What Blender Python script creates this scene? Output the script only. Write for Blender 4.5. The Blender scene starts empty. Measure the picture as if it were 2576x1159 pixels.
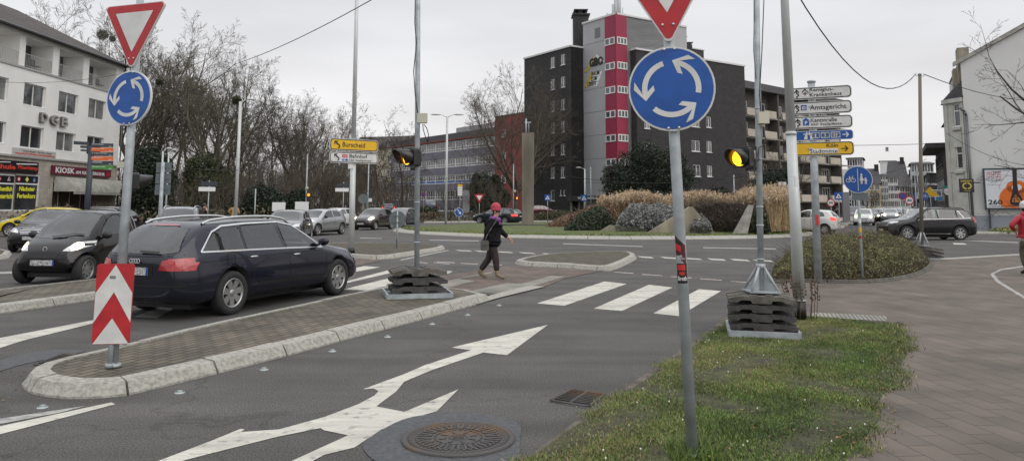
import bpy, bmesh, math, random
import numpy as np
from mathutils import Vector, Matrix, noise
from mathutils.bvhtree import BVHTree
R = math.radians
S = bpy.context.scene
COL = S.collection
random.seed(7)
# ---------------------------------------------------------------- camera
CAMH = 1.70
cam = bpy.data.objects.new('camera', bpy.data.cameras.new('camera')); COL.objects.link(cam); S.camera = cam
cam.data.sensor_width = 36; cam.data.lens = 36 * 1901 / 2575
cam.data.shift_y = -(1159 / 2 - 296) / 2575
cam.data.clip_end = 3000; cam.data.clip_start = .1
CM = Matrix.Translation((0, 0, CAMH)) @ Matrix.Rotation(R(90 + 6.6), 4, 'X') @ Matrix.Rotation(R(.22), 4, 'Z')
cam.matrix_world = CM
S.render.resolution_x = 1024; S.render.resolution_y = 460
# ---------------------------------------------------------------- world: overcast sky
W = bpy.data.worlds.new('World'); S.world = W; W.use_nodes = True
nt = W.node_tree; N = nt.nodes; LK = nt.links; N.clear()
out = N.new('ShaderNodeOutputWorld'); bg = N.new('ShaderNodeBackground'); LK.new(bg.outputs[0], out.inputs[0])
sky = N.new('ShaderNodeTexSky'); sky.sky_type = 'NISHITA'; sky.sun_disc = False
sky.sun_elevation = R(44); sky.sun_rotation = R(132); sky.dust_density = 4; sky.air_density = 1.5
hs = N.new('ShaderNodeHueSaturation'); hs.inputs['Saturation'].default_value = .25; hs.inputs['Value'].default_value = .1
LK.new(sky.outputs[0], hs.inputs['Color'])
tc = N.new('ShaderNodeTexCoord'); sep = N.new('ShaderNodeSeparateXYZ'); LK.new(tc.outputs['Generated'], sep.inputs[0])
ramp = N.new('ShaderNodeValToRGB'); LK.new(sep.outputs['Z'], ramp.inputs[0])
e = ramp.color_ramp.elements
e[0].position = 0; e[0].color = (.78, .75, .74, 1); e[1].position = .9; e[1].color = (1.3, 1.31, 1.35, 1)
x = e.new(.1); x.color = (.75, .74, .75, 1); x = e.new(.3); x.color = (.74, .75, .785, 1); x = e.new(.5); x.color = (.88, .91, .98, 1)
mp = N.new('ShaderNodeMapping'); mp.inputs['Scale'].default_value = (1.2, 1.2, 5); LK.new(tc.outputs['Generated'], mp.inputs[0])
nz = N.new('ShaderNodeTexNoise'); nz.inputs['Scale'].default_value = 1.6; nz.inputs['Detail'].default_value = 5; LK.new(mp.outputs[0], nz.inputs[0])
mr = N.new('ShaderNodeMapRange'); mr.inputs[1].default_value = .3; mr.inputs[2].default_value = .7; mr.inputs[3].default_value = .80; mr.inputs[4].default_value = 1.08
LK.new(nz.outputs[0], mr.inputs[0])
ml = N.new('ShaderNodeMix'); ml.data_type = 'RGBA'; ml.blend_type = 'MULTIPLY'; ml.inputs[0].default_value = 1
LK.new(ramp.outputs[0], ml.inputs[6]); LK.new(mr.outputs[0], ml.inputs[7])
mx = N.new('ShaderNodeMix'); mx.data_type = 'RGBA'; mx.inputs[0].default_value = .88
LK.new(hs.outputs[0], mx.inputs[6]); LK.new(ml.outputs[2], mx.inputs[7])
LK.new(mx.outputs[2], bg.inputs[0]); bg.inputs[1].default_value = 1
sun = bpy.data.objects.new('sun', bpy.data.lights.new('sun', 'SUN')); COL.objects.link(sun)
sun.data.energy = .8; sun.data.angle = R(60); sun.data.color = (1, .93, .84); sun.rotation_euler = (R(46), 0, R(48))
S.view_settings.view_transform = 'Standard'; S.view_settings.look = 'None'; S.view_settings.exposure = .3
# ---------------------------------------------------------------- photo geometry: a pixel of the 2575x1159 view -> a point of the place
CO = CM.translation
def ray(u, v): return (CM.to_3x3() @ Vector(((u - 1287.5) / 1901, -(v - 296) / 1901, -1)))
def G(u, v, z=0.):
    d = ray(u, v); return CO + d * ((z - CAMH) / d.z)
def P(u, v, Y):
    d = ray(u, v); return CO + d * (Y / d.y)
def hz(u, v, Y): return P(u, v, Y).z
def zz(x0, y0, s): return lambda x, y: ((x0 + x / s) / 1.1044, (y0 + y / s) / 1.1044)
# ---------------------------------------------------------------- materials
MATS = {}
def mat(name, col, rough=.6, var=0., scale=8., metal=0., bump=0., bscale=None, col2=None, coat=0., emit=None, es=1., spec=.5, detail=6., stretch=None, thr=(.35, .65)):
    if name in MATS: return MATS[name]
    m = bpy.data.materials.new(name); m.use_nodes = True; MATS[name] = m
    t = m.node_tree; b = t.nodes['Principled BSDF']; L = t.links
    b.inputs['Roughness'].default_value = rough; b.inputs['Metallic'].default_value = metal
    b.inputs['Coat Weight'].default_value = coat; b.inputs['Coat Roughness'].default_value = .05
    b.inputs['Specular IOR Level'].default_value = spec
    c = (*col, 1)
    co = t.nodes.new('ShaderNodeTexCoord'); mpn = t.nodes.new('ShaderNodeMapping'); L.new(co.outputs['Object'], mpn.inputs[0])
    if stretch: mpn.inputs['Scale'].default_value = stretch
    n = t.nodes.new('ShaderNodeTexNoise'); n.inputs['Scale'].default_value = scale; n.inputs['Detail'].default_value = detail; L.new(mpn.outputs[0], n.inputs[0])
    c2 = (*col2, 1) if col2 else tuple(max(0, k * (1 - var)) for k in col) + (1,)
    c1 = c if col2 else tuple(min(1, k * (1 + var)) for k in col) + (1,)
    r = t.nodes.new('ShaderNodeMapRange'); r.inputs[1].default_value = thr[0]; r.inputs[2].default_value = thr[1]; L.new(n.outputs[0], r.inputs[0])
    x = t.nodes.new('ShaderNodeMix'); x.data_type = 'RGBA'; x.inputs[6].default_value = c2; x.inputs[7].default_value = c1
    L.new(r.outputs[0], x.inputs[0]); L.new(x.outputs[2], b.inputs['Base Color'])
    m['mix'] = x.name
    if bump:
        bn = t.nodes.new('ShaderNodeTexNoise'); bn.inputs['Scale'].default_value = bscale or scale * 3; bn.inputs['Detail'].default_value = 4; L.new(mpn.outputs[0], bn.inputs[0])
        bb = t.nodes.new('ShaderNodeBump'); bb.inputs['Strength'].default_value = bump; bb.inputs['Distance'].default_value = .02; L.new(bn.outputs[0], bb.inputs['Height']); L.new(bb.outputs[0], b.inputs['Normal'])
    if emit:
        b.inputs['Emission Color'].default_value = (*emit, 1); b.inputs['Emission Strength'].default_value = es
    return m
def brickmat(name, c1, c2, mortar, bw, bh, rz=0., off=.5, rough=.85, msize=.01, coord='Object', nvar=.25, swap=False, bump=.4):
    m = mat(name, c1, rough); t = m.node_tree; b = t.nodes['Principled BSDF']; L = t.links
    co = t.nodes.new('ShaderNodeTexCoord'); mpn = t.nodes.new('ShaderNodeMapping'); L.new(co.outputs[coord], mpn.inputs[0])
    if swap:      # wall pattern: x+y along, z up
        sp = t.nodes.new('ShaderNodeSeparateXYZ'); L.new(co.outputs[coord], sp.inputs[0]); ad = t.nodes.new('ShaderNodeMath'); ad.operation = 'ADD'
        L.new(sp.outputs[0], ad.inputs[0]); L.new(sp.outputs[1], ad.inputs[1]); cb = t.nodes.new('ShaderNodeCombineXYZ'); L.new(ad.outputs[0], cb.inputs[0]); L.new(sp.outputs[2], cb.inputs[1]); L.new(cb.outputs[0], mpn.inputs[0])
    else: mpn.inputs['Rotation'].default_value = (0, 0, rz)
    k = t.nodes.new('ShaderNodeTexBrick'); L.new(mpn.outputs[0], k.inputs[0])
    k.inputs['Scale'].default_value = 1; k.inputs['Brick Width'].default_value = bw; k.inputs['Row Height'].default_value = bh
    k.inputs['Mortar Size'].default_value = msize; k.inputs['Mortar Smooth'].default_value = .3; k.offset = off
    k.inputs['Color1'].default_value = (*c1, 1); k.inputs['Color2'].default_value = (*c2, 1); k.inputs['Mortar'].default_value = (*mortar, 1)
    n = t.nodes.new('ShaderNodeTexNoise'); n.inputs['Scale'].default_value = 1.3; n.inputs['Detail'].default_value = 8; L.new(co.outputs[coord], n.inputs[0])
    r = t.nodes.new('ShaderNodeMapRange'); r.inputs[1].default_value = .3; r.inputs[2].default_value = .7; r.inputs[3].default_value = 1 - nvar; r.inputs[4].default_value = 1 + nvar; L.new(n.outputs[0], r.inputs[0])
    x = t.nodes.new('ShaderNodeMix'); x.data_type = 'RGBA'; x.blend_type = 'MULTIPLY'; x.inputs[0].default_value = 1
    L.new(k.outputs[0], x.inputs[6]); L.new(r.outputs[0], x.inputs[7]); L.new(x.outputs[2], b.inputs['Base Color'])
    bb = t.nodes.new('ShaderNodeBump'); bb.inputs['Strength'].default_value = bump; bb.inputs['Distance'].default_value = .01; bb.invert = True; L.new(k.outputs['Fac'], bb.inputs['Height']); L.new(bb.outputs[0], b.inputs['Normal'])
    return m
# ---------------------------------------------------------------- objects
FM = {}      # world matrix of every thing
def tag(o, label=None, cat=None, group=None, kind=None):
    if label: o['label'] = label
    if cat: o['category'] = cat
    if group: o['group'] = group
    if kind: o['kind'] = kind
    return o
def thing(name, label, cat, loc=(0, 0, 0), rz=0., group=None):
    o = bpy.data.objects.new(name, None); COL.objects.link(o); o.location = loc; o.rotation_euler = (0, 0, rz); o.empty_display_size = .2
    FM[o.name] = Matrix.Translation(loc) @ Matrix.Rotation(rz, 4, 'Z')
    return tag(o, label, cat, group)
def copy_tree(o, parent=None):
    c = o.copy(); COL.objects.link(c)
    if parent: c.parent = parent
    for ch in [q for q in bpy.data.objects if q.parent == o]: copy_tree(ch, c)
    return c
class MB:
    def __init__(s): s.v = []; s.f = []; s.m = []; s.sm = []
    def add(s, vs, fs, m=0, smooth=False, M=None):
        n = len(s.v); s.v += [tuple(M @ Vector(p)) if M else tuple(p) for p in vs]
        for f in fs: s.f.append(tuple(i + n for i in f)); s.m.append(m); s.sm.append(smooth)
        return s
    def box(s, c, d, rz=0, m=0, M=None):
        x, y, z = (k / 2 for k in d); ca, sa = math.cos(rz), math.sin(rz)
        vs = [(c[0] + a * x * ca - b * y * sa, c[1] + a * x * sa + b * y * ca, c[2] + g * z) for g in (-1, 1) for b in (-1, 1) for a in (-1, 1)]
        return s.add(vs, [(0, 2, 3, 1), (4, 5, 7, 6), (0, 1, 5, 4), (2, 6, 7, 3), (0, 4, 6, 2), (1, 3, 7, 5)], m, M=M)
    def b2(s, x0, x1, y0, y1, z0, z1, m=0): return s.box(((x0 + x1) / 2, (y0 + y1) / 2, (z0 + z1) / 2), (abs(x1 - x0), abs(y1 - y0), abs(z1 - z0)), 0, m)
    def cyl(s, p0, p1, r0, r1=None, n=12, m=0, cap=True, smooth=True):
        r1 = r0 if r1 is None else r1; p0, p1 = Vector(p0), Vector(p1); d = (p1 - p0).normalized()
        a = d.orthogonal().normalized(); b = d.cross(a); vs = []
        for p, r in ((p0, r0), (p1, r1)):
            for i in range(n):
                t = 2 * math.pi * i / n; vs.append(p + (a * math.cos(t) + b * math.sin(t)) * r)
        s.add(vs, [(i, (i + 1) % n, n + (i + 1) % n, n + i) for i in range(n)], m, smooth)
        if cap: s.add([], [], m); k = len(s.v) - 2 * n; s.f += [tuple(k + i for i in range(n))[::-1], tuple(k + n + i for i in range(n))]; s.m += [m, m]; s.sm += [False, False]
        return s
    def tube(s, pts, r, n=6, m=0):
        for a, b in zip(pts, pts[1:]): s.cyl(a, b, r, r, n, m)
        return s
    def lathe(s, prof, n=24, m=0, M=None, ms=None, smooth=True):   # prof of (r, z)
        vs = [(r * math.cos(2 * math.pi * i / n), r * math.sin(2 * math.pi * i / n), z) for r, z in prof for i in range(n)]
        for k in range(len(prof) - 1):
            pass
        n0 = len(s.v); s.v += [tuple(M @ Vector(p)) if M else p for p in vs]
        for k in range(len(prof) - 1):
            for i in range(n):
                s.f.append((n0 + k * n + i, n0 + k * n + (i + 1) % n, n0 + (k + 1) * n + (i + 1) % n, n0 + (k + 1) * n + i)); s.m.append(ms[k] if ms else m); s.sm.append(smooth)
        return s
    def sweep(s, pts, r, n=8, m=0):
        pts = [Vector(p) for p in pts]; k0 = len(s.v)
        for i, p in enumerate(pts):
            d = (pts[min(i + 1, len(pts) - 1)] - pts[max(i - 1, 0)]).normalized(); a = d.cross(Vector((0, 1, .01))).normalized(); b = d.cross(a)
            for j in range(n): t = 2 * math.pi * j / n; s.v.append(tuple(p + (a * math.cos(t) + b * math.sin(t)) * r))
        for i in range(len(pts) - 1):
            for j in range(n): s.f.append((k0 + i * n + j, k0 + i * n + (j + 1) % n, k0 + (i + 1) * n + (j + 1) % n, k0 + (i + 1) * n + j)); s.m.append(m); s.sm.append(True)
        return s
    def ball(s, c, r, m=0, n=12, k=8, jit=0, M=None):
        r = r if hasattr(r, '__len__') else (r, r, r); vs = []; fs = []
        for j in range(k + 1):
            p = math.pi * j / k
            for i in range(n):
                t = 2 * math.pi * i / n; q = 1 + (random.uniform(-jit, jit) if jit else 0)
                vs.append((c[0] + r[0] * q * math.sin(p) * math.cos(t), c[1] + r[1] * q * math.sin(p) * math.sin(t), c[2] + r[2] * q * math.cos(p)))
        for j in range(k):
            for i in range(n): fs.append((j * n + i, (j + 1) * n + i, (j + 1) * n + (i + 1) % n, j * n + (i + 1) % n))
        return s.add(vs, fs, m, True, M)
    def prism(s, pts, z0, z1, m=0, mside=None):     # pts xy, horizontal outline
        n = len(pts); a = sum(pts[i][0] * pts[(i + 1) % n][1] - pts[(i + 1) % n][0] * pts[i][1] for i in range(n))
        if a < 0: pts = pts[::-1]
        vs = [(p[0], p[1], z0) for p in pts] + [(p[0], p[1], z1) for p in pts]
        s.add(vs, [tuple(range(n, 2 * n))], m)
        s.add([], [], m); k = len(s.v) - 2 * n
        for i in range(n): s.f.append((k + i, k + (i + 1) % n, k + n + (i + 1) % n, k + n + i)); s.m.append(m if mside is None else mside); s.sm.append(False)
        return s
    def plate(s, pts, y0, y1, m=0, mb=None):          # pts xz outline, front at y0 (smaller y)
        n = len(pts); a = sum(pts[i][0] * pts[(i + 1) % n][1] - pts[(i + 1) % n][0] * pts[i][1] for i in range(n))
        if a < 0: pts = pts[::-1]
        k = len(s.v); s.v += [(p[0], y0, p[1]) for p in pts] + [(p[0], y1, p[1]) for p in pts]
        mb = m if mb is None else mb
        s.f.append(tuple(k + i for i in range(n))); s.m.append(m); s.sm.append(False)
        s.f.append(tuple(k + n + i for i in range(n))[::-1]); s.m.append(mb); s.sm.append(False)
        for i in range(n): s.f.append((k + i, k + n + i, k + n + (i + 1) % n, k + (i + 1) % n)); s.m.append(mb); s.sm.append(False)
        return s
    def build(s, name, mats, parent=None, M=None, kind=None, label=None, cat=None, group=None):
        vs = s.v
        pm = FM.get(parent.name) if parent else None
        if M is not None:
            T = (pm.inverted() @ M) if pm is not None else M; vs = [tuple(T @ Vector(p)) for p in vs]
        base = Vector((0, 0, 0))
        if parent is None and kind != 'structure' and vs:
            a = np.array(vs); base = Vector(((a[:, 0].min() + a[:, 0].max()) / 2, (a[:, 1].min() + a[:, 1].max()) / 2, a[:, 2].min())); vs = [tuple(r) for r in (a - np.array(base))]
        me = bpy.data.meshes.new(name); me.from_pydata(vs, [], s.f)
        if not isinstance(mats, (list, tuple)): mats = [mats]
        for q in mats: me.materials.append(q)
        me.polygons.foreach_set('material_index', s.m); me.polygons.foreach_set('use_smooth', s.sm); me.update()
        o = bpy.data.objects.new(name, me); COL.objects.link(o); o.location = base
        if parent: o.parent = parent; FM[o.name] = pm.copy() if pm is not None else Matrix()
        else: FM[o.name] = Matrix.Translation(base)
        return tag(o, label, cat, group, kind)
def evalmesh(o):
    dg = bpy.context.evaluated_depsgraph_get(); me = bpy.data.meshes.new_from_object(o.evaluated_get(dg)); return me
def rrect(w, h, r, cx=0, cz=0, n=4):
    pts = []
    for sx, sz, a0 in ((1, 1, 0), (-1, 1, 90), (-1, -1, 180), (1, -1, 270)):
        for i in range(n + 1):
            a = R(a0 + 90 * i / n); pts.append((cx + sx * (w / 2 - r) + r * math.cos(a), cz + sz * (h / 2 - r) + r * math.sin(a)))
    return pts
def circ(r, cx=0, cz=0, n=40, a0=0, a1=360): return [(cx + r * math.cos(R(a0 + (a1 - a0) * i / n)), cz + r * math.sin(R(a0 + (a1 - a0) * i / n))) for i in range(n + (a1 - a0 < 360))]
_tx = {}
def textmesh(body, bold=0.):
    k = (body, bold)
    if k in _tx: return _tx[k]
    cu = bpy.data.curves.new('t', 'FONT'); cu.body = body; cu.size = 1; cu.offset = bold; cu.resolution_u = 2
    o = bpy.data.objects.new('t', cu); COL.objects.link(o); bpy.context.view_layer.update(); me = evalmesh(o)
    vs = [v.co.copy() for v in me.vertices]; fs = [tuple(p.vertices) for p in me.polygons]
    bpy.data.objects.remove(o); bpy.data.curves.remove(cu)
    x0 = min(v.x for v in vs); x1 = max(v.x for v in vs); y0 = min(v.y for v in vs); y1 = max(v.y for v in vs)
    _tx[k] = ([((v.x - x0) / (x1 - x0), (v.y - y0) / (y1 - y0)) for v in vs], fs, (x1 - x0) / (y1 - y0)); return _tx[k]
def addtext(mb, body, x0, x1, z0, z1, y, m=0, bold=.01, align=None):      # letters fill the box x0..x1, z0..z1 on plane y, facing -y
    vs, fs, asp = textmesh(body, bold)
    if align is not None:      # keep proportions from the height
        w = asp * (z1 - z0); x0 = x0 if align == 'l' else (x1 - w if align == 'r' else (x0 + x1 - w) / 2); x1 = x0 + w
    mb.add([(x0 + a * (x1 - x0), y, z0 + b * (z1 - z0)) for a, b in vs], fs, m)
    return mb
# shared materials
galv = mat('galvanised_steel', (.34, .37, .385), .5, .2, 6, metal=.12, bump=.1, bscale=40)
greypaint = mat('grey_pole_paint', (.42, .44, .44), .45, .08, 3, metal=.2)
black = mat('black_plastic', (.012, .012, .013), .45)
rubber = mat('recycled_rubber', (.055, .053, .05), .8, .3, 14, bump=.1, bscale=60)
white = mat('white_sheeting', (.60, .60, .575), .45, .10, 5, detail=12)
signred = mat('red_sheeting', (.40, .016, .022), .45, .16, 6, detail=12)
signblue = mat('blue_sheeting', (.008, .075, .31), .45, .16, 6, detail=12)
signyel = mat('yellow_sheeting', (.72, .43, .008), .4, .05, 3)
signorange = mat('orange_sheeting', (.62, .12, .02), .45, .05, 3)
signgreen = mat('green_sheeting', (.05, .22, .03), .45, .05, 3)
anthr = mat('anthracite_paint', (.03, .04, .05), .5, .1, 3)
signback = mat('sign_back', (.12, .14, .145), .55, .1, 3)
ink = mat('black_lettering', (.01, .01, .01), .5)
chrome = mat('polished_metal', (.62, .62, .62), .32, metal=.9)
bolt = mat('bolt_steel', (.5, .5, .5), .3, metal=.8)
glassd = mat('window_glass', (.035, .04, .045), .05, .5, .5, spec=.9, coat=.5)
glassm = mat('window_glass_curtained', (.16, .165, .16), .12, .35, 1.2, spec=.8)
frame_w = mat('white_window_frame', (.7, .7, .69), .45, .04, 2)
amber = mat('amber_lamp', (.8, .35, .02), .3, emit=(1, .42, .02), es=3.2)
amber_dim = mat('amber_lamp_side', (.6, .2, .01), .3, emit=(1, .32, .02), es=1.4)
# ================================================================ GROUND
def asphalt(name, a, b, sc=90):
    m = mat(name, a, .82, 0, sc, col2=b, bump=.5, bscale=160, detail=3, thr=(.38, .62), spec=.35)
    t = m.node_tree; bs = t.nodes['Principled BSDF']; L = t.links
    co = [n for n in t.nodes if n.type == 'TEX_COORD'][0]
    n2 = t.nodes.new('ShaderNodeTexNoise'); n2.inputs['Scale'].default_value = .55; n2.inputs['Detail'].default_value = 9; n2.inputs['Roughness'].default_value = .62; L.new(co.outputs['Object'], n2.inputs[0])
    r = t.nodes.new('ShaderNodeMapRange'); r.inputs[1].default_value = .3; r.inputs[2].default_value = .7; r.inputs[3].default_value = .78; r.inputs[4].default_value = 1.22; L.new(n2.outputs[0], r.inputs[0])
    x = t.nodes.new('ShaderNodeMix'); x.data_type = 'RGBA'; x.blend_type = 'MULTIPLY'; x.inputs[0].default_value = 1
    src = t.nodes[m['mix']]; L.new(src.outputs[2], x.inputs[6]); L.new(r.outputs[0], x.inputs[7]); L.new(x.outputs[2], bs.inputs['Base Color'])
    n3 = t.nodes.new('ShaderNodeTexVoronoi'); n3.inputs['Scale'].default_value = 170; L.new(co.outputs['Object'], n3.inputs[0])
    r3 = t.nodes.new('ShaderNodeMapRange'); r3.inputs[1].default_value = 0; r3.inputs[2].default_value = .28; r3.inputs[3].default_value = 1.9; r3.inputs[4].default_value = .95; L.new(n3.outputs[0], r3.inputs[0])
    x3 = t.nodes.new('ShaderNodeMix'); x3.data_type = 'RGBA'; x3.blend_type = 'MULTIPLY'; x3.inputs[0].default_value = .55; L.new(x.outputs[2], x3.inputs[6]); L.new(r3.outputs[0], x3.inputs[7]); L.new(x3.outputs[2], bs.inputs['Base Color'])
    mp2 = t.nodes.new('ShaderNodeMapping'); mp2.inputs['Rotation'].default_value = (0, 0, R(-62)); mp2.inputs['Scale'].default_value = (.16, 1.5, 1); L.new(co.outputs['Object'], mp2.inputs[0])
    n4 = t.nodes.new('ShaderNodeTexNoise'); n4.inputs['Scale'].default_value = 1.1; n4.inputs['Detail'].default_value = 5; L.new(mp2.outputs[0], n4.inputs[0])
    r4 = t.nodes.new('ShaderNodeMapRange'); r4.inputs[1].default_value = .35; r4.inputs[2].default_value = .65; r4.inputs[3].default_value = .8; r4.inputs[4].default_value = 1.16; L.new(n4.outputs[0], r4.inputs[0])
    x4 = t.nodes.new('ShaderNodeMix'); x4.data_type = 'RGBA'; x4.blend_type = 'MULTIPLY'; x4.inputs[0].default_value = 1; L.new(x3.outputs[2], x4.inputs[6]); L.new(r4.outputs[0], x4.inputs[7])
    wp = t.nodes.new('ShaderNodeTexNoise'); wp.inputs['Scale'].default_value = 2.2; wp.inputs['Detail'].default_value = 6; L.new(co.outputs['Object'], wp.inputs[0])
    wa = t.nodes.new('ShaderNodeVectorMath'); wa.operation = 'MULTIPLY_ADD'; wa.inputs[1].default_value = (1.1, 1.1, 0); L.new(wp.outputs[1], wa.inputs[0]); L.new(co.outputs['Object'], wa.inputs[2])
    vo = t.nodes.new('ShaderNodeTexVoronoi'); vo.feature = 'DISTANCE_TO_EDGE'; vo.inputs['Scale'].default_value = .23; L.new(wa.outputs[0], vo.inputs[0])
    r5 = t.nodes.new('ShaderNodeMapRange'); r5.inputs[1].default_value = .0; r5.inputs[2].default_value = .006; r5.inputs[3].default_value = .62; r5.inputs[4].default_value = 1; L.new(vo.outputs[0], r5.inputs[0])
    x5 = t.nodes.new('ShaderNodeMix'); x5.data_type = 'RGBA'; x5.blend_type = 'MULTIPLY'; x5.inputs[0].default_value = .8; L.new(x4.outputs[2], x5.inputs[6]); L.new(r5.outputs[0], x5.inputs[7]); L.new(x5.outputs[2], bs.inputs['Base Color'])
    return m
asph = asphalt('asphalt', (.128, .122, .113), (.048, .046, .044), 70)
tar = mat('fresh_tar', (.058, .060, .064), .6, .3, 25, bump=.4)
def paintmat(name, c, wear, wc=(.1, .1, .1)):
    m = mat(name, c, .6, 0, 11, col2=wc, thr=wear, bump=.2, bscale=120, detail=14)
    t = m.node_tree; L = t.links; bs = t.nodes['Principled BSDF']; co = [n for n in t.nodes if n.type == 'TEX_COORD'][0]; mp2 = t.nodes.new('ShaderNodeMapping'); mp2.inputs['Rotation'].default_value = (0, 0, R(-62)); mp2.inputs['Scale'].default_value = (.5, 2.2, 1); L.new(co.outputs['Object'], mp2.inputs[0])
    n4 = t.nodes.new('ShaderNodeTexNoise'); n4.inputs['Scale'].default_value = 1.6; n4.inputs['Detail'].default_value = 8; n4.inputs['Roughness'].default_value = .7; L.new(mp2.outputs[0], n4.inputs[0])
    r4 = t.nodes.new('ShaderNodeMapRange'); r4.inputs[1].default_value = .35; r4.inputs[2].default_value = .6; r4.inputs[3].default_value = .62; r4.inputs[4].default_value = 1.05; L.new(n4.outputs[0], r4.inputs[0])
    x = t.nodes.new('ShaderNodeMix'); x.data_type = 'RGBA'; x.blend_type = 'MULTIPLY'; x.inputs[0].default_value = 1; L.new(t.nodes[m['mix']].outputs[2], x.inputs[6]); L.new(r4.outputs[0], x.inputs[7]); L.new(x.outputs[2], bs.inputs['Base Color']); return m
paint = paintmat('road_paint', (.56, .54, .47), (.30, .43), (.27, .26, .235))
paintw = paintmat('worn_road_paint', (.42, .41, .38), (.33, .55), (.2, .2, .19))
paintp = paintmat('worn_yellowish_paint', (.5, .42, .37), (.35, .5), (.2, .17, .16))
kerbm = mat('kerb_concrete', (.38, .37, .33), .9, 0, 21, col2=(.23, .215, .185), bump=.6, bscale=40, detail=12, thr=(.3, .6))
soil = mat('soil', (.10, .085, .06), .95, 0, 5, col2=(.05, .045, .03), bump=.8, bscale=30)
turf = mat('turf', (.085, .105, .03), .95, 0, 3, col2=(.05, .06, .02), bump=.8, bscale=60)
turf2 = mat('lawn', (.10, .13, .036), .95, 0, 2.5, col2=(.075, .085, .03), bump=.8, bscale=60)
conc = mat('pale_concrete', (.30, .29, .26), .85, .25, 3, bump=.3)
conc2 = mat('weathered_concrete', (.33, .30, .22), .9, 0, 1.5, col2=(.17, .155, .12), bump=.3, stretch=(1, 1, .3), detail=9)
def flat(name, pts, z, m, kind='structure'):
    mb = MB(); n = len(pts); a = sum(pts[i][0] * pts[(i + 1) % n][1] - pts[(i + 1) % n][0] * pts[i][1] for i in range(n))
    if a < 0: pts = pts[::-1]
    mb.add([(p[0], p[1], z) for p in pts], [tuple(range(n))]); return mb.build(name, m, kind=kind)
def GP(pts, f=None, z=0.): return [G(*(f(*p) if f else p), z) for p in pts]
flat('road', [(-1500, -30), (1500, -30), (1500, 2200), (-1500, 2200)], 0, asph)
def resample(path, step, closed=False):
    p = [Vector((a[0], a[1], 0)) for a in path]
    if closed: p.append(p[0])
    out = [p[0]]; acc = 0
    for a, b in zip(p, p[1:]):
        L = (b - a).length; d = step - acc
        while d < L: out.append(a + (b - a) * (d / L)); d += step
        acc = (acc + L) % step
    return out
def smooth(path, it=2, closed=False):
    p = [Vector((a[0], a[1], 0)) for a in path]
    for _ in range(it):
        q = [] if closed else [p[0]]
        for a, b in zip(p, p[1:] + ([p[0]] if closed else [])):
            if not closed and b is p[0]: break
            q += [a * .75 + b * .25, a * .25 + b * .75]
        if not closed: q.append(p[-1])
        p = q
    return p
def offs(path, d, closed=False):
    n = len(path); o = []
    for i in range(n):
        a = path[(i - 1) % n] if closed or i > 0 else path[i]; b = path[(i + 1) % n] if closed or i < n - 1 else path[i]
        t = (b - a).normalized(); o.append(path[i] + Vector((-t.y, t.x, 0)) * d)
    return o
def kerb(name, path, closed=False, w=.28, h=.12, step=1., side=1, lean=.05, m=None, z=0., z1=None):
    """a row of kerb stones: outline given at the road side foot; side=1 puts the stone to the left of the path"""
    mb = MB(); sub = resample(path, step / 4, closed); k = 0
    L = [offs(sub, side * d, closed) for d in (0, lean, w)]
    n = len(sub); h2 = z1 if z1 is not None else h + .015
    for i in range(0, n - (0 if closed else 1), 4):
        js = [(i + q) % n if closed else min(i + q, n - 1) for q in range(5)]
        if closed and i + 4 > n: js = [(i + q) % n for q in range(n - i + 1)]
        g = .012 / (step / 4); dh = random.uniform(-.006, .006); vs = []
        for c, j in enumerate(js):
            for l, zq in ((0, -.02), (0, .02), (1, h - .02), (1, h), (2, h2), (2, -.02)):
                p = L[l][j].copy(); 
                if c == 0 and len(js) > 1: p = p.lerp(L[l][js[1]], g)
                if c == len(js) - 1: p = p.lerp(L[l][js[-2]], g)
                if l == 1 and zq == h: p = p.lerp(L[2][j], .08)
                vs.append((p.x, p.y, z + zq + (dh if zq > .03 else 0)))
        fs = []
        for c in range(len(js) - 1):
            for l in range(5): fs.append((c * 6 + l, (c + 1) * 6 + l, (c + 1) * 6 + l + 1, c * 6 + l + 1) if side < 0 or True else ())
        e = (len(js) - 1) * 6; fs += [tuple(range(6)), tuple(range(e, e + 6))[::-1]]
        mb.add(vs, fs)
    return mb.build(name, m or kerbm, kind='structure')
def ccw(p): return sum(p[i][0] * p[(i + 1) % len(p)][1] - p[(i + 1) % len(p)][0] * p[i][1] for i in range(len(p))) > 0
Z2 = zz(1200, 500, 3.312); Z3 = zz(1700, 450, 3.311); Z8 = zz(900, 700, 1.999); Z7 = zz(1900, 650, 1.84); Z5 = zz(280, 560, 3.408); Z4 = zz(0, 560, 3.864); ZR = zz(2400, 350, 2.896)
cobble = brickmat('island_cobbles', (.145, .122, .09), (.09, .077, .06), (.04, .038, .022), .22, .11, R(-70), msize=.014, nvar=.35)
pavers = brickmat('brown_pavers', (.130, .107, .086), (.104, .087, .071), (.06, .05, .038), .42, .21, R(84), msize=.006, nvar=.28)
pavers_x = brickmat('crossing_pavers', (.14, .103, .083), (.10, .078, .064), (.045, .035, .028), .3, .3, R(18), msize=.008, nvar=.3)
tactile = brickmat('tactile_plates', (.42, .41, .36), (.36, .35, .31), (.13, .12, .1), .06, .055, R(18), off=0, msize=.014, nvar=.3, bump=.8)
# island with the beacon (raised, cobbled)
A = GP([(60, 985), (120, 1000), (180, 1004), (300, 1000), (400, 975), (570, 934), (750, 888), (890, 849), (1030, 813), (1110, 791), (1185, 770), (1248, 752), (1010, 724), (905, 748), (750, 782), (591, 818), (450, 852), (300, 892), (170, 922), (95, 940), (52, 965)])
A = [Vector((p.x, p.y, 0)) for p in A]
if not ccw(A): A = A[::-1]
A = smooth(A, 1, True)
kerb('island_kerb', A, True, w=.22, h=.12, step=1.0)
flat('island_paving', offs(resample(A, .25, True), .2, True), .12, cobble)
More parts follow.
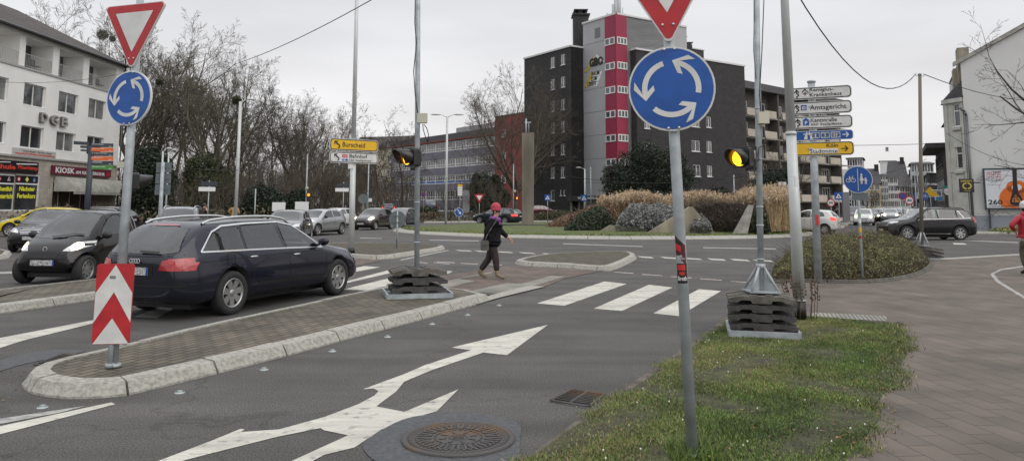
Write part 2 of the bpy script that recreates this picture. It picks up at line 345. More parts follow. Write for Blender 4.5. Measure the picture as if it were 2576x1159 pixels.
# flush crossing and next island
xp = GP([(-420, 960), (190, 870), (715, 785), (1565, 838), (1225, 905), (1035, 985), (640, 1075), (330, 1035), (-380, 1010)], Z2)
flat('crossing_paving', [(p.x, p.y) for p in xp], .010, pavers_x)
for q in ([(120, 935), (540, 848), (568, 856), (250, 915), (395, 935), (110, 1003), (60, 985)], [(820, 962), (1095, 884), (1225, 892), (990, 965), (900, 985), (610, 1052), (330, 1032), (690, 950)]):
    flat('tactile_paving', [(p.x, p.y) for p in GP(q, Z2)], .016, tactile)
flat('flush_kerb', [(p.x, p.y) for p in GP([(370, 1118), (600, 1052), (780, 1003), (910, 978), (1035, 988), (640, 1085), (410, 1150)], Z2)], .022, kerbm)
B = GP([(712, 788), (860, 738), (1100, 702), (1380, 690), (1656, 683)], Z2) + GP([(80, 850), (170, 854), (238, 882), (190, 920), (0, 1007)], Z3) + GP([(1565, 840), (1200, 812)], Z2)
B = [Vector((p.x, p.y, 0)) for p in B]
if not ccw(B): B = B[::-1]
B = smooth(B, 1, True)
kerb('island_kerb', B, True, w=.22, h=.12, step=.8)
flat('island_soil', offs(resample(B, .3, True), .2, True), .115, soil)
# island with the Burscheid post and its far continuation
Cc = [Vector((p.x, p.y, 0)) for p in GP([(883, 650), (960, 655), (1060, 640), (1124, 628), (1110, 623), (1000, 617), (880, 617), (800, 620), (790, 640)])]
if not ccw(Cc): Cc = Cc[::-1]
Cc = smooth(Cc, 1, True)
kerb('island_kerb', Cc, True, w=.2, h=.12, step=.8); flat('island_soil', offs(resample(Cc, .3, True), .18, True), .115, soil)
flat('crossing_paving', [(p.x, p.y) for p in GP([(720, 690), (880, 650), (960, 655), (905, 668), (780, 705)])], .010, pavers_x)
D_ = [Vector((p.x, p.y, 0)) for p in GP([(-200, 812), (0, 790), (245, 755), (420, 728), (700, 690), (705, 680), (520, 676), (300, 700), (245, 712), (0, 742), (-200, 770)])]
if not ccw(D_): D_ = D_[::-1]
kerb('island_kerb', D_, True, w=.22, h=.12, step=1.); flat('island_paving', offs(resample(D_, .3, True), .2, True), .115, cobble)
E_ = [Vector((p.x, p.y, 0)) for p in GP([(-250, 662), (-20, 656), (22, 650), (30, 640), (0, 634), (-250, 632)])]
if not ccw(E_): E_ = E_[::-1]
kerb('island_kerb', E_, True, w=.2, h=.12, step=1.); flat('island_soil', offs(resample(E_, .3, True), .18, True), .115, soil)
# pavement, gutter, verge on the right
edge = smooth([(p.x, p.y) for p in GP([(1150, 1330), (1290, 1185), (1400, 1095), (1530, 1003), (1700, 893), (1830, 793), (1905, 735), (1950, 706)])], 2)
flat('gutter', [tuple(p[:2]) for p in edge] + [tuple(p[:2]) for p in offs(edge, -.3)][::-1], .012, mat('gutter_stone', (.10, .085, .068), .9, .4, 5, bump=.5, bscale=50, detail=10))
side = [tuple(p[:2]) for p in offs(edge, -.29)] + [tuple(p[:2]) for p in GP([(2050, 676), (2200, 668), (2345, 655), (2575, 641), (2750, 632)])] + [(25, 15), (25, -5), (2, -5)]
flat('pavement', side, .024, pavers)
flat('kerb_line', [(p.x, p.y) for p in GP([(2345, 653), (2575, 639), (2760, 629), (2760, 632), (2575, 643), (2345, 657)])], .03, kerbm)
vg = GP([(1336, 1160), (1420, 1098), (1545, 1015), (1712, 902), (1838, 808), (1990, 796), (2100, 806), (2235, 815), (2262, 830), (2276, 880), (2262, 950), (2210, 1010), (2215, 1060), (2180, 1100), (2130, 1160), (2120, 1300), (1150, 1320)])
VG = [(p.x, p.y) for p in vg]
flat('grass_ground', VG, .03, mat('verge_soil', (.07, .075, .03), .95, 0, 6, col2=(.04, .035, .022), bump=.8, bscale=50))
flat('tactile_paving', [(p.x, p.y) for p in GP([(2048, 790), (2230, 799), (2230, 812), (2030, 801)])], .03, tactile)
flat('tactile_paving', [(p.x, p.y) for p in GP([(1925, 738), (1975, 738), (1975, 746), (1930, 746)])], .03, tactile)
def inpoly(px, py, poly):
    r = np.zeros(len(px), bool); n = len(poly); j = n - 1
    for i in range(n):
        xi, yi = poly[i]; xj, yj = poly[j]
        c = ((yi > py) != (yj > py)) & (px < (xj - xi) * (py - yi) / (yj - yi + 1e-12) + xi); r ^= c; j = i
    return r
def blades(name, poly, n, h, w, z, ms, seed=1, near=0., clump=.5, ragged=0.):
    rg = np.random.default_rng(seed); a = np.array(poly); lo, hi = a.min(0), a.max(0)
    lo[1] = max(lo[1], 3.0)
    x = rg.uniform(lo[0], hi[0], n * 3); y = rg.uniform(lo[1], hi[1], n * 3) if not near else lo[1] + (hi[1] - lo[1]) * rg.uniform(0, 1, n * 3) ** near
    if ragged: x2 = x + ragged * np.sin(y * 3.1 + np.sin(y * 7) * 1.5) * .6 + rg.normal(0, ragged * .5, n * 3)
    else: x2 = x
    k = inpoly(x2, y, poly)
    f = np.sin(x * 3.3 + np.sin(y * 2.7) * 1.3) * np.sin(y * 2.9 + np.sin(x * 4.1)) ; k &= (f * clump + rg.uniform(0, 1, n * 3)) > .2
    x = x[k][:n]; y = y[k][:n]; n = len(x); f = f[k][:n]
    t = rg.uniform(0, 2 * np.pi, n); hh = h * rg.uniform(.45, 1.25, n) * (1 + .35 * f); lean = rg.normal(0, .55, (n, 2)) * hh[:, None]; ww = w * rg.uniform(.6, 1.4, n)
    dx, dy = np.cos(t) * ww, np.sin(t) * ww
    v = np.zeros((n, 3, 3)); v[:, 0] = np.stack([x - dx, y - dy, np.full(n, z)], 1); v[:, 1] = np.stack([x + dx, y + dy, np.full(n, z)], 1); v[:, 2] = np.stack([x + lean[:, 0], y + lean[:, 1], z + hh], 1)
    me = bpy.data.meshes.new(name); me.from_pydata(v.reshape(-1, 3).tolist(), [], [(3 * i, 3 * i + 1, 3 * i + 2) for i in range(n)])
    for m in ms: me.materials.append(m)
    p = rg.uniform(0, 1, n) + .35 * np.sin(x * 1.7 + 1) * np.sin(y * 1.3); mi = np.clip(p * len(ms), 0, len(ms) - 1).astype(int); me.polygons.foreach_set('material_index', mi)
    o = bpy.data.objects.new(name, me); COL.objects.link(o); return o
gm = [mat('grass_green', (.115, .185, .035), .6, .3, 2), mat('grass_bright', (.16, .22, .04), .6, .3, 2), mat('grass_dark', (.065, .10, .025), .6, .3, 2), mat('grass_straw', (.30, .25, .12), .7, .3, 2)]
tag(blades('grass', VG, 190000, .021, .0038, .03, [gm[2], gm[0], gm[0], gm[1], gm[3]], 3, near=1.5, ragged=.12, clump=.75), 'short green winter grass of the verge beside the brown pavement', 'grass', kind='stuff')
mbd = MB(); rg = random.Random(4)
for i in range(42):
    p = G(rg.uniform(1450, 2200), 830 + 330 * rg.random() ** 1.3, .06)
    if not inpoly(np.array([p.x]), np.array([p.y]), VG)[0]: continue
    mbd.lathe([(.002, .012), (.006 * rg.uniform(.6, 1.3), .007), (.005, 0)], 6, M=Matrix.Translation(p))
mbd.build('daisy_flowers', mat('daisy_white', (.75, .75, .7), .6), kind='stuff', label='tiny white daisies scattered in the verge grass', cat='flowers')
mbd = MB()
for i in range(260):
    if i < 120: p = G(rg.uniform(2060, 2270), rg.uniform(820, 1120), .034)
    elif i < 190: p = G(rg.uniform(-10, 260), rg.uniform(930, 1010), .004)
    else: p = G(rg.uniform(1500, 2100), rg.uniform(850, 1150), .07)
    a = rg.uniform(0, 6.3); s = rg.uniform(.008, .022); mbd.add([(p.x + s * math.cos(a), p.y + s * math.sin(a), p.z), (p.x - s * .5 * math.sin(a), p.y + s * .5 * math.cos(a), p.z + .006), (p.x - s * math.cos(a), p.y - s * math.sin(a), p.z + .003), (p.x + s * .5 * math.sin(a), p.y - s * .5 * math.cos(a), p.z + .004)], [(0, 1, 2, 3)])
mbd.build('fallen_leaves', mat('dry_leaf', (.22, .13, .06), .8, .5, 3), kind='stuff', label='small dry brown leaves and litter scattered on verge and gutter', cat='leaves')
# sprawling weeds and moss where the verge frays onto the pavement
fr = [(p.x, p.y) for p in GP([(2190, 1160), (2215, 1050), (2255, 1000), (2285, 900), (2290, 850), (2265, 815), (2225, 812), (2235, 880), (2210, 980), (2130, 1160)])]
tag(blades('edge_weeds', fr, 14000, .05, .005, .024, [gm[3], gm[0], soil, gm[2]], 9, clump=.9, ragged=.12), 'ragged straw coloured grass creeping over the edge of the brown pavement', 'weeds', kind='stuff')
flat('cycle_line', [(p.x, p.y) for p in GP([(2640, 664), (2575, 670), (2515, 679), (2490, 692), (2505, 712), (2575, 755), (2640, 790), (2640, 783), (2575, 748), (2513, 709), (2499, 692), (2520, 682), (2575, 674), (2640, 668)])], .03, paintw)
# ---------------------------------------------------------------- road markings
def mark(pts, f=None, m=None, z=.0045, name='road_marking'): return flat(name, [(p.x, p.y) for p in GP(pts, f)], z, m or paint)
mark([(1350, 763), (1419, 769), (1576, 714), (1520, 708)]); mark([(1493, 776), (1564, 782), (1691, 723), (1632, 716)]); mark([(1643, 788), (1708, 795), (1813, 732), (1758, 727)])
mark([(60, 132), (60, 108), (225, 78), (312, 84)], Z8); mark([(40, 185), (390, 92), (455, 97), (100, 178)], Z8); mark([(105, 208), (238, 213), (470, 160), (350, 148)], Z8); mark([(650, 116), (690, 104), (716, 107), (690, 122)], Z8, paintw)
mark([(1243, 404), (708, 530), (815, 545), (560, 628), (440, 680), (215, 762), (275, 758), (302, 772), (280, 797), (190, 845), (0, 917), (-250, 985), (-464, 1000), (-440, 985), (-464, 982), (-629, 1050), (-917, 1159), (-980, 1190), (-840, 1180), (-783, 1159), (-563, 1102), (-254, 1025), (-20, 978), (0, 990), (133, 1018), (-176, 1159), (-250, 1200), (-80, 1170), (0, 1127), (170, 1085), (320, 985), (560, 903), (625, 885), (745, 763), (445, 888), (290, 857), (400, 775), (445, 720), (600, 655), (885, 558), (1015, 573)], Z8)
mark([(0, 850), (240, 804), (240, 812), (60, 856), (0, 875), (-60, 890), (-60, 860)]); mark([(-60, 1085), (280, 1012), (290, 1017), (-60, 1108)]); mark([(-60, 1062), (215, 1021), (150, 1038), (-60, 1078)], m=paintw)
mark([(335, 797), (420, 768), (445, 772), (395, 800)], m=paintw)
def blk(f, x0, y0, x1, y1, m=None):
    h = y1 - y0; mark([(x0, y0), (x1 - 28, y0 + .42 * h), (x1, y1), (x0 + 42, y1 - .38 * h)], f, m)
for q in ((210, 643, 372, 658), (385, 649, 560, 665), (592, 657, 752, 672), (795, 664, 958, 681), (1008, 672, 1166, 691), (1228, 679, 1376, 697)): blk(Z2, *q)
for q in ((228, 866, 388, 886), (440, 872, 615, 893), (640, 880, 832, 900), (870, 885, 1052, 908), (1080, 890, 1272, 913), (1288, 897, 1485, 918)): blk(Z3, *q)
for f, x0, y0, x1, y1 in ((Z2, 40, 750, 210, 760), (Z2, 258, 763, 424, 774), (Z2, 520, 774, 645, 783), (Z3, 8, 1008, 202, 1024), (Z3, 268, 1030, 466, 1045), (Z3, 530, 1050, 732, 1066), (Z3, 805, 1071, 1012, 1086), (Z3, 1085, 1093, 1292, 1110)):
    mark([(x0, y0), (x1 - 8, y1 - 3), (x1, y1 + 4), (x0 + 12, y0 + 6)], f, paintp)
for pts in ([(905, 598), (960, 599), (960, 600.4), (905, 599.4)], [(1079, 603), (1204, 605), (1204, 606.8), (1079, 604.6)], [(1416, 612.2), (1616, 619), (1616, 621), (1416, 614)], [(1768, 622), (1952, 625), (1952, 627), (1768, 624)], [(1130, 630), (1010, 655), (1005, 653), (1125, 629)], [(1040, 657), (1075, 661), (1075, 663), (1042, 659)], [(1090, 659), (1130, 663), (1130, 665), (1092, 661)]): mark(pts, m=paintw)
mark([(0, 684), (30, 683), (30, 688), (-60, 690)], m=paintw)
for k in range(8):   # zebra far right road and lane lines
    u = 2205 + k * 9; mark([(2215 + k * 26, 566 + k * 1.2), (2233 + k * 26, 566.6 + k * 1.2), (2250 + k * 26, 569.5 + k * 1.2), (2228 + k * 26, 569 + k * 1.2)], m=paintw)
mark([(2180, 566), (2235, 551), (2237, 552), (2186, 567.5)], m=paintw); mark([(2400, 603), (2560, 609), (2560, 611), (2400, 605)], m=paintw); mark([(1500, 654), (1540, 650), (1543, 652), (1506, 655.5)], m=paintw)
mark([(2395, 611), (2425, 612), (2432, 615), (2400, 615)]); 
# ---------------------------------------------------------------- manhole, gullies, studs
flat('tar_patch', [(p.x, p.y) for p in smooth(GP([(215, 1060), (300, 1000), (440, 925), (600, 900), (760, 893), (900, 900), (1020, 925), (1100, 960), (1085, 1040), (1090, 1130), (1020, 1190), (600, 1230), (300, 1180), (220, 1110)], Z8), 2, True)], .007, tar)
flat('tar_strip', [(p.x, p.y) for p in smooth(GP([(0, 905), (100, 880), (240, 880), (120, 903), (20, 925), (-60, 960), (-60, 930)]), 1, True)], .0055, tar)
c = G(*Z8(745, 1040)); iron = mat('rusty_cast_iron', (.075, .07, .066), .6, 0, 1.6, col2=(.13, .075, .04), metal=.3, thr=(.35, .5), bump=.5, bscale=60)
t = thing('manhole_cover', 'round rusty cast iron manhole cover with ring of slots in a tar patch', 'manhole cover', (c.x, c.y, .007), R(20))
mb = MB(); mb.lathe([(.415, 0), (.415, .012), (.375, .014), (.372, .006), (.365, .006)], 48); mb.build('frame_ring', iron, t)
mb = MB(); mb.lathe([(.364, .004), (.362, .013), (.33, .013), (.328, .010), (.0, .010)], 48)
for i in range(18):
    a = 2 * math.pi * i / 18; M = Matrix.Rotation(a, 4, 'Z')
    for s_ in (-1, 1): mb.box((.245, s_ * .026, .012), (.095, .018, .01), M=M)
for r_, n_, l_ in ((.17, 26, .022), (.30, 44, .026), (.345, 56, .02)):
    for i in range(n_): mb.box((r_, 0, .012), (.012 if r_ < .3 else .026, l_, .007), M=Matrix.Rotation(2 * math.pi * i / n_, 4, 'Z'))
for i in range(8): mb.box((.115, 0, .012), (.05, .016, .007), M=Matrix.Rotation(2 * math.pi * i / 8, 4, 'Z'))
for k in range(5): mb.box((0, -.04 + k * .02, .012), (.09 - abs(k - 2) * .015, .009, .008), rz=.3)
mb.lathe([(.06, .01), (.062, .016), (.07, .016), (.072, .01)], 24)
for i in range(18): mb.box((.245, 0, .0115), (.07, .026, .004), m=1, M=Matrix.Rotation(2 * math.pi * i / 18, 4, 'Z'))  # black boxes paint the darkness of the open slots
mb.build('lid', [iron, ink], t)
def gully(q, f, lab):
    p = [Vector((a.x, a.y, 0)) for a in GP(q, f)]; c = sum(p, Vector()) / 4
    t = thing('drain_grate', lab, 'drain grate', (c.x, c.y, .004)); L = lambda u, v: (p[0] * (1 - u) + p[3] * u) * (1 - v) + (p[1] * (1 - u) + p[2] * u) * v - c
    mb = MB(); mb.add([(*L(a, b)[:2], .004) for a, b in ((0, 0), (1, 0), (1, 1), (0, 1))], [(0, 1, 2, 3)]); mb.build('pit', ink, t)  # flat black sheet stands in for the dark of the open pit
    fr_ = MB()
    for a, b in ((0, 0), (1, 0)), ((1, 0), (1, 1)), ((1, 1), (0, 1)), ((0, 1), (0, 0)): fr_.cyl(L(*a), L(*b), .018, .018, 6)
    fr_.build('frame', iron, t); br = MB()
    for k in range(1, 9): br.cyl(L(0, k / 9) + Vector((0, 0, .012)), L(1, k / 9) + Vector((0, 0, .012)), .009, .009, 5)
    br.cyl(L(.5, 0) + Vector((0, 0, .01)), L(.5, 1) + Vector((0, 0, .01)), .013, .013, 5); br.build('grid', iron, t)
gully([(1262, 828), (1380, 768), (1558, 792), (1472, 860)], Z8, 'square iron drain grate in the gutter beside the grass verge')
gully([(88, 918), (160, 892), (238, 896), (168, 924)], None, 'iron drain grate beside the rounded nose of the cobbled island')
flat('tar_patch', [(p.x, p.y) for p in GP([(1240, 830), (1375, 757), (1590, 788), (1470, 872)], Z8)], .0035 - .0005, tar)
studg = mat('stud_glass', (.16, .21, .19), .1, .1, 5, coat=1)
for i, (u, v, l) in enumerate(((107, 1024, 'glass road stud on the asphalt left of the island nose'), (452, 987, 'glass road stud nearest the rounded kerb by the beacon'), (664, 929, 'glass road stud beside the island kerb, second from the front'), (836, 883, 'glass road stud beside the island kerb, third from the front'), (975, 847, 'glass road stud beside the island kerb, midway to the crossing'), (1087, 815, 'glass road stud beside the kerb in front of the ballast stack'), (1176, 792, 'glass road stud beside the kerb, second from the crossing'), (1255, 768, 'glass road stud beside the kerb nearest the crossing'))):
    p = G(u, v); mb = MB(); mb.lathe([(.045, 0), (.042, .006), (.034, .009)], 16, m=1); mb.lathe([(.030, .008), (.026, .018), (.014, .024), (.002, .026)], 14, m=0)
    mb.v = [(a + p.x, b + p.y, c_) for a, b, c_ in mb.v]; mb.build('road_stud', [studg, galv], label=l, cat='road stud', group='glass road studs along the island')
# ---------------------------------------------------------------- roundabout
RC = Vector((6, 52.5, 0)); ring = [RC + Vector((14 * math.cos(R(a)), 14 * math.sin(R(a)), 0)) for a in range(0, 360, 2)]
kerb('roundabout_kerb', ring, True, w=.55, h=.07, step=1.1, lean=.06, z1=.16)
mb = MB(); mb.lathe([(13.5, .15), (12.5, .2), (10, .32), (6, .4), (0.01, .42)], 96, M=Matrix.Translation(RC)); mb.build('roundabout_lawn', turf2, kind='structure')
lp = [(6 + 13.4 * math.cos(R(a)), 52.5 + 13.4 * math.sin(R(a))) for a in range(180, 361, 5)]
tag(blades('grass', lp, 26000, .09, .02, .17, [gm[0], gm[1], gm[2], gm[3]], 5), 'short grass on the rim of the round central island', 'grass', kind='stuff')
# surroundings beyond the ring road
flat('park_ground', [(-200, 47), (-19, 47), (-14, 52), (-13.5, 60), (-16, 90), (-30, 160), (-200, 160)], .01, soil)
kerb('park_kerb', [Vector(q) for q in ((-60, 46.9, 0), (-19, 46.9, 0), (-13.9, 52, 0), (-13.4, 60, 0), (-15.9, 90, 0))], False, w=.3, h=.14, step=2, side=1)
flat('far_lawn', [(-8.5, 72), (3, 78), (16, 78), (30, 68), (33, 72), (34, 100), (-4, 110)], .012, turf)
kerb('far_kerb', [Vector(q) for q in ((30, 68, 0), (16, 77.8, 0), (3, 77.8, 0), (-8.3, 71.8, 0), (-8, 100, 0))], False, w=.3, h=.14, step=2, side=-1)
flat('far_pavement', [(26.5, 49), (70, 45), (70, 80), (44, 72)], .012, conc); kerb('far_kerb', [Vector(q) for q in ((44, 72, 0), (26.5, 49, 0), (70, 45, 0))], False, w=.2, h=.12, step=2, side=1)
flat('far_pavement', [(19, 62), (23.5, 56.5), (26, 60), (60, 128), (30, 118)], .012, conc)
# ================================================================ SIGNS AND POSTS
class Fc:     # vertical plane through a point, local x along angle th, local -y facing out
    def __init__(s, o, th): s.o = Vector(o); s.th = th; s.x = Vector((math.cos(th), math.sin(th), 0)); s.n = Vector((math.sin(th), -math.cos(th), 0)); s.M = Matrix.Translation((s.o.x, s.o.y, 0)) @ Matrix.Rotation(th, 4, 'Z')
    def sz(s, u, v):
        d = ray(u, v); t = (s.o - CO).dot(s.n) / d.dot(s.n); p = CO + d * t; q = p - s.o; q.z = 0; return (q.dot(s.x), p.z)
def lean_M(base, top, th):      # frame standing at base, z axis along the leaning post, -y facing th
    z = (Vector(top) - Vector(base)).normalized(); y = Vector((-math.sin(th), math.cos(th), 0)); x = y.cross(z).normalized(); y = z.cross(x)
    M = Matrix((x, y, z)).transposed().to_4x4(); M.translation = base; return M
def roundabout_sign(parent, M, cz, r, y=-.06):
    mb = MB(); mb.plate(circ(r, 0, cz), y, y + .022); d = mb.build('sign_plate', [white], parent, M=M)
    pm = parent
    mb = MB(); mb.plate(circ(r * .955, 0, cz), y - .003, y); mb.build('blue_face', signblue, d, M=M)
    mb = MB()
    for k in range(3):
        a0 = 107 + 120 * k + (0 if k else -2); q = lambda a, rr: (rr * r * math.cos(R(a0 + a)), cz + rr * r * math.sin(R(a0 + a)))
        body = [q(a, .68) for a in range(0, 79, 6)] + [q(84, .68), q(62, .87), q(74, .87), q(99, .66), q(79, .39), q(62, .42), q(80, .555)] + [q(a, .555) for a in range(78, -1, -6)]
        mb.plate(body, y - .006, y - .003)
    mb.build('arrow_symbol', white, d, M=M)
    for s_ in (-1, 1):
        for z_ in (-.93, .93): MB().ball((s_ * r * .12, y - .004, cz + z_ * r), (.011, .008, .011), n=8, k=5).build('bolt', bolt, d, M=M)
def yield_sign(parent, M, z_tip, side, y=-.06):
    def tri(s, rad, dz=0):
        h = s * .866; c = [(0, z_tip + dz), (s / 2, z_tip + dz + h), (-s / 2, z_tip + dz + h)]; cc = (0, z_tip + dz + h * 2 / 3); pts = []
        for i, (px, pz) in enumerate(c):
            a = math.atan2(pz - cc[1], px - cc[0]); d = math.hypot(px - cc[0], pz - cc[1]) - 2 * rad
            for k in range(-3, 4): pts.append((cc[0] + d * math.cos(a) + rad * math.cos(a + R(20 * k)), cc[1] + d * math.sin(a) + rad * math.sin(a + R(20 * k))))
        return pts
    mb = MB(); mb.plate(tri(side, .035), y, y + .022); d = mb.build('sign_plate', [white], parent, M=M)
    mb = MB(); mb.plate(tri(side * .965, .032, side * .02), y - .003, y); mb.build('red_border', signred, d, M=M)
    mb = MB(); mb.plate(tri(side * .60, .004, side * .235), y - .006, y - .003); mb.build('white_field', white, d, M=M)
    for s_ in (-1, 1): MB().ball((s_ * side * .037, y - .005, z_tip + side * .15), (.011, .008, .011), n=8, k=5).build('bolt', bolt, d, M=M)
# --- big sign, right
b = G(1742, 1146, .03); tp = P(1689, 226, b.y); th = R(-13)
t = thing('traffic_sign', 'big blue roundabout sign under a yield triangle on a leaning post in the grass', 'traffic sign', b)
M = lean_M(b, tp, th); L = (tp - b).length; r = 107.5 / 1901 * b.y
mb = MB(); mb.cyl((0, 0, -.03), (0, 0, L + 1.1), .038, .038, 20); mb.cyl((0, 0, 0), (0, 0, .02), .06, .05, 16); mb.box((0, -.036, L - .25), (.09, .02, .04)); mb.box((0, -.036, L + .25), (.09, .02, .04))
mb.build('post', galv, t, M=M)
roundabout_sign(t, M, L, r); yield_sign(t, M, L + r + .004, 1.02)
# stickers wrapped round the post
def sticker(z0, z1, a0, a1, m, nm, rr=.0388, tilt=0., parent=t, M=M):
    mb = MB(); n = 12; vs = []
    for i in range(n + 1):
        a = R(-90 + a0 + (a1 - a0) * i / n)
        for z in (z0, z1): vs.append((rr * math.cos(a), rr * math.sin(a), z + tilt * (a1 - a0) * (i / n - .5) / 60))
    mb.add(vs, [(2 * i, 2 * i + 2, 2 * i + 3, 2 * i + 1) for i in range(n)], 0, True); return mb.build(nm, m, parent, M=M)
stb = mat('sticker_black', (.012, .01, .012), .4); str_ = mat('sticker_red', (.5, .02, .02), .4); stm = mat('sticker_maroon', (.07, .008, .015), .4); stw = mat('sticker_white', (.7, .7, .7), .4)
def zat(v): return (P(1715, v, b.y).z - b.z)
sk = sticker(zat(652), zat(603), -62, 50, stm, 'sticker', tilt=-.04); sticker(zat(629), zat(612), -58, 0, str_, 'red_mask', .0391, -.02, sk); sticker(zat(614), zat(603), -60, 10, stb, 'black_hood', .0392, -.02, sk)
sk2 = sticker(zat(711), zat(661), -60, 58, stb, 'sticker'); sticker(zat(678), zat(664), -50, 35, str_, 'red_cap', .0391, 0, sk2); sticker(zat(690), zat(682), -30, 25, str_, 'red_scarf', .0391, 0, sk2)
for k, (zz_, hh, tx, pr, x0, x1) in enumerate(((zat(647), .017, 'HATE', sk, -.03, .006), (zat(651.5), .012, 'ACK 513', sk, -.03, .022), (zat(704), .03, 'Broth', sk2, -.033, .033))):
    mb = MB(); addtext(mb, tx, x0, x1, zz_, zz_ + hh, 0, bold=.02); mb.v = [(.0394 * math.sin(x / .0394), -.0394 * math.cos(x / .0394), z) for x, y, z in mb.v]; mb.build('lettering', stw, pr, M=M)
# tuft at its foot
tag(blades('grass_tuft', [(b.x - .16, b.y - .16), (b.x + .16, b.y - .16), (b.x + .16, b.y + .16), (b.x - .16, b.y + .16)], 700, .13, .004, .03, [gm[0], gm[1], gm[2]], 2, clump=0), 'tuft of longer grass round the foot of the big sign post', 'grass', kind='stuff')
# --- left sign with beacon
b = G(286, 921, .13); tp = P(334, 249, b.y + .05); th = R(-18)
t = thing('traffic_sign', 'yield triangle and blue roundabout sign on the post behind the red and white beacon', 'traffic sign', b)
M = lean_M(b, tp, th); L = (tp - b).length
mb = MB(); mb.cyl((0, 0, -.02), (0, 0, L + .95), .036, .036, 20); mb.cyl((0, 0, 0), (0, 0, .03), .07, .06, 16); mb.build('post', galv, t, M=M)
roundabout_sign(t, M, L, 70.5 / 1901 * b.y, -.055); yield_sign(t, M, L + 72 / 1901 * b.y, .80, -.055)
f = Fc(b + Vector((0, -.09, 0)), R(8))
M2 = lean_M(b, tp, R(8)); z0 = .22; w = .345; h = .765
t2 = thing('guide_beacon', 'red and white chevron beacon plate on the rounded island nose', 'guide beacon', b + Vector((-.03, -.1, 0)))
mb = MB(); mb.plate(rrect(w, h, .03, -.02, z0 + h / 2), -.075, -.06); d = mb.build('plate', [signred], t2, M=M2)
mb = MB(); cx = -.02; zt = z0 + h
mb.plate([(cx, zt - .012), (cx + w / 2 - .004, zt - .28), (cx + w / 2 - .004, zt - .56), (cx, zt - .27), (cx - w / 2 + .004, zt - .56), (cx - w / 2 + .004, zt - .28)], -.078, -.075)
mb.plate([(cx, zt - .52), (cx + w / 2 - .01, z0 + .006), (cx - w / 2 + .01, z0 + .006)], -.078, -.075); mb.build('white_chevron', white, d, M=M2)
mb = MB(); mb.plate(rrect(.05, .026, .002, cx - .02, zt - .13), -.080, -.078); s_ = mb.build('sticker', stb, d, M=M2); mb = MB(); addtext(mb, 'ATHX', cx - .04, cx, zt - .138, zt - .124, -.0805); mb.build('lettering', stw, s_, M=M2)
mb = MB(); mb.cyl((-.02, -.05, 0), (-.02, -.05, z0 + .3), .025, .025, 10); mb.cyl((-.02, -.05, 0), (-.02, -.05, .04), .045, .04, 10); mb.build('stand', galv, t2, M=M2)
# --- temporary signal masts
rubber2 = mat('recycled_rubber_pale', (.11, .10, .085), .85, .35, 8, bump=.1, bscale=60)
def ballast(c, rz, layers, where, dz=.115, w=.42, l=.86, cols=2, shift=(0, 0), dirty=True):
    for k in range(layers):
        for q in range(cols):
            yy = (q - (cols - 1) / 2) * (w + .03); z = .07 + k * dz
            o = thing('ballast_plate', 'x', 'ballast plate', (c.x - yy * math.sin(rz) + random.uniform(-.015, .015), c.y + yy * math.cos(rz), c.z + z), rz + random.uniform(-.02, .02), 'rubber ballast plates loading the masts')
            o['label'] = 'black ballast plate of %s, %s, %s column' % (where, ['lowest layer', 'second layer from below', 'third layer from below', 'top layer'][k] if not (k == layers - 1) else 'top layer', 'front' if q == 0 else 'back')
            FM[o.name] = Matrix.Translation(o.location) @ Matrix.Rotation(rz, 4, 'Z')
            h = dz * .82; mb = MB(); pr = [(-l / 2, h * .62), (-l * .30, h), (l * .30, h), (l / 2, h * .62), (l / 2, h * .18), (l * .36, h * .10), (l * .30, h * .42), (l * .16, h * .42), (l * .14, 0), (-l * .14, 0), (-l * .16, h * .42), (-l * .30, h * .42), (-l * .36, h * .10), (-l / 2, h * .18)]
            for a, e in ((-w / 2, -w * .16), (w * .16, w / 2)): mb.plate(pr, a, e)
            pr2 = [(x_, min(z_, h * .82)) for x_, z_ in pr if abs(x_) < l * .45]; mb.plate(pr2, -w * .16, w * .16)
            mb.build('slab', rubber2 if (k == layers - 1) else rubber, o); mb = MB()
            for s_ in (-1, 1): mb.box((s_ * l * .12, 0, h + .003), (.10, w * .9, .012)); mb.box((s_ * l * .36, -w * .3, h * .72), (.05, .09, .03))
            mb.build('rib', rubber, o)
def mast(base, top, lab, lean=None):
    o = thing('signal_mast', lab, 'signal mast', base); return o
def foot(o, base, rz, w=.95, l=.9):
    M = Matrix.Translation(base) @ Matrix.Rotation(rz, 4, 'Z'); mb = MB()
    for s_ in (-1, 1): mb.box((0, s_ * w / 2, .04), (l, .035, .08)); mb.box((s_ * l / 2, 0, .042), (.035, w, .08))
    mb.box((0, 0, .045), (l * .95, .16, .06)); mb.build('foot_frame', galv, o, M=M)
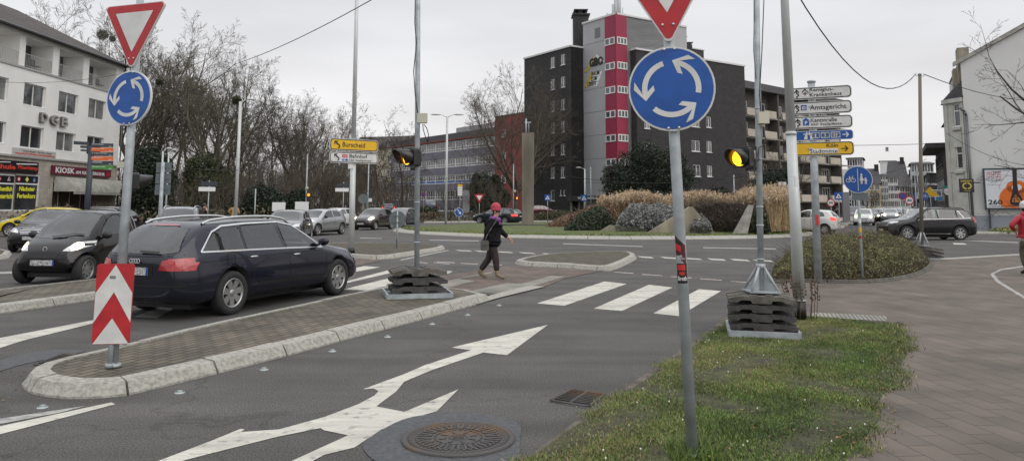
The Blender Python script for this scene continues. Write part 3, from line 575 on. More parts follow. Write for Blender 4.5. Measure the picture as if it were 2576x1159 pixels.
def signal_head(parent, c, th, s=1., back=False, dim=False):
    M = Matrix.Translation(c) @ Matrix.Rotation(th, 4, 'Z') @ Matrix.Scale(s, 4); mb = MB()
    mb.plate(rrect(.31, .33, .04), 0, .13); mb.plate(rrect(.27, .29, .05), .13, .17); mb.cyl((0, .01, 0), (0, -.04, 0), .145, .14, 28); mb.box((.0, .19, .17), (.05, .06, .05)); mb.box((.0, .19, -.17), (.05, .06, .05))
    hd = mb.build('signal_head', [mat('signal_housing', (.015, .016, .016), .3)], parent, M=M)
    mb = MB(); n = 24; vs = []
    for i in range(n + 1):
        a = R(-48 + 276 * i / n); dd = .10 + .2 * (.5 + .5 * math.sin(a))
        for r_ in (.142, .134):
            for y_ in (-.02, -.02 - dd): vs.append((r_ * math.cos(a), y_, r_ * math.sin(a) + (.0 if y_ > -.03 else -.01)))
    fs = []
    for i in range(n):
        k = 4 * i; fs += [(k, k + 4, k + 5, k + 1), (k + 2, k + 3, k + 7, k + 6), (k + 1, k + 5, k + 7, k + 3)]
    fs += [(0, 1, 3, 2), (4 * n, 4 * n + 2, 4 * n + 3, 4 * n + 1)]; mb.add(vs, fs, 0, True); mb.build('visor', [mat('visor_inner', (.02, .018, .017), .25)], hd, M=M)
    mb = MB(); vs = []; mb.cyl((0, -.045, 0), (0, -.062, 0), .128, .105, 28, smooth=False)
    for k in range(-5, 6): 
        ww = math.sqrt(max(0, .122 ** 2 - (k * .022) ** 2)); mb.box((0, -.066, k * .022), (ww * 1.7, .006, .006), m=1)
    mb.build('amber_lens', [amber_dim if dim else amber, mat('lens_rib', (.35, .12, .01), .3, emit=(1, .3, .0), es=.9)], hd, M=M)
beige = mat('beige_plastic', (.50, .48, .38), .5, .05, 3)
def cable(name, pts, r=.012, lab=None, parent=None, sag=None, m=None, M=None):
    mb = MB(); mb.tube(pts, r, 5)
    return mb.build(name, m or black, parent, M=M if M is not None else (Matrix() if parent else None), label=lab, cat='cable' if lab else None)
# centre mast
b = G(1048, 742, .13); tp = P(1051, 0, b.y)
o = mast(b, tp, 'galvanised mast with amber flashing signal standing on the cobbled island'); M = lean_M(b, tp, 0); L = (tp - b).length
mb = MB(); mb.cyl((0, 0, .05), (0, 0, L + 1.5), .046, .046, 16)
for z_ in (.9, 1.6, 2.35): mb.cyl((0, 0, z_), (0, 0, z_ + .025), .052, .052, 16)
mb.build('post', galv, o, M=M); foot(o, b, R(14), 1.0, 1.1)
ballast(b, R(14), 3, 'the cobbled island stack', dz=.145, w=.42, l=.92)
signal_head(o, P(1030, 397, b.y) + Vector((0, -.05, 0)), R(-50))
mb = MB(); p = P(1062, 298, b.y); mb.box(p, (.17, .14, .17)); mb.build('junction_box', beige, o, M=Matrix()); [MB().box(P(1048, v_, b.y) + Vector((-.05, 0, 0)), (.12, .05, .05)).build('bracket', black, o, M=Matrix()) for v_ in (378, 425)]
pts = [P(u, v, b.y - .07) for u, v in ((1063, 312), (1064, 325), (1070, 345), (1076, 358), (1078, 340), (1073, 322), (1066, 313))]; cable('loop_cable', pts, .008, parent=o)
pts = [P(u, v, b.y - .06) for u, v in ((1046, -60), (1044, 0), (1043, 60), (1047, 110), (1040, 180), (1044, 240), (1051, 290))]; cable('supply_cable', pts, .009, parent=o)
# right mast
b = G(1916, 850, .03) + Vector((-.0, .45, 0)); tp = P(1902, 0, b.y)
b.x = P(1913, 760, b.y).x
o = mast(b, tp, 'galvanised mast with bright amber flashing signal beside the verge grass'); M = lean_M(b, tp, 0); L = (tp - b).length
mb = MB(); mb.cyl((0, 0, .05), (0, 0, L + 1.5), .042, .042, 16)
for z_ in (.95, 1.4, 1.65, 2.3, 3.0): mb.cyl((0, 0, z_), (0, 0, z_ + .02), .049, .049, 16)
mb.build('post', galv, o, M=M); foot(o, b, R(-14), .92, .86); mb = MB()
for k in range(4):
    a = R(45 + 90 * k); mb.cyl((.25 * math.cos(a), .25 * math.sin(a), .55), (.045 * math.cos(a), .045 * math.sin(a), .86), .018, .018, 6); mb.add([(.22 * math.cos(a), .22 * math.sin(a), .55), (.045 * math.cos(a), .045 * math.sin(a), .55), (.045 * math.cos(a), .045 * math.sin(a), .8)], [(0, 1, 2)])
mb.box((0, 0, .54), (.4, .4, .02)); mb.cyl((0, 0, .84), (0, 0, .9), .062, .062, 12); mb.build('strut', galv, o, M=M)
ballast(b, R(-14), 4, 'the verge grass stack', dz=.115, w=.36, l=.84)
signal_head(o, P(1862, 398, b.y) + Vector((0, -.02, 0)), R(-50), .86)
mb = MB(); mb.box(P(1918, 297, b.y - .04), (.14, .12, .16)); mb.cyl(P(1918, 312, b.y - .04), P(1918, 320, b.y - .04), .03, .03, 8); mb.build('junction_box', beige, o, M=Matrix()); [MB().box(P(1893, v_, b.y), (.1, .04, .04)).build('bracket', black, o, M=Matrix()) for v_ in (372, 424)]
cable('loop_cable', [P(u, v, b.y - .07) for u, v in ((1918, 318), (1922, 335), (1926, 352), (1920, 366), (1908, 372), (1906, 392), (1909, 403), (1904, 406))], .006, parent=o)
cable('supply_cable', [P(u, v, b.y - .05) for u, v in ((1924, -80), (1921, 0), (1918, 80), (1916, 130), (1912, 200), (1911, 240), (1914, 285))], .007, parent=o)
cable('thin_cable', [P(u, v, b.y - .06) for u, v in ((1899, -60), (1898, 0), (1896, 60), (1895, 130), (1898, 160), (1901, 200))], .005, parent=o)
# left rear mast, partly hidden behind the sign post
b = G(296, 868, .13); tp = P(331, 330, b.y)
o = mast(b, tp, 'galvanised mast with dark signal head seen from behind, hidden behind the leaning sign post'); M = lean_M(b, tp, 0); L = (tp - b).length
mb = MB(); mb.cyl((0, 0, .0), (0, 0, L + 1.9), .04, .04, 14); mb.cyl((0, 0, 0), (0, 0, .03), .09, .09, 12); mb.build('post', galv, o, M=M)
mb = MB(); p = P(310, 415, b.y); mb.box(p, (.1, .1, .07)); mb.build('junction_box', beige, o, M=Matrix())
signal_head(o, P(340, 457, b.y + .35), R(145), .62)
cable('loop_cable', [P(u, v, b.y - .05) for u, v in ((314, 420), (310, 440), (308, 470), (316, 500), (322, 540))], .006, parent=o)
# wooden mast on ballast, right
b = G(2318, 652, .03); tp = P(2313, 190, b.y)
o = mast(b, tp, 'slim wooden mast carrying cables on ballast plates at the far pavement edge'); M = lean_M(b, tp, 0); L = (tp - b).length
wood = mat('weathered_pole_wood', (.16, .145, .12), .85, .3, 3, stretch=(1, 1, .1), bump=.3)
mb = MB(); mb.cyl((0, 0, .1), (0, 0, L), .062, .052, 12); mb.build('post', wood, o, M=M); foot(o, b, R(-20), .9, .9); mb = MB()
for k in range(4):
    a = R(45 + 90 * k); mb.cyl((.22 * math.cos(a), .22 * math.sin(a), .42), (.05 * math.cos(a), .05 * math.sin(a), .85), .03, .02, 6)
mb.box((0, 0, .44), (.36, .36, .03)); mb.build('strut', galv, o, M=M); mb = MB(); mb.cyl((0, 0, L), (0, 0, L + .06), .06, .06, 12)
for s_ in (-1, 1): mb.tube([(0, 0, L), (s_ * .12, 0, L - .03), (s_ * .15, 0, L + .03), (s_ * .12, 0, L + .07)], .01, 5)
mb.build('cable_hook', galv, o, M=M)
ballast(b + Vector((.1, 0, 0)), R(-20), 3, 'the wooden mast stack', dz=.11, w=.4, l=.95)
# lamp post, right
lampgrey = mat('lamp_post_paint', (.50, .52, .51), .4, .06, 3, metal=.15)
b = G(2012, 803, .03); tp = P(1973, 0, b.y)
t = thing('lamp_post', 'thick light grey tapered lamp post with black foot beside the ballast stack', 'lamp post', b); M = lean_M(b, tp, 0); L = (tp - b).length
mb = MB(); mb.cyl((0, 0, .28), (0, 0, 2.75), .088, .075, 24); mb.cyl((0, 0, 2.75), (0, 0, 2.8), .082, .078, 24); mb.cyl((0, 0, 2.8), (0, 0, L + 3), .07, .05, 24); mb.build('post', lampgrey, t, M=M)
mb = MB(); mb.cyl((0, 0, -.02), (0, 0, .28), .094, .092, 24); mb.build('foot_sleeve', black, t, M=M)
mb = MB(); mb.cyl((0, 0, .27), (0, 0, .29), .096, .096, 24); mb.build('collar', lampgrey, t, M=M)
mb = MB(); mb.tube([(0, 0, L + 3), (-.3, 0, L + 3.3), (-1.2, 0, L + 3.4)], .04, 8); mb.box((-1.5, 0, L + 3.4), (.7, .25, .1)); mb.build('lamp_head', lampgrey, t, M=M)
sticker(1.97, 2.12, -10, 30, stw, 'sticker', .0815, parent=t, M=M)
mb = MB()
for k in range(16):
    a = random.uniform(0, 6.28); x_, y_ = .14 * math.cos(a) + (.1 if k % 2 else -.1), .14 * math.sin(a); mb.tube([(x_, y_, 0), (x_ + .03, y_, .3), (x_ + .05 * math.cos(a), y_, .55 + .2 * random.random())], .006, 4)
    for q in range(6): mb.ball((x_ + .03 + random.uniform(-.02, .04), y_, .3 + .05 * q), (.014, .014, .02), n=5, k=3)
mb.v = [(x_ + b.x, y_ + b.y, z_ + b.z) for x_, y_, z_ in mb.v]
mb.build('dry_weed', mat('dry_weed', (.12, .085, .055), .9, .3, 9), label='dry brown weeds growing round the foot of the thick lamp post', cat='weed')
# ---- direction signs
def panel(parent, f, u0, v0, u1, v1, face, border=None, items=(), name='sign_panel', y=-.05, r=.05, dv=0, bw=.018):
    """v0,v1 given at the left end; texts are (text, fu0, fu1, fv0, fv1, mat, bold) as fractions of the panel"""
    s0, za = f.sz(u0, v0); s0b, zb = f.sz(u0, v1); s1, _ = f.sz(u1, (v0 + v1) / 2 + dv)
    w = s1 - s0; h = za - zb; cx = (s0 + s1) / 2; cz = (za + zb) / 2
    mb = MB(); mb.plate(rrect(w, h, min(r, h * .3), cx, cz), y, y + .03); d = mb.build(name, [white if border != 'none' else face], parent, M=f.M)
    i = bw * .6; yy = y
    if border not in (None, 'none'):
        mb = MB(); mb.plate(rrect(w - 2 * i, h - 2 * i, min(r, h * .3) * .85, cx, cz), y - .002, y); mb.build('border', border, d, M=f.M); yy = y - .002; i += bw
    if border != 'none': mb = MB(); mb.plate(rrect(w - 2 * i, h - 2 * i, min(r, h * .3) * .7, cx, cz), yy - .002, yy); mb.build('face', face, d, M=f.M)
    yy -= .004
    for it in items:
        mb = MB(); k = it[0]; X = lambda q: s0 + w * q; Z = lambda q: za - h * q
        if k == 't': addtext(mb, it[1], X(it[2]), X(it[3]), Z(it[5]), Z(it[4]), yy - .002, bold=it[7] if len(it) > 7 else .012); mb.build('lettering', it[6], d, M=f.M)
        elif k == 'r': mb.plate(rrect(w * (it[2] - it[1]), h * (it[4] - it[3]), .008, X((it[1] + it[2]) / 2), Z((it[3] + it[4]) / 2)), yy - .001, yy); mb.build('emblem', it[5], d, M=f.M)
        elif k == 'p': mb.plate([(X(a), Z(c)) for a, c in it[1]], yy - .002, yy - .0005); mb.build('arrow', it[2], d, M=f.M)
    return d
rarrow = lambda x0, x1, y0=.12, y1=.88: [(x0 + (x1 - x0) * a, y0 + (y1 - y0) * c) for a, c in ((0, .02), (.62, .0), (.62, .12), (.36, .14), (.72, .42), (.95, .52), (1, .74), (.92, .92), (.8, 1), (.62, 1), (.62, .86), (.76, .82), (.8, .70), (.72, .60), (.58, .58), (.46, .52), (.12, .24), (.12, .5), (0, .52))]
uparrow = lambda x0, x1, y0=.1, y1=.9: [(x0 + (x1 - x0) * a, y0 + (y1 - y0) * c) for a, c in ((.5, 0), (1, .38), (.86, .48), (.58, .24), (.6, .42), (.9, .58), (.92, .76), (.62, .86), (.62, 1), (.4, 1), (.4, .8), (.68, .7), (.66, .62), (.4, .5), (.42, .24), (.14, .48), (0, .38))]
harrow = lambda x0, x1, y0=.2, y1=.8: [(x0 + (x1 - x0) * a, y0 + (y1 - y0) * c) for a, c in ((0, .42), (.74, .42), (.48, .12), (.6, 0), (1, .5), (.6, 1), (.48, .88), (.74, .58), (0, .58))]
b = G(883, 636, .12); tp = P(897, 0, b.y)
t = thing('lamp_post', 'tall light grey lamp post on the small island carrying the yellow and white direction signs', 'lamp post', b); M = lean_M(b, tp, 0); L = (tp - b).length
mb = MB(); mb.cyl((0, 0, .0), (0, 0, 3.2), .1, .09, 20); mb.cyl((0, 0, 3.2), (0, 0, L + 2), .075, .055, 20); mb.build('post', lampgrey, t, M=M)
mb = MB(); mb.cyl((0, 0, 0), (0, 0, .16), .125, .105, 20); mb.build('foot_sleeve', black, t, M=M)
mb = MB(); mb.tube([(0, 0, L + 2), (-.4, 0, L + 2.3), (-1.3, 0, L + 2.4)], .04, 8); mb.box((-1.6, 0, L + 2.4), (.7, .25, .1)); mb.build('lamp_head', lampgrey, t, M=M)
f = Fc(P(889, 380, b.y) + Vector((0, -.1, 0)), R(36)); Z6 = zz(640, 200, 2.318)
t3 = thing('direction_sign', 'yellow Burscheid panel over a white Bahnhof panel on the grey lamp post', 'direction sign', (f.o.x, f.o.y, 3.0))
q = Z6(637, 425), Z6(637, 503), Z6(947, 436); panel(t3, f, q[0][0], q[0][1], q[2][0], q[1][1], signyel, ink, [('p', rarrow(.09, .21, .2, .82), ink), ('t', 'Burscheid', .255, .72, .27, .70, ink)], bw=.03, r=.1)
q = Z6(635, 511), Z6(635, 583), Z6(945, 515); panel(t3, f, q[0][0], q[0][1], q[2][0], q[1][1], white, ink, [('p', rarrow(.09, .2, .18, .82), ink), ('r', .25, .36, .22, .52, signred), ('t', 'DB', .265, .345, .29, .46, white), ('t', 'Bahnhof', .4, .77, .17, .52, ink), ('r', .25, .30, .63, .82, signblue), ('r', .315, .37, .63, .82, signblue), ('t', 'P', .265, .285, .66, .79, white), ('t', '160 Stellplätze', .4, .86, .64, .86, ink)], bw=.025, r=.1)
for v_ in (350, 362, 388, 402): MB().box((*P(889, v_, b.y)[:2], P(889, v_, b.y).z), (.24, .2, .03)).build('clamp', galv, t3, M=Matrix())
mb = MB(); mb.plate(rrect(.18, .2, .01, -.07, P(885, 417, b.y).z), -.02, 0); mb.build('sticker', white, t3, M=f.M)
# right direction sign
b = G(2053, 655, .03); b = Vector((P(2053, 600, 17).x, 17, .03)); tp = P(2041, 230, 17)
f = Fc(P(2045, 300, 17) + Vector((0, -.08, 0)), R(-27))
t = thing('direction_sign', 'stack of five direction panels on a galvanised post growing out of the low bush', 'direction sign', b); M = lean_M(b, tp, 0); L = (tp - b).length
mb = MB(); mb.cyl((0, 0, 0), (0, 0, L + .2), .085, .078, 16); mb.cyl((0, 0, L + .2), (0, 0, L + .24), .095, .09, 16); mb.build('post', galv, t, M=M)
ZS = zz(2150, 200, 2.2286); redc = signred
def pan(y0l, y1l, y0r, xr, face, border, items):
    a = ZS(80, y0l); c = ZS(80, y1l); e = ZS(xr, y0r); panel(t, f, a[0], a[1], e[0], c[1], face, border, items, bw=.02, r=.09)
pan(106, 180, 82, 481, white, ink, [('p', uparrow(.11, .2, .12, .86), ink), ('r', .235, .33, .28, .74, stw), ('p', [(.23, .4), (.285, .1), (.34, .4), (.325, .45), (.285, .24), (.245, .45)], ink), ('r', .27, .3, .36, .7, redc), ('r', .245, .325, .46, .60, redc), ('t', 'Remigius-', .36, .73, .10, .46, ink), ('t', 'Krankenhaus', .36, .85, .48, .8, ink)])
pan(195, 272, 177, 483, white, ink, [('p', uparrow(.11, .2, .16, .84), ink), ('r', .22, .31, .24, .66, signblue), ('p', [(.24, .35), (.29, .35), (.29, .58), (.24, .58)], white), ('p', [(.25, .40), (.28, .40), (.28, .53), (.25, .53)], signblue), ('t', 'Amtsgericht', .36, .92, .28, .76, ink)])
pan(283, 360, 268, 487, white, ink, [('p', uparrow(.12, .22, .16, .84), ink), ('r', .25, .345, .28, .72, signblue), ('t', 'P', .28, .32, .36, .66, white, .03), ('p', [(.24, .3), (.297, .12), (.355, .3)], signblue), ('t', 'Kantstraße', .37, .77, .18, .48, ink), ('t', '350 Stellplätze', .37, .84, .57, .8, ink)])
pan(372, 430, 360, 491, signblue, signblue, [('p', [(.26, .88), (.3, .12), (.32, .12), (.315, .88)], white), ('p', [(.36, .88), (.335, .12), (.355, .12), (.41 - .01, .88)], white), ('r', .25, .4, .28, .38, white), ('r', .37 + .01, .5, .2, .8, white), ('r', .388, .493, .26, .74, signblue), ('t', '1', .43, .45, .34, .66, white), ('r', .52, .65, .2, .8, white), ('r', .528, .642, .26, .74, signblue), ('t', '3', .57, .6, .34, .66, white), ('r', .67, .81, .2, .8, white), ('r', .678, .802, .26, .74, signblue), ('t', '59', .71, .77, .34, .66, white), ('p', harrow(.84, .94, .2, .8), white)])
pan(441, 524, 430, 496, signyel, ink, [('t', 'Köln', .60, .77, .14, .42, ink), ('r', .34, .77, .5, .84, stw), ('t', 'Stadtmitte', .35, .76, .54, .82, ink), ('p', harrow(.81, .92, .3, .74), ink)])
for v_ in (235, 270, 305, 340, 375): MB().box(P(2044, v_, 17), (.26, .2, .03)).build('clamp', galv, t, M=Matrix())
mb = MB(); mb.plate(rrect(.06, .22, .005, -.02 + .02, P(2050, 553, 17).z), -.01, 0); mb.build('sticker', str_, t, M=Fc((b.x, b.y - .085, 0), 0).M)
# shared cycle and foot path sign
b = Vector((P(2164, 600, 17.2).x, 17.2, .03)); tp = P(2157, 452, 17.2)
t = thing('traffic_sign', 'round blue sign with bicycle and walking pair on a thin stickered post in the bush', 'traffic sign', b); M = lean_M(b, tp, R(-22)); L = (tp - b).length
mb = MB(); mb.cyl((0, 0, 0), (0, 0, L + .33), .03, .03, 12); mb.build('post', galv, t, M=M); mb = MB(); mb.plate(circ(.303, 0, L), -.05, -.03); d = mb.build('sign_plate', white, t, M=M); mb = MB(); mb.plate(circ(.29, 0, L), -.053, -.05); mb.build('blue_face', signblue, d, M=M)
mb = MB(); y_ = -.055
mb.box((0, y_, L), (.012, .004, .5))
for cx in (-.20, -.095):
    o_, i_ = circ(.048, cx, L - .015, 20), circ(.037, cx, L - .015, 20); n = 20; k0 = len(mb.v)
    mb.add([(a, y_, c_) for a, c_ in o_] + [(a, y_, c_) for a, c_ in i_], [(i, (i + 1) % n, n + (i + 1) % n, n + i) for i in range(n)])
for a, c_ in (((-.2, -.015), (-.165, .045)), ((-.165, .045), (-.105, .045)), ((-.105, .045), (-.145, -.02)), ((-.145, -.02), (-.2, -.015)), ((-.095, -.015), (-.115, .07)), ((-.145, -.02), (-.172, .065)), ((-.19, .068), (-.155, .068)), ((-.12, .075), (-.09, .07))): mb.cyl((a[0], y_, L + a[1]), (c_[0], y_, L + c_[1]), .006, .006, 5)
mb.plate(circ(.022, .075, L + .115, 12), y_, y_ + .003); mb.plate([(.06, L + .09), (.09, L + .09), (.1, L + .03), (.125, L - .02), (.095, L - .02), (.092, L - .1), (.078, L - .1), (.075, L - .02), (.068, L - .1), (.054, L - .1), (.055, L - .02), (.035, L - .02), (.05, L + .03)], y_, y_ + .003)
mb.plate(circ(.018, .16, L + .03, 12), y_, y_ + .003); mb.plate([(.148, L + .01), (.172, L + .01), (.2, L - .03), (.178, L - .03), (.18, L - .1), (.166, L - .1), (.16, L - .04), (.154, L - .1), (.14, L - .1), (.142, L - .02), (.11, L + .0), (.11, L + .012)], y_, y_ + .003)
mb.build('symbol', white, d, M=M); mb = MB(); mb.plate(rrect(.34, .16, .01, .03, L - .38), -.03, -.02); mb.build('plate_back', signback, t, M=M)
for z_, m_, h_ in ((.95, signred, .07), (1.1, signyel, .1), (1.3, stw, .09), (1.45, mat('sticker_green', (.2, .4, .15), .5), .07)): sticker(z_, z_ + h_, -70, 60, m_, 'sticker', .0305, parent=t, M=M)
# finger post left
Y = 31; b = Vector((P(221, 500, Y).x, Y, 0)); t = thing('finger_post', 'dark grey pedestrian finger post with orange and green panels in front of the kiosk', 'finger post', b)
mb = MB(); mb.cyl((0, 0, 0), (0, 0, hz(218, 388, Y) + .35), .12, .11, 12); mb.build('post', anthr, t); Za = zz(0, 380, 2.634); f = Fc(b + Vector((0, -.1, 0)), R(20))
for i, (m_, tx) in enumerate(((anthr, 'Bahnhof Opladen'), (signorange, 'Opladener Platz'), (anthr, 'St. Remigius Krankenhaus'), (signorange, 'Fußgängerzone'), (anthr, 'Kantstraße'), (signgreen, 'Düsseldorfer Straße'))):
    a = Za(668, 46 + i * 32.5); c = Za(668, 75 + i * 32.5); e = Za(829, 58 + i * 31); s0, z1 = f.sz(*a); _, z0 = f.sz(*c); s1, _ = f.sz(*e)
    mb = MB(); mb.plate([(s0, z0), (s1, z0), (s1, z1), (s0, z1)], -.02, .02); d = mb.build('panel', m_, t, M=f.M); mb = MB(); w = s1 - s0; hh = z1 - z0
    addtext(mb, tx, s0 + .04 * w, s0 + w * (.35 + .015 * len(tx)), z0 + hh * .55, z0 + hh * .85, -.024); addtext(mb, '400 m', s1 - w * .2, s1 - w * .04, z0 + hh * .12, z0 + hh * .36, -.024); mb.build('lettering', stw, d, M=f.M)
f2 = Fc(b + Vector((0, -.1, 0)), R(55))
for a, c, e in (((541, 32), (541, 56), 650), ((590, 64), (590, 82), 650), ((592, 92), (592, 106), 650)):
    s0, z1 = f2.sz(*Za(*a)); _, z0 = f2.sz(*Za(*c)); s1, _ = f2.sz(*Za(e, a[1])); mb = MB(); mb.plate([(s0, z0), (s1, z0), (s1, z1), (s0, z1)], -.02, .02); mb.build('panel', anthr, t, M=f2.M)
def post(name, lab, cat, u, vb, Y, vt, r, m=galv, z=0.): 
    b = Vector((P(u, vb, Y).x, Y, z)); t = thing(name, lab, cat, b); mb = MB(); h = hz(u, vt, Y) - z; mb.cyl((0, 0, 0), (0, 0, h), r, r * .85, 10); mb.build('post', m, t); return t, b, h
# grey sign panels seen from behind
t, b, h = post('direction_sign', 'two columns of grey sign panels seen from behind on a post beyond the cars', 'direction sign', 404, 520, 25, 408, .07)
for i in range(3):
    for s_ in (-1, 1):
        mb = MB(); zt = hz(404, 408 + i * 28, 25); zb = hz(404, 434 + i * 28, 25); mb.plate([(s_ * .03, zb), (s_ * .25, zb), (s_ * .25, zt), (s_ * .03, zt)], .06, .09); mb.box((s_ * .1, .05, (zt + zb) / 2), (.2, .02, .03)); mb.build('sign_panel', signback, t)
# round sign from behind
t, b, h = post('traffic_sign', 'small round sign seen from its grey back on the soil island', 'traffic sign', 998, 617, 28.5, 531, .035, z=.12)
mb = MB(); zc = hz(999, 551, 28.5) - .12; mb.plate(circ(.31, 0, zc), -.0, .02); mb.box((0, -.03, zc + .12), (.3, .02, .03)); mb.box((0, -.03, zc - .12), (.3, .02, .03)); mb.build('sign_plate', signback, t)
# ---- cables
def wire(lab, a, c, sag, r=.014, n=14):
    a, c = Vector(a), Vector(c); pts = [a.lerp(c, i / n) - Vector((0, 0, 4 * sag * (i / n) * (1 - i / n))) for i in range(n + 1)]
    mb = MB(); mb.tube(pts, r, 5); mb.build('overhead_cable', black, label=lab, cat='cable', group=None)
mt = P(2313, 188, 24); wire('cable sagging from the wooden mast up across the sky to the upper left', P(1990, -40, 14), mt + Vector((-.15, 0, 0)), 1.1)
wire('cable running from the wooden mast to the white gable wall', mt + Vector((.15, 0, 0)), P(2720, 235, 40), .6); wire('long cable sloping down from the sky at top centre to the bare trees', P(935, 0, 20), P(590, 162, 34), .15)
wire('cable continuing left past the bare trees to the leaning sign', P(590, 162, 34), P(345, 178, 40), 1.2); wire('thin cable crossing the white facade on the left', P(-20, 205, 40), P(345, 178, 40), .3, .01)
wire('cable between the far masts in front of the dark evergreen', P(1290, 413, 60), P(1950, 430, 56), 1.2, .02); wire('thin cable between the two left masts before the trees', P(492, 425, 40), P(768, 388, 60), .5, .018); wire('thin cable from the slim mast to the school building', P(768, 388, 60), P(1290, 413, 60), 1.6, .018)
wire('cable over the far shopping street on the right', P(2140, 366, 60), P(2580, 350, 60), .1, .02); wire('lower cable across the gable wall above the billboard', P(2380, 335, 50), P(2620, 420, 50), .5, .015); wire('cable over the rooftops of the shopping street', P(2120, 452, 70), P(2330, 400, 80), .4, .02)
wire('cable in front of the evergreen right of the big sign', P(1700, 428, 50), P(2060, 418, 50), .4, .016)
# ================================================================ VEHICLES
def lerpt(pts, x):
    if x <= pts[0][0]: return pts[0][1]
    for a, b in zip(pts, pts[1:]):
        if x <= b[0]: return a[1] + (b[1] - a[1]) * (x - a[0]) / max(1e-9, b[0] - a[0])
    return pts[-1][1]
def carpaint(name, c, metal=.3, rough=.28): return mat(name, c, rough * .7, .04, 2, metal=metal, coat=.55 if max(c) < .05 else 1., spec=.3)
carglass = mat('car_glass', (.05, .06, .06), .04, .5, 1.1, spec=.9, coat=1., detail=2)  # mottled tone in the glass colour imitates reflections
def seethrough(name, tint, k):
    m = bpy.data.materials.new(name); m.use_nodes = True; MATS[name] = m; t = m.node_tree; t.nodes.clear(); L = t.links; o = t.nodes.new('ShaderNodeOutputMaterial'); a = t.nodes.new('ShaderNodeBsdfTransparent'); a.inputs[0].default_value = (*tint, 1)
    g = t.nodes.new('ShaderNodeBsdfGlossy'); g.inputs['Roughness'].default_value = .02; lw = t.nodes.new('ShaderNodeFresnel'); lw.inputs[0].default_value = 1.5; ad = t.nodes.new('ShaderNodeMath'); ad.operation = 'MULTIPLY_ADD'; ad.inputs[1].default_value = 1.6; ad.inputs[2].default_value = k; ad.use_clamp = True; L.new(lw.outputs[0], ad.inputs[0])
    x = t.nodes.new('ShaderNodeMixShader'); L.new(ad.outputs[0], x.inputs[0]); L.new(a.outputs[0], x.inputs[1]); L.new(g.outputs[0], x.inputs[2]); L.new(x.outputs[0], o.inputs[0]); return m
glass_t = seethrough('tinted_car_glass', (.62, .68, .66), .05)
carglass_light = mat('car_glass_light', (.16, .18, .175), .06, .45, .9, spec=.9, coat=1., detail=2)
tyre_m = mat('tyre_rubber', (.022, .022, .022), .85, .2, 20); rim_m = mat('alloy_rim', (.42, .42, .42), .3, metal=.8); rimd_m = mat('steel_rim', (.22, .22, .22), .4, metal=.6)
headl = mat('headlight_lens', (.55, .56, .56), .08, .3, 12, coat=1.); headl_on = mat('headlight_lit', (.9, .85, .7), .2, emit=(1, .86, .55), es=3.2)
taill = mat('tail_light', (.35, .008, .012), .12, .3, 14, coat=1.); taill_on = mat('tail_light_lit', (.7, .02, .02), .2, emit=(1, .05, .03), es=1.2)
platem = mat('licence_plate', (.55, .55, .55), .5, 0, 60, col2=(.03, .03, .03), thr=(.42, .5)); plateb = mat('plate_blue_band', (.01, .05, .3), .5); seam = mat('panel_gap', (.004, .004, .004), .8)
def lamp_mat(on): return headl_on if on else headl
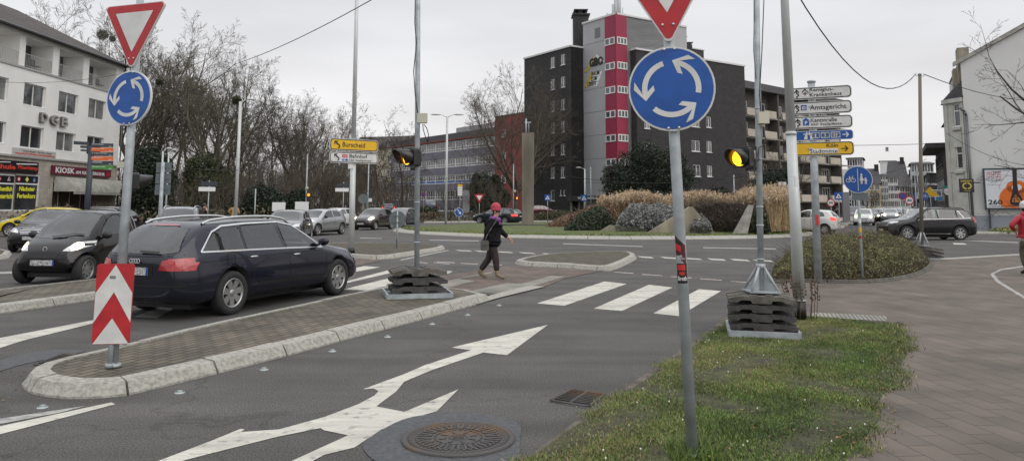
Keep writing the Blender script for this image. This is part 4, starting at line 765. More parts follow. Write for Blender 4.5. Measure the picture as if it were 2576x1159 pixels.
def car(name, lab, cat, loc, rz, sp, paint, detail=2, group=None):
    t = thing(name, lab, cat, loc, rz, group); Lh = sp['L'] / 2; Wh = sp['W'] / 2; top, belt = sp['top'], sp['belt']; r = sp['r']
    xs = sorted(set([round(v, 3) for v in [-Lh + .0, -Lh + .04, -Lh + .14, -Lh + .35] + [Lh, Lh - .04, Lh - .14, Lh - .35] + list(np.linspace(-Lh + .5, Lh - .5, 14)) + [p[0] for p in top]]))
    xs2 = [xs[0]]
    for x in xs[1:]:
        if x - xs2[-1] > .03: xs2.append(x)
    xs = xs2; mb = MB(); ring_n = None; vs = []
    for x in xs:
        e = abs(x) / Lh; endd = Lh - abs(x); ww = Wh * (1 - .06 * e ** 3) * (1 - .26 * max(0, 1 - endd / .45) ** 2.4)
        zb = .2 + .10 * max(0, 1 - endd / .5) ** 2; zt = lerpt(top, x); zs = min(lerpt(belt, x), zt - .035)
        if endd < .02: zt -= .02; zb += .06; zs = min(zs, zt - .03); ww *= .97
        h = zt - zs; wt = ww * .93; wr = max(ww * .5, wt - .04 - h * sp.get('tumble', .34)) if h > .08 else ww * .84
        k = .05 if h > .12 else h * .3
        half = [(0, zb), (ww * .8, zb), (ww * .97, zb + .07), (ww * 1.0, zb + .38 * (zs - zb)), (ww * .995, zb + .72 * (zs - zb)), (ww * .955, zs - .015), (wt, zs + h * .06), (wt + (wr - wt) * .5, zs + h * .48), (wr + .02, zt - k), (wr * .86, zt - k * .25), (wr * .45, zt + .012), (0, zt + .018)]
        rg_ = half + [(-a, b) for a, b in half[-2:0:-1]]; ring_n = len(rg_); vs.append([(x, a, b) for a, b in rg_])
    n = ring_n; fl = [p for q in vs for p in q]; fs = []
    for i in range(len(xs) - 1):
        for j in range(n): fs.append((i * n + j, i * n + (j + 1) % n, (i + 1) * n + (j + 1) % n, (i + 1) * n + j))
    m_ = len(half)
    for b0, fwd in ((0, False), ((len(xs) - 1) * n, True)):
        for j in range(m_ - 1):
            a, b_, c, d = b0 + j, b0 + j + 1, b0 + (n - j - 1) % n, b0 + (n - j) % n
            q = tuple(dict.fromkeys((a, b_, c, d)))
            if len(q) > 2: fs.append(q if fwd else q[::-1])
    mb.add(fl, fs, 0, True); o = mb.build('body', [paint, black], t)
    bm = bmesh.new(); bm.from_mesh(o.data); bmesh.ops.recalc_face_normals(bm, faces=bm.faces); bm.to_mesh(o.data); bm.free()
    s_ = o.modifiers.new('s', 'SUBSURF'); s_.levels = s_.render_levels = detail
    ct = MB()
    for wx in (sp['wf'], sp['wr']):
        for s in (-1, 1): ct.cyl((wx, s * (Wh + .3), r + .02), (wx, s * (Wh - .30), r + .02), r * 1.16, r * 1.16, 32)
    co = ct.build('cut', black); bm = bmesh.new(); bm.from_mesh(co.data); bmesh.ops.recalc_face_normals(bm, faces=bm.faces); bm.to_mesh(co.data); bm.free()
    co.matrix_world = Matrix.Translation(Vector(loc) ) @ Matrix.Rotation(rz, 4, 'Z') @ Matrix.Translation(co.location)
    bpy.context.view_layer.update()
    bo = o.modifiers.new('b', 'BOOLEAN'); bo.object = co; bo.operation = 'DIFFERENCE'; bo.solver = 'EXACT'; bo.material_mode = 'TRANSFER'
    me = evalmesh(o); old = o.data; o.modifiers.clear(); o.data = me; bpy.data.meshes.remove(old); bpy.data.objects.remove(co); me.name = 'body'
    vv = [v.co.copy() for v in me.vertices]; bvh = BVHTree.FromPolygons(vv, [tuple(p.vertices) for p in me.polygons])
    if detail == 2 and sp.get('hollow', True):
        allp = [p for g in sp['side'] for p in g]; xa, xb = min(p[0] for p in allp) + .06, max(p[0] for p in allp) - .05; za, zb_ = min(p[1] for p in allp) + .01, max(p[1] for p in allp) - .02; yw = Wh - .30; zr = min(p[1] for p in sp['ws']); zq = min(p[1] for p in sp['rw'])
        xf = next(x for x in np.arange(.1, Lh, .03) if lerpt(top, x) < zr) + .06; xq = next(x for x in np.arange(-.1, -Lh, -.03) if lerpt(top, x) < zq) - .06; dark = mat('cabin_lining', (.022, .022, .024), .8)
        cuts = [MB().plate([(xa, za), (xb, za), (xb - .45, zb_ - .02), (xa + .22, zb_ - .02)], -yw, yw)]
        q = MB(); [q.plate(g, -Wh - .2, Wh + .2) for g in sp['side']]; cuts.append(q)
        def exx(poly, x0, x1):
            q = MB(); n_ = len(poly); ar = sum(poly[i][0] * poly[(i + 1) % n_][1] - poly[(i + 1) % n_][0] * poly[i][1] for i in range(n_)); pl = poly if ar > 0 else poly[::-1]
            q.add([(x0, a, b) for a, b in pl] + [(x1, a, b) for a, b in pl], [tuple(range(n_))[::-1], tuple(range(n_, 2 * n_))] + [(i, (i + 1) % n_, n_ + (i + 1) % n_, n_ + i) for i in range(n_)]); return q
        cuts += [exx(sp['ws'], (xa + xb) / 2, xf), exx(sp['rw'], xq, (xa + xb) / 2)]
        for q in cuts:
            c_ = q.build('cut', dark); bm = bmesh.new(); bm.from_mesh(c_.data); bmesh.ops.recalc_face_normals(bm, faces=bm.faces); bm.to_mesh(c_.data); bm.free()
            c_.matrix_world = Matrix.Translation(Vector(loc)) @ Matrix.Rotation(rz, 4, 'Z') @ Matrix.Translation(c_.location); bpy.context.view_layer.update()
            bo = o.modifiers.new('b', 'BOOLEAN'); bo.object = c_; bo.operation = 'DIFFERENCE'; bo.solver = 'EXACT'; bo.material_mode = 'TRANSFER'
            m2 = evalmesh(o); o.modifiers.clear(); old = o.data; nold = len(old.polygons)
            if len(m2.polygons) > nold * .5: o.data = m2; m2.name = 'body'; bpy.data.meshes.remove(old)
            bpy.data.objects.remove(c_)
        sm_ = mat('seat_fabric', (.035, .035, .036), .85, .3, 20)
        for sx in (xb - .85, xa + (.75 if xb - xa > 1.8 else .25)):
            if abs(sx - (xb - .85)) < .3 and sx != xb - .85: continue
            for s in (-1, 1): mb = MB(); mb.plate(rrect(.44, .30, .08, s * .36, za + .06), sx - .06, sx + .05); mb.plate(rrect(.24, .17, .06, s * .36, za + .30), sx - .05, sx + .05); mb.v = [(b, a, c) for a, b, c in mb.v]; mb.build('seat', sm_, t)
        if sp.get('driver', True):
            mb = MB(); mb.cyl((xb - .32, .36, za + .02), (xb - .26, .36, za + .02), .17, .17, 20); mb.build('steering_wheel', black, t)
    def decal(nm, poly, ax, m, off=.005, parent=t, cell=.07, sides=None, smooth_=True, lift=0.):
        """a panel shaped like its outline, laid on the body: ax S = side (x,z), F/R = front/rear (y,z), T = top (x,y)"""
        sides = sides or ((-1, 1) if ax == 'S' else (1,))
        if len(sides) > 1: return [decal(nm, poly, ax, m, off, parent, cell, (s,), smooth_, lift) for s in sides][0]
        mbd = MB()
        for s in sides:
            bm = bmesh.new(); pl = [(p[0], p[1]) for p in poly]; f = bm.faces.new([bm.verts.new((a, b, 0)) for a, b in pl])
            for d in (0, 1):
                lo = min(p[d] for p in pl); hi = max(p[d] for p in pl); k = max(1, int((hi - lo) / cell))
                for i in range(1, k):
                    q = [0, 0, 0]; q[d] = lo + (hi - lo) * i / k; nn = [0, 0, 0]; nn[d] = 1
                    bmesh.ops.bisect_plane(bm, geom=bm.verts[:] + bm.edges[:] + bm.faces[:], plane_co=q, plane_no=nn)
            bmesh.ops.triangulate(bm, faces=bm.faces[:]); bm.verts.index_update(); P_ = {}; ok = {}
            for v in bm.verts:
                a, b = v.co.x, v.co.y
                if ax == 'S': og, di = Vector((a, 3 * s, b)), Vector((0, -s, 0))
                elif ax == 'F': og, di = Vector((6, a, b)), Vector((-1, 0, 0))
                elif ax == 'R': og, di = Vector((-6, a, b)), Vector((1, 0, 0))
                else: og, di = Vector((a, b, 4)), Vector((0, 0, -1))
                h_, nrm, _, _ = bvh.ray_cast(og, di)
                if h_ is None: ok[v.index] = False; P_[v.index] = (0, 0, 0); continue
                if nrm.dot(di) > 0: nrm = -nrm
                if nrm.dot(di) > -.16: ok[v.index] = False; P_[v.index] = (0, 0, 0); continue
                ok[v.index] = True; P_[v.index] = tuple(h_ + nrm * (off + lift))
            ids = sorted(P_); fs_ = []
            for f in bm.faces:
                q = [v.index for v in f.verts]
                if (Vector(P_[q[1]]) - Vector(P_[q[0]])).cross(Vector(P_[q[2]]) - Vector(P_[q[0]])).dot(di) > 0: q = q[::-1]
                if all(ok[i] for i in q) and max((Vector(P_[q[i]]) - Vector(P_[q[i - 1]])).length for i in range(3)) < max(.22, cell * 4): fs_.append(tuple(q))
            bm.free(); mbd.add([P_[i] for i in ids], fs_, 0, smooth_)
        if not mbd.f: return None
        ob = mbd.build(nm, m, parent)
        bm = bmesh.new(); bm.from_mesh(ob.data); bmesh.ops.remove_doubles(bm, verts=bm.verts, dist=.0005)
        bmesh.ops.delete(bm, geom=[v for v in bm.verts if not v.link_faces], context='VERTS'); bm.to_mesh(ob.data); bm.free()
        return ob
    def line(nm, pts, ax, wd=.010, m=seam, off=.003, sides=None, parent=t):
        for a, b in zip(pts, pts[1:]):
            a, b = Vector(a), Vector(b); d = (b - a).normalized(); q = Vector((-d.y, d.x)) * wd / 2
            yield [tuple(a + q), tuple(b + q), tuple(b - q), tuple(a - q)]
    def lines(nm, pts, ax, wd=.010, m=seam, off=.003, sides=None, parent=t):
        if ax == 'S' and sides is None: return [lines(nm, pts, ax, wd, m, off, (s,), parent) for s in (-1, 1)]
        tot = MB()
        for q in line(nm, pts, ax, wd):
            ob = decal(nm, q, ax, m, off, parent, .12, sides)
            if ob: tot.add([tuple(v.co) for v in ob.data.vertices], [tuple(p.vertices) for p in ob.data.polygons]); bpy.data.objects.remove(ob)
        if tot.f: return tot.build(nm, m, parent)
    # wheels
    rm = sp.get('rim', rim_m)
    for wx in (sp['wf'], sp['wr']):
        for s in (-1, 1):
            yb = s * (Wh - .02); M = Matrix.Translation((wx, yb, r)) @ Matrix.Rotation(-s * math.pi / 2, 4, 'X')
            mb = MB(); ri = r * .66; mb.lathe([(ri, -.19), (r * .93, -.20), (r, -.17), (r, -.04), (r * .94, -.005), (r * .8, .0), (ri, -.012), (ri * .97, -.06)], 32, M=M); mb.lathe([(ri * .97, -.08), (.001, -.08)], 24, M=M)
            wo = mb.build('wheel', tyre_m, t); mb = MB(); mb.lathe([(ri * 1.02, -.014), (ri * 1.0, -.004), (ri * .93, -.012), (ri * .9, -.045)], 28, M=M)
            ns = sp.get('spokes', 5)
            if ns:
                for k in range(ns):
                    a = 2 * math.pi * k / ns + .2; M2 = M @ Matrix.Rotation(a, 4, 'Z'); w0 = sp.get('spw', .055) / r * .32
                    mb.add([(.04, -w0 * .75, -.03), (ri * .93, -w0 * 1.15, -.02), (ri * .93, w0 * 1.15, -.02), (.04, w0 * .75, -.03), (.04, -w0 * .75, -.06), (ri * .93, -w0 * 1.15, -.05), (ri * .93, w0 * 1.15, -.05), (.04, w0 * .75, -.06)], [(0, 1, 2, 3), (0, 4, 5, 1), (2, 6, 7, 3)], M=M2)
                mb.lathe([(.001, -.02), (.045, -.022), (.06, -.035), (.062, -.06)], 16, M=M)
            else:
                mb.lathe([(.001, -.03), (.05, -.03), (.09, -.045), (ri * .62, -.03), (ri * .9, -.045)], 24, M=M)
                for k in range(8): a = 2 * math.pi * k / 8; mb.lathe([(.024, -.030), (.001, -.029)], 8, M=M @ Matrix.Rotation(a, 4, 'Z') @ Matrix.Translation((ri * .68, 0, .002)), m=1)
            mb.build('rim', [rm, ink], wo)
    mb = MB(); mb.box((0, 0, .2), (sp['L'] * .8, Wh * 1.3, .12)); mb.build('underbody', black, t)
    # glass, lamps, trim
    hol = detail == 2 and sp.get('hollow', True); gm_ = glass_t if hol else sp.get('glass', carglass)
    for g in sp.get('side', []): decal('side_window', g, 'S', gm_, .004)
    if sp.get('trim'):
        for q in sp['trim']: lines('window_trim', q, 'S', .022, chrome, .010)
    decal('windscreen', sp['ws'], 'F', gm_ if hol else sp.get('glass_f', gm_), .004)
    if sp.get('rw'): decal('rear_window', sp['rw'], 'R', gm_ if hol else sp.get('glass_r', gm_), .004)
    mir = lambda poly: [[(s * a, b) for a, b in poly] for s in (1, -1)]
    on = sp.get('on', False)
    for q in mir(sp['hl']):
        hd = decal('headlight', q, 'F', headl, .008, cell=.05)
        if on: cx = sum(a for a, b in q) / len(q); cz = sum(b for a, b in q) / len(q); decal('lit_bulb', circ(sp.get('bulb', .07), cx, cz, 12), 'F', headl_on, .016, cell=.04, parent=hd or t)
    for q in mir(sp['tl']): decal('tail_light', q, 'R', taill_on if sp.get('tail_on') else taill, .008, cell=.05)
    if sp.get('tls'): decal('tail_light_wrap', sp['tls'], 'S', taill, .008, cell=.05)
    if sp.get('hls'): decal('headlight_wrap', sp['hls'], 'S', headl, .008, cell=.05)
    for nm, q, ax, m2 in sp.get('extra', []): decal(nm, q, ax, m2, .006, cell=.06)
    for q in sp.get('seams', []): lines('panel_seam', q, 'S', .011)
    for q in sp.get('seams_r', []): lines('panel_seam', q, 'R', .011)
    for nm, q, ax, wd, m2 in sp.get('lines', []): lines(nm, q, ax, wd, m2, .007)
    pz = sp.get('pz', (.42, .55))
    for ax in 'FR':
        z_ = pz[0] if ax == 'F' else pz[1]; pl = decal('licence_plate', [(-.26, z_ - .056), (.26, z_ - .056), (.26, z_ + .056), (-.26, z_ + .056)], ax, platem, .014, cell=.2)
        s = 1 if ax == 'F' else -1; decal('blue_band', [(s * .26, z_ - .056), (s * .225, z_ - .056), (s * .225, z_ + .056), (s * .26, z_ + .056)], ax, plateb, .018, cell=.2, parent=pl or t)
    for q in sp.get('handles', []):
        for s in (-1, 1):
            h_, nrm, _, _ = bvh.ray_cast(Vector((q[0], 3 * s, q[1])), Vector((0, -s, 0)))
            if h_: mb = MB(); mb.ball(h_ + Vector((0, s * .012, 0)), (.10, .025, .018), n=10, k=6); mb.build('door_handle', sp.get('handle_m', paint), t)
    mx = sp['mirror']
    for s in (-1, 1):
        h_, nrm, _, _ = bvh.ray_cast(Vector((mx[0], 3 * s, mx[1] - .04)), Vector((0, -s, 0)))
        if h_:
            mb = MB(); mb.ball(h_ + Vector((.02, s * .12, .07)), (.07, .115, .078), n=12, k=8); mb.cyl(h_ + Vector((0, -s * .02, 0)), h_ + Vector((.01, s * .08, .03)), .022, .018, 6); mb.build('wing_mirror', sp.get('mirror_m', paint), t)
    if sp.get('rails'):
        x0, x1, m2 = sp['rails']
        for s in (-1, 1):
            pts = []
            for i in range(17):
                x = x0 + (x1 - x0) * i / 16; w_ = sp.get('railw', .56); h_, _, _, _ = bvh.ray_cast(Vector((x, s * w_, 4)), Vector((0, 0, -1))); e_ = math.sin(math.pi * i / 16) ** .3
                if h_: pts.append((x, s * w_, h_.z + .012 + .05 * e_))
            mb = MB(); mb.sweep(pts, .02, 8); mb.build('roof_rail', m2, t)
    if sp.get('wiper'):
        for q in sp['wiper']: ob = lines('wiper', q[1], q[0], .03, black, .03)
    if sp.get('badge'):
        ax, x_, z_, kind = sp['badge']; h_, _, _, _ = bvh.ray_cast(Vector((6 if ax == 'F' else -6, x_, z_)), Vector((-1 if ax == 'F' else 1, 0, 0)))
        if h_:
            s = 1 if ax == 'F' else -1; mb = MB(); rings = [(-.0615 * 1 + .041 * k) for k in range(4)] if kind == 'rings' else [0]; rr = .03 if kind == 'rings' else (.085 if kind == 'star' else .045)
            for c in rings:
                for k in range(16):
                    a, b_ = 2 * math.pi * k / 16, 2 * math.pi * (k + 1) / 16; mb.cyl((h_.x + s * .02, c * 1.15 + rr * math.cos(a), h_.z + rr * math.sin(a)), (h_.x + s * .02, c * 1.15 + rr * math.cos(b_), h_.z + rr * math.sin(b_)), .006, .006, 5)
            if kind == 'star':
                for k in range(3): a = R(90 + 120 * k); mb.cyl((h_.x + s * .02, 0, h_.z), (h_.x + s * .02, rr * math.cos(a), h_.z + rr * math.sin(a)), .010, .005, 5)
            mb.build('emblem', chrome, t)
    return t
def place(u0, v0, u1, v1, wb, mid=0.):      # wheel contacts (rear then front) of one side -> heading and centre of that side
    a, b = G(u0, v0), G(u1, v1); d = (b - a); c = (a + b) / 2; return c, math.atan2(d.y, d.x)
def sided(c, rz, W_, side):     # side=-1: the given points are on the car's right side
    return Vector((c.x, c.y, 0)) + Vector((-math.sin(rz), math.cos(rz), 0)) * (-side * W_ / 2)
# ---- estate car
SP = {}
SP['estate'] = dict(L=4.84, W=1.86, r=.335, wf=1.48, wr=-1.36, top=[(-2.42, .86), (-2.38, .98), (-2.27, 1.06), (-1.9, 1.36), (-1.75, 1.415), (-1.0, 1.455), (-.2, 1.46), (.2, 1.42), (.55, 1.28), (1.05, 1.02), (1.3, .97), (2.0, .87), (2.3, .76), (2.465, .60)], belt=[(-2.465, .84), (-1.5, .965), (.6, .92), (1.2, .88), (2.465, .55)], rails=(-1.75, .35, chrome), railw=.57,
    side=[[(-1.95, 1.0), (-1.12, .985), (-1.12, 1.33), (-1.45, 1.32), (-1.66, 1.25)], [(-1.04, .985), (-.14, .965), (-.22, 1.37), (-1.04, 1.345)], [(-.04, .962), (.92, .935), (.62, 1.12), (.25, 1.31), (-.10, 1.372)]],
    trim=[[(-1.98, .985), (-1.0, .972), (0, .952), (.98, .922)], [(-1.98, .985), (-1.69, 1.27), (-1.45, 1.355), (-.9, 1.385), (-.1, 1.395), (.27, 1.335), (.66, 1.12), (.98, .922)]],
    ws=[(-.66, .98), (.66, .98), (.54, 1.37), (.3, 1.395), (-.3, 1.395), (-.54, 1.37)], rw=[(-.66, 1.0), (-.5, .97), (.5, .97), (.66, 1.0), (.50, 1.32), (.3, 1.345), (-.3, 1.345), (-.50, 1.32)], glass_r=carglass_light, hl=[(.5, .62), (.84, .66), (.86, .74), (.55, .73)],
    tl=[(.44, .74), (.80, .73), (.9, .74), (.9, .90), (.75, .91), (.50, .88)], tls=[(-2.44, .745), (-2.12, .76), (-2.10, .91), (-2.42, .90)], mirror=(.86, 1.0), handles=[(-.92, .865), (.18, .84)], handle_m=chrome, mirror_m=None, pz=(.40, .72), spokes=7, spw=.05,
    seams=[[(-1.08, .97), (-1.08, .86), (-.92, .62), (-.92, .38), (-.82, .28)], [(-.08, .95), (-.02, .8), (.0, .28)], [(.98, .92), (1.05, .8), (1.04, .3)], [(-.9, .86), (-2.1, .84)], [(1.0, .88), (-.9, .87)], [(-.82, .28), (1.04, .27)], [(-2.1, .92), (-2.05, .6), (-1.8, .6)]],
    seams_r=[[(-.72, .96), (-.44, .93), (.44, .93), (.72, .96)], [(-.62, .93), (-.60, .60), (.60, .60), (.62, .93)]], lines=[('side_trim', [(-.8, .44), (1.0, .42)], 'S', .04, seam), ('number_recess', [(-.32, .79), (.32, .79)], 'R', .02, seam), ('brake_light', [(-.25, 1.375), (.25, 1.375)], 'R', .018, taill), ('gas_flap', [(-1.5, .92), (-1.34, .92), (-1.34, .76), (-1.5, .76), (-1.5, .92)], 'S', .008, seam)],
    wiper=[('R', [(-.05, .985), (-.42, .975)])], badge=('R', 0, .865, 'rings'), extra=[('bumper_strip', [(-.8, .535), (.8, .535), (.8, .50), (-.8, .50)], 'R', seam), ('number_recess', [(-.33, .655), (.33, .655), (.33, .78), (-.33, .78)], 'R', seam)])
navy = carpaint('dark_navy_paint', (.010, .011, .022), .2, .3); SP['estate']['mirror_m'] = navy
a = Vector((-4.30, 11.95, 0)); c = Vector((-3.27, 14.60, 0)); rz = math.atan2(c.y - a.y, c.x - a.x); cc = (a + c) / 2; nrm = Vector((-math.sin(rz), math.cos(rz), 0)); cen = cc + nrm * .91 + Vector((math.cos(rz), math.sin(rz), 0)) * -.06
car('estate_car', 'dark navy estate car seen from behind, with silver roof rails, beside the beacon', 'car', (cen.x, cen.y, 0), rz, SP['estate'], navy)
# ---- two seater microcar
SP['micro'] = dict(L=2.70, W=1.56, r=.30, wf=.93, wr=-.94, tumble=.26, top=[(-1.35, .78), (-1.32, .98), (-1.2, 1.22), (-1.0, 1.45), (-.7, 1.53), (-.2, 1.54), (.1, 1.50), (.42, 1.30), (.78, 1.03), (.93, .95), (1.15, .84), (1.3, .70), (1.35, .56)], belt=[(-1.35, .8), (-.9, 1.02), (.5, .95), (1.35, .5)],
    side=[[(-.62, 1.05), (.50, .985), (.36, 1.15), (.1, 1.36), (-.12, 1.43), (-.55, 1.45)], [(-.76, 1.07), (-1.12, 1.12), (-.98, 1.36), (-.8, 1.43), (-.70, 1.43)]],
    ws=[(-.62, .98), (-.3, .955), (.3, .955), (.62, .98), (.50, 1.44), (.3, 1.475), (-.3, 1.475), (-.50, 1.44)], glass_f=carglass_light, rw=[(-.5, 1.05), (.5, 1.05), (.4, 1.35), (-.4, 1.35)], hl=[(.38, .70), (.55, .69), (.74, .80), (.72, .90), (.62, .885), (.44, .78)], tl=[(.5, .7), (.68, .7), (.68, .85), (.5, .85)],
    mirror=(.48, .98), mirror_m=black, pz=(.46, .5), spokes=0, rim=rimd_m, on=True, bulb=.08, seams=[[(-.66, 1.05), (-.62, .7), (-.6, .4), (.62, .3), (.72, .6), (.62, .93)], [(-.66, 1.05), (-.56, 1.48), (.05, 1.45)]],
    extra=[('grille', [(-.36, .66), (.36, .66), (.28, .56), (-.28, .56)], 'F', ink), ('bumper_intake', [(-.5, .40), (.5, .40), (.45, .30), (-.45, .30)], 'F', ink)], lines=[('bumper_seam', [(-.7, .50), (-.3, .54), (.3, .54), (.7, .50)], 'F', .012, seam)], wiper=[('F', [(.05, .965), (.32, 1.02), (.52, 1.01)]), ('F', [(-.1, .965), (.2, .985)])], badge=('F', 0, .74, 'o'))
pb = carpaint('black_paint', (.008, .007, .0075), .3, .25)
fl = G(199, 713); car('microcar', 'small black two seater car with lit headlights facing the camera', 'car', (fl.x - .52, fl.y + 1.0, 0), R(-94), SP['micro'], pb)
# ---- hatchback
def hatch(L, H, W_, r, **k):
    s = L / 4.05; h = H / 1.45
    T = [(-2.02, .80), (-1.98, .97), (-1.85, 1.12), (-1.6, 1.34), (-1.35, 1.41), (-.7, 1.45), (-.1, 1.445), (.25, 1.38), (.75, 1.10), (1.05, .97), (1.5, .88), (1.85, .76), (2.02, .58)]
    q = dict(L=L, W=W_, r=r, wf=1.27 * s, wr=-1.29 * s, tumble=.3, top=[(a * s, b * h) for a, b in T], belt=[(-2.02 * s, .9 * h), (-.5 * s, .98 * h), (.8 * s, .92 * h), (2.02 * s, .55 * h)],
        side=[[(a * s, b * h) for a, b in p] for p in ([(-1.30, 1.05), (-.42, 1.01), (-.44, 1.37), (-.9, 1.36), (-1.2, 1.25)], [(-.35, 1.005), (.68, .97), (.5, 1.12), (.18, 1.31), (-.1, 1.37), (-.36, 1.375)])],
        ws=[(-.62, 1.0 * h), (.62, 1.0 * h), (.5, 1.34 * h), (.3, 1.375 * h), (-.3, 1.375 * h), (-.5, 1.34 * h)], rw=[(-.56, 1.06 * h), (.56, 1.06 * h), (.44, 1.32 * h), (-.44, 1.32 * h)], hl=[(.42, .66 * h), (.78, .72 * h), (.80, .85 * h), (.62, .82 * h), (.45, .74 * h)], tl=[(.5, .80 * h), (.78, .80 * h), (.74, 1.02 * h), (.58, 1.0 * h)],
        hls=[(1.62 * s, .74 * h), (1.85 * s, .70 * h), (1.84 * s, .76 * h), (1.60 * s, .84 * h)], mirror=(.62 * s, .99 * h), handles=[(-.85 * s, .86 * h), (.0, .84 * h)], pz=(.42, .68), spokes=5, seams=[[(-.40 * s, 1.0 * h), (-.38 * s, .28)], [(.7 * s, .93 * h), (.78 * s, .7 * h), (.74 * s, .3)], [(-1.25 * s, 1.02 * h), (-1.05 * s, .7 * h), (-.85 * s, .4)]],
        extra=[('grille', [(-.35, .64 * h), (.35, .64 * h), (.4, .58 * h), (-.4, .58 * h)], 'F', ink), ('bumper_intake', [(-.55, .36), (.55, .36), (.48, .27), (-.48, .27)], 'F', ink)])
    q.update(k); return q
silver = carpaint('silver_paint', (.36, .37, .38), .6, .3); brown = carpaint('brown_paint', (.05, .038, .036), .4, .3); whitep = carpaint('white_paint', (.62, .62, .6), 0, .3); yellow = carpaint('yellow_paint', (.62, .50, .015), 0, .3); blackp = carpaint('black_metallic_paint', (.014, .014, .016), .5, .3); greyp = carpaint('grey_metallic_paint', (.13, .13, .135), .5, .3); dblue = carpaint('dark_blue_paint', (.03, .055, .10), .4, .3); green = carpaint('dark_green_paint', (.02, .035, .035), .4, .3)
def face(dirx, diry): return math.atan2(diry, dirx)
car('hatchback', 'silver hatchback with lit headlight behind the dark saloon near the park', 'car', (G(785, 592).x + .05, 43.0, 0), face(-.30, -.95), hatch(4.05, 1.44, 1.79, .32, on=True, bulb=.10, mirror_m=black), silver)
g = G(884, 578); car('hatchback', 'small brown hatchback with bright headlights right of the Burscheid lamp post', 'car', (g.x + 1.25, g.y + 1.3, 0), face(-.32, -.95), hatch(3.6, 1.47, 1.65, .29, on=True, bulb=.11, mirror_m=brown, badge=('F', 0, .72, 'o')), brown)
g = G(806, 578); car('hatchback', 'white car mostly hidden behind the brown hatchback', 'car', (P(812, 560, 56).x + .6, 57, 0), face(-.35, -.94), hatch(4.0, 1.45, 1.75, .31, on=True), whitep, 1)
car('hatchback', 'dark hatchback with lit lamps behind the round grey sign back', 'car', (P(1008, 560, 60).x, 60, 0), face(-.25, -.97), hatch(4.1, 1.46, 1.78, .31, on=True, bulb=.09), greyp, 1)
car('hatchback', 'bright yellow hatchback waiting in front of the driving school', 'car', (P(100, 590, 40).x + .2, 40, 0), face(-1, -.12), hatch(4.1, 1.50, 1.75, .33, spokes=8, spw=.03, mirror_m=yellow), yellow)
car('hatchback', 'small white hatchback leaving the roundabout with a red tail light on', 'car', (P(2042, 580, 47).x + .2, 48, 0), face(-.80, .60), hatch(3.6, 1.5, 1.64, .30, tail_on=True), whitep)
# mercedes-like compact behind the microcar
sp = hatch(4.25, 1.47, 1.79, .32, mirror_m=blackp, badge=('F', 0, .78, 'star'), glass_f=carglass_light, pz=(.5, .7)); sp['extra'] = [('grille', [(-.40, .86), (.40, .86), (.46, .74), (.36, .64), (-.36, .64), (-.46, .74)], 'F', ink), ('bumper_intake', [(-.6, .40), (.6, .40), (.55, .28), (-.55, .28)], 'F', ink)]
sp['lines'] = [('grille_bar', [(-.38, .82), (.38, .82)], 'F', .022, chrome), ('grille_bar', [(-.42, .765), (.42, .765)], 'F', .022, chrome), ('grille_bar', [(-.40, .71), (.40, .71)], 'F', .022, chrome), ('grille_bar', [(-.36, .655), (.36, .655)], 'F', .02, chrome)]
x_ = (P(85, 600, 22.5).x); car('compact_car', 'black car with chrome bar grille half hidden behind the black microcar', 'car', (-17.2, 28.6, 0), R(-76), sp, blackp)
# suv, front three quarters, left
def suv(L=4.6, H=1.68, W_=1.82, r=.36, **k):
    s = L / 4.6; h = H / 1.68; T = [(-2.3, .9), (-2.26, 1.1), (-2.1, 1.3), (-1.9, 1.52), (-1.6, 1.61), (-.8, 1.66), (0, 1.66), (.35, 1.58), (.95, 1.2), (1.15, 1.1), (1.7, 1.03), (2.1, .9), (2.3, .7)]
    q = dict(L=L, W=W_, r=r, wf=1.36 * s, wr=-1.31 * s, tumble=.3, top=[(a * s, b * h) for a, b in T], belt=[(-2.3 * s, 1.08 * h), (0, 1.07 * h), (.9 * s, 1.02 * h), (2.3 * s, .72 * h)],
        side=[[(a * s, b * h) for a, b in p] for p in ([(-1.98, 1.16), (-1.25, 1.14), (-1.25, 1.53), (-1.6, 1.52), (-1.8, 1.42)], [(-1.18, 1.135), (-.28, 1.11), (-.26, 1.57), (-1.18, 1.53)], [(-.2, 1.105), (.84, 1.07), (.66, 1.22), (.3, 1.46), (0, 1.56), (-.2, 1.57)])],
        ws=[(-.64, 1.14 * h), (.64, 1.14 * h), (.54, 1.54 * h), (.3, 1.585 * h), (-.3, 1.585 * h), (-.54, 1.54 * h)], rw=[(-.56, 1.16 * h), (.56, 1.16 * h), (.5, 1.48 * h), (-.5, 1.48 * h)], hl=[(.5, .84 * h), (.84, .88 * h), (.84, .98 * h), (.52, .93 * h)], tl=[(.6, .9), (.86, .9), (.86, 1.2), (.66, 1.2)], tls=[(-2.27 * s, .98), (-2.05 * s, 1.0), (-2.0 * s, 1.12), (-2.24 * s, 1.12)], hls=[(2.0 * s, .84), (2.22 * s, .80), (2.16 * s, .9), (1.95 * s, .96)],
        mirror=(.78 * s, 1.1 * h), handles=[(-.95 * s, 1.0 * h), (.0, .97 * h)], pz=(.5, .8), spokes=7, spw=.045, seams=[[(-1.2 * s, 1.1), (-1.1 * s, .8), (-.95 * s, .5)], [(-.24 * s, 1.1), (-.2 * s, .3)], [(.88 * s, 1.05), (.86 * s, .35)]], lines=[('sill_trim', [(-.8 * s, .33), (.95 * s, .33)], 'S', .05, rim_m), ('window_trim', [(-1.9 * s, 1.12 * h), (.88 * s, 1.045 * h)], 'S', .02, chrome), ('window_trim', [(-1.55 * s, 1.14 * h), (-1.32 * s, 1.5 * h)], 'S', .04, rim_m)],
        extra=[('grille', [(-.45, .9), (.45, .9), (.4, .68), (-.4, .68)], 'F', ink)], rails=(-1.7 * s, .2 * s, black)); q.update(k); return q
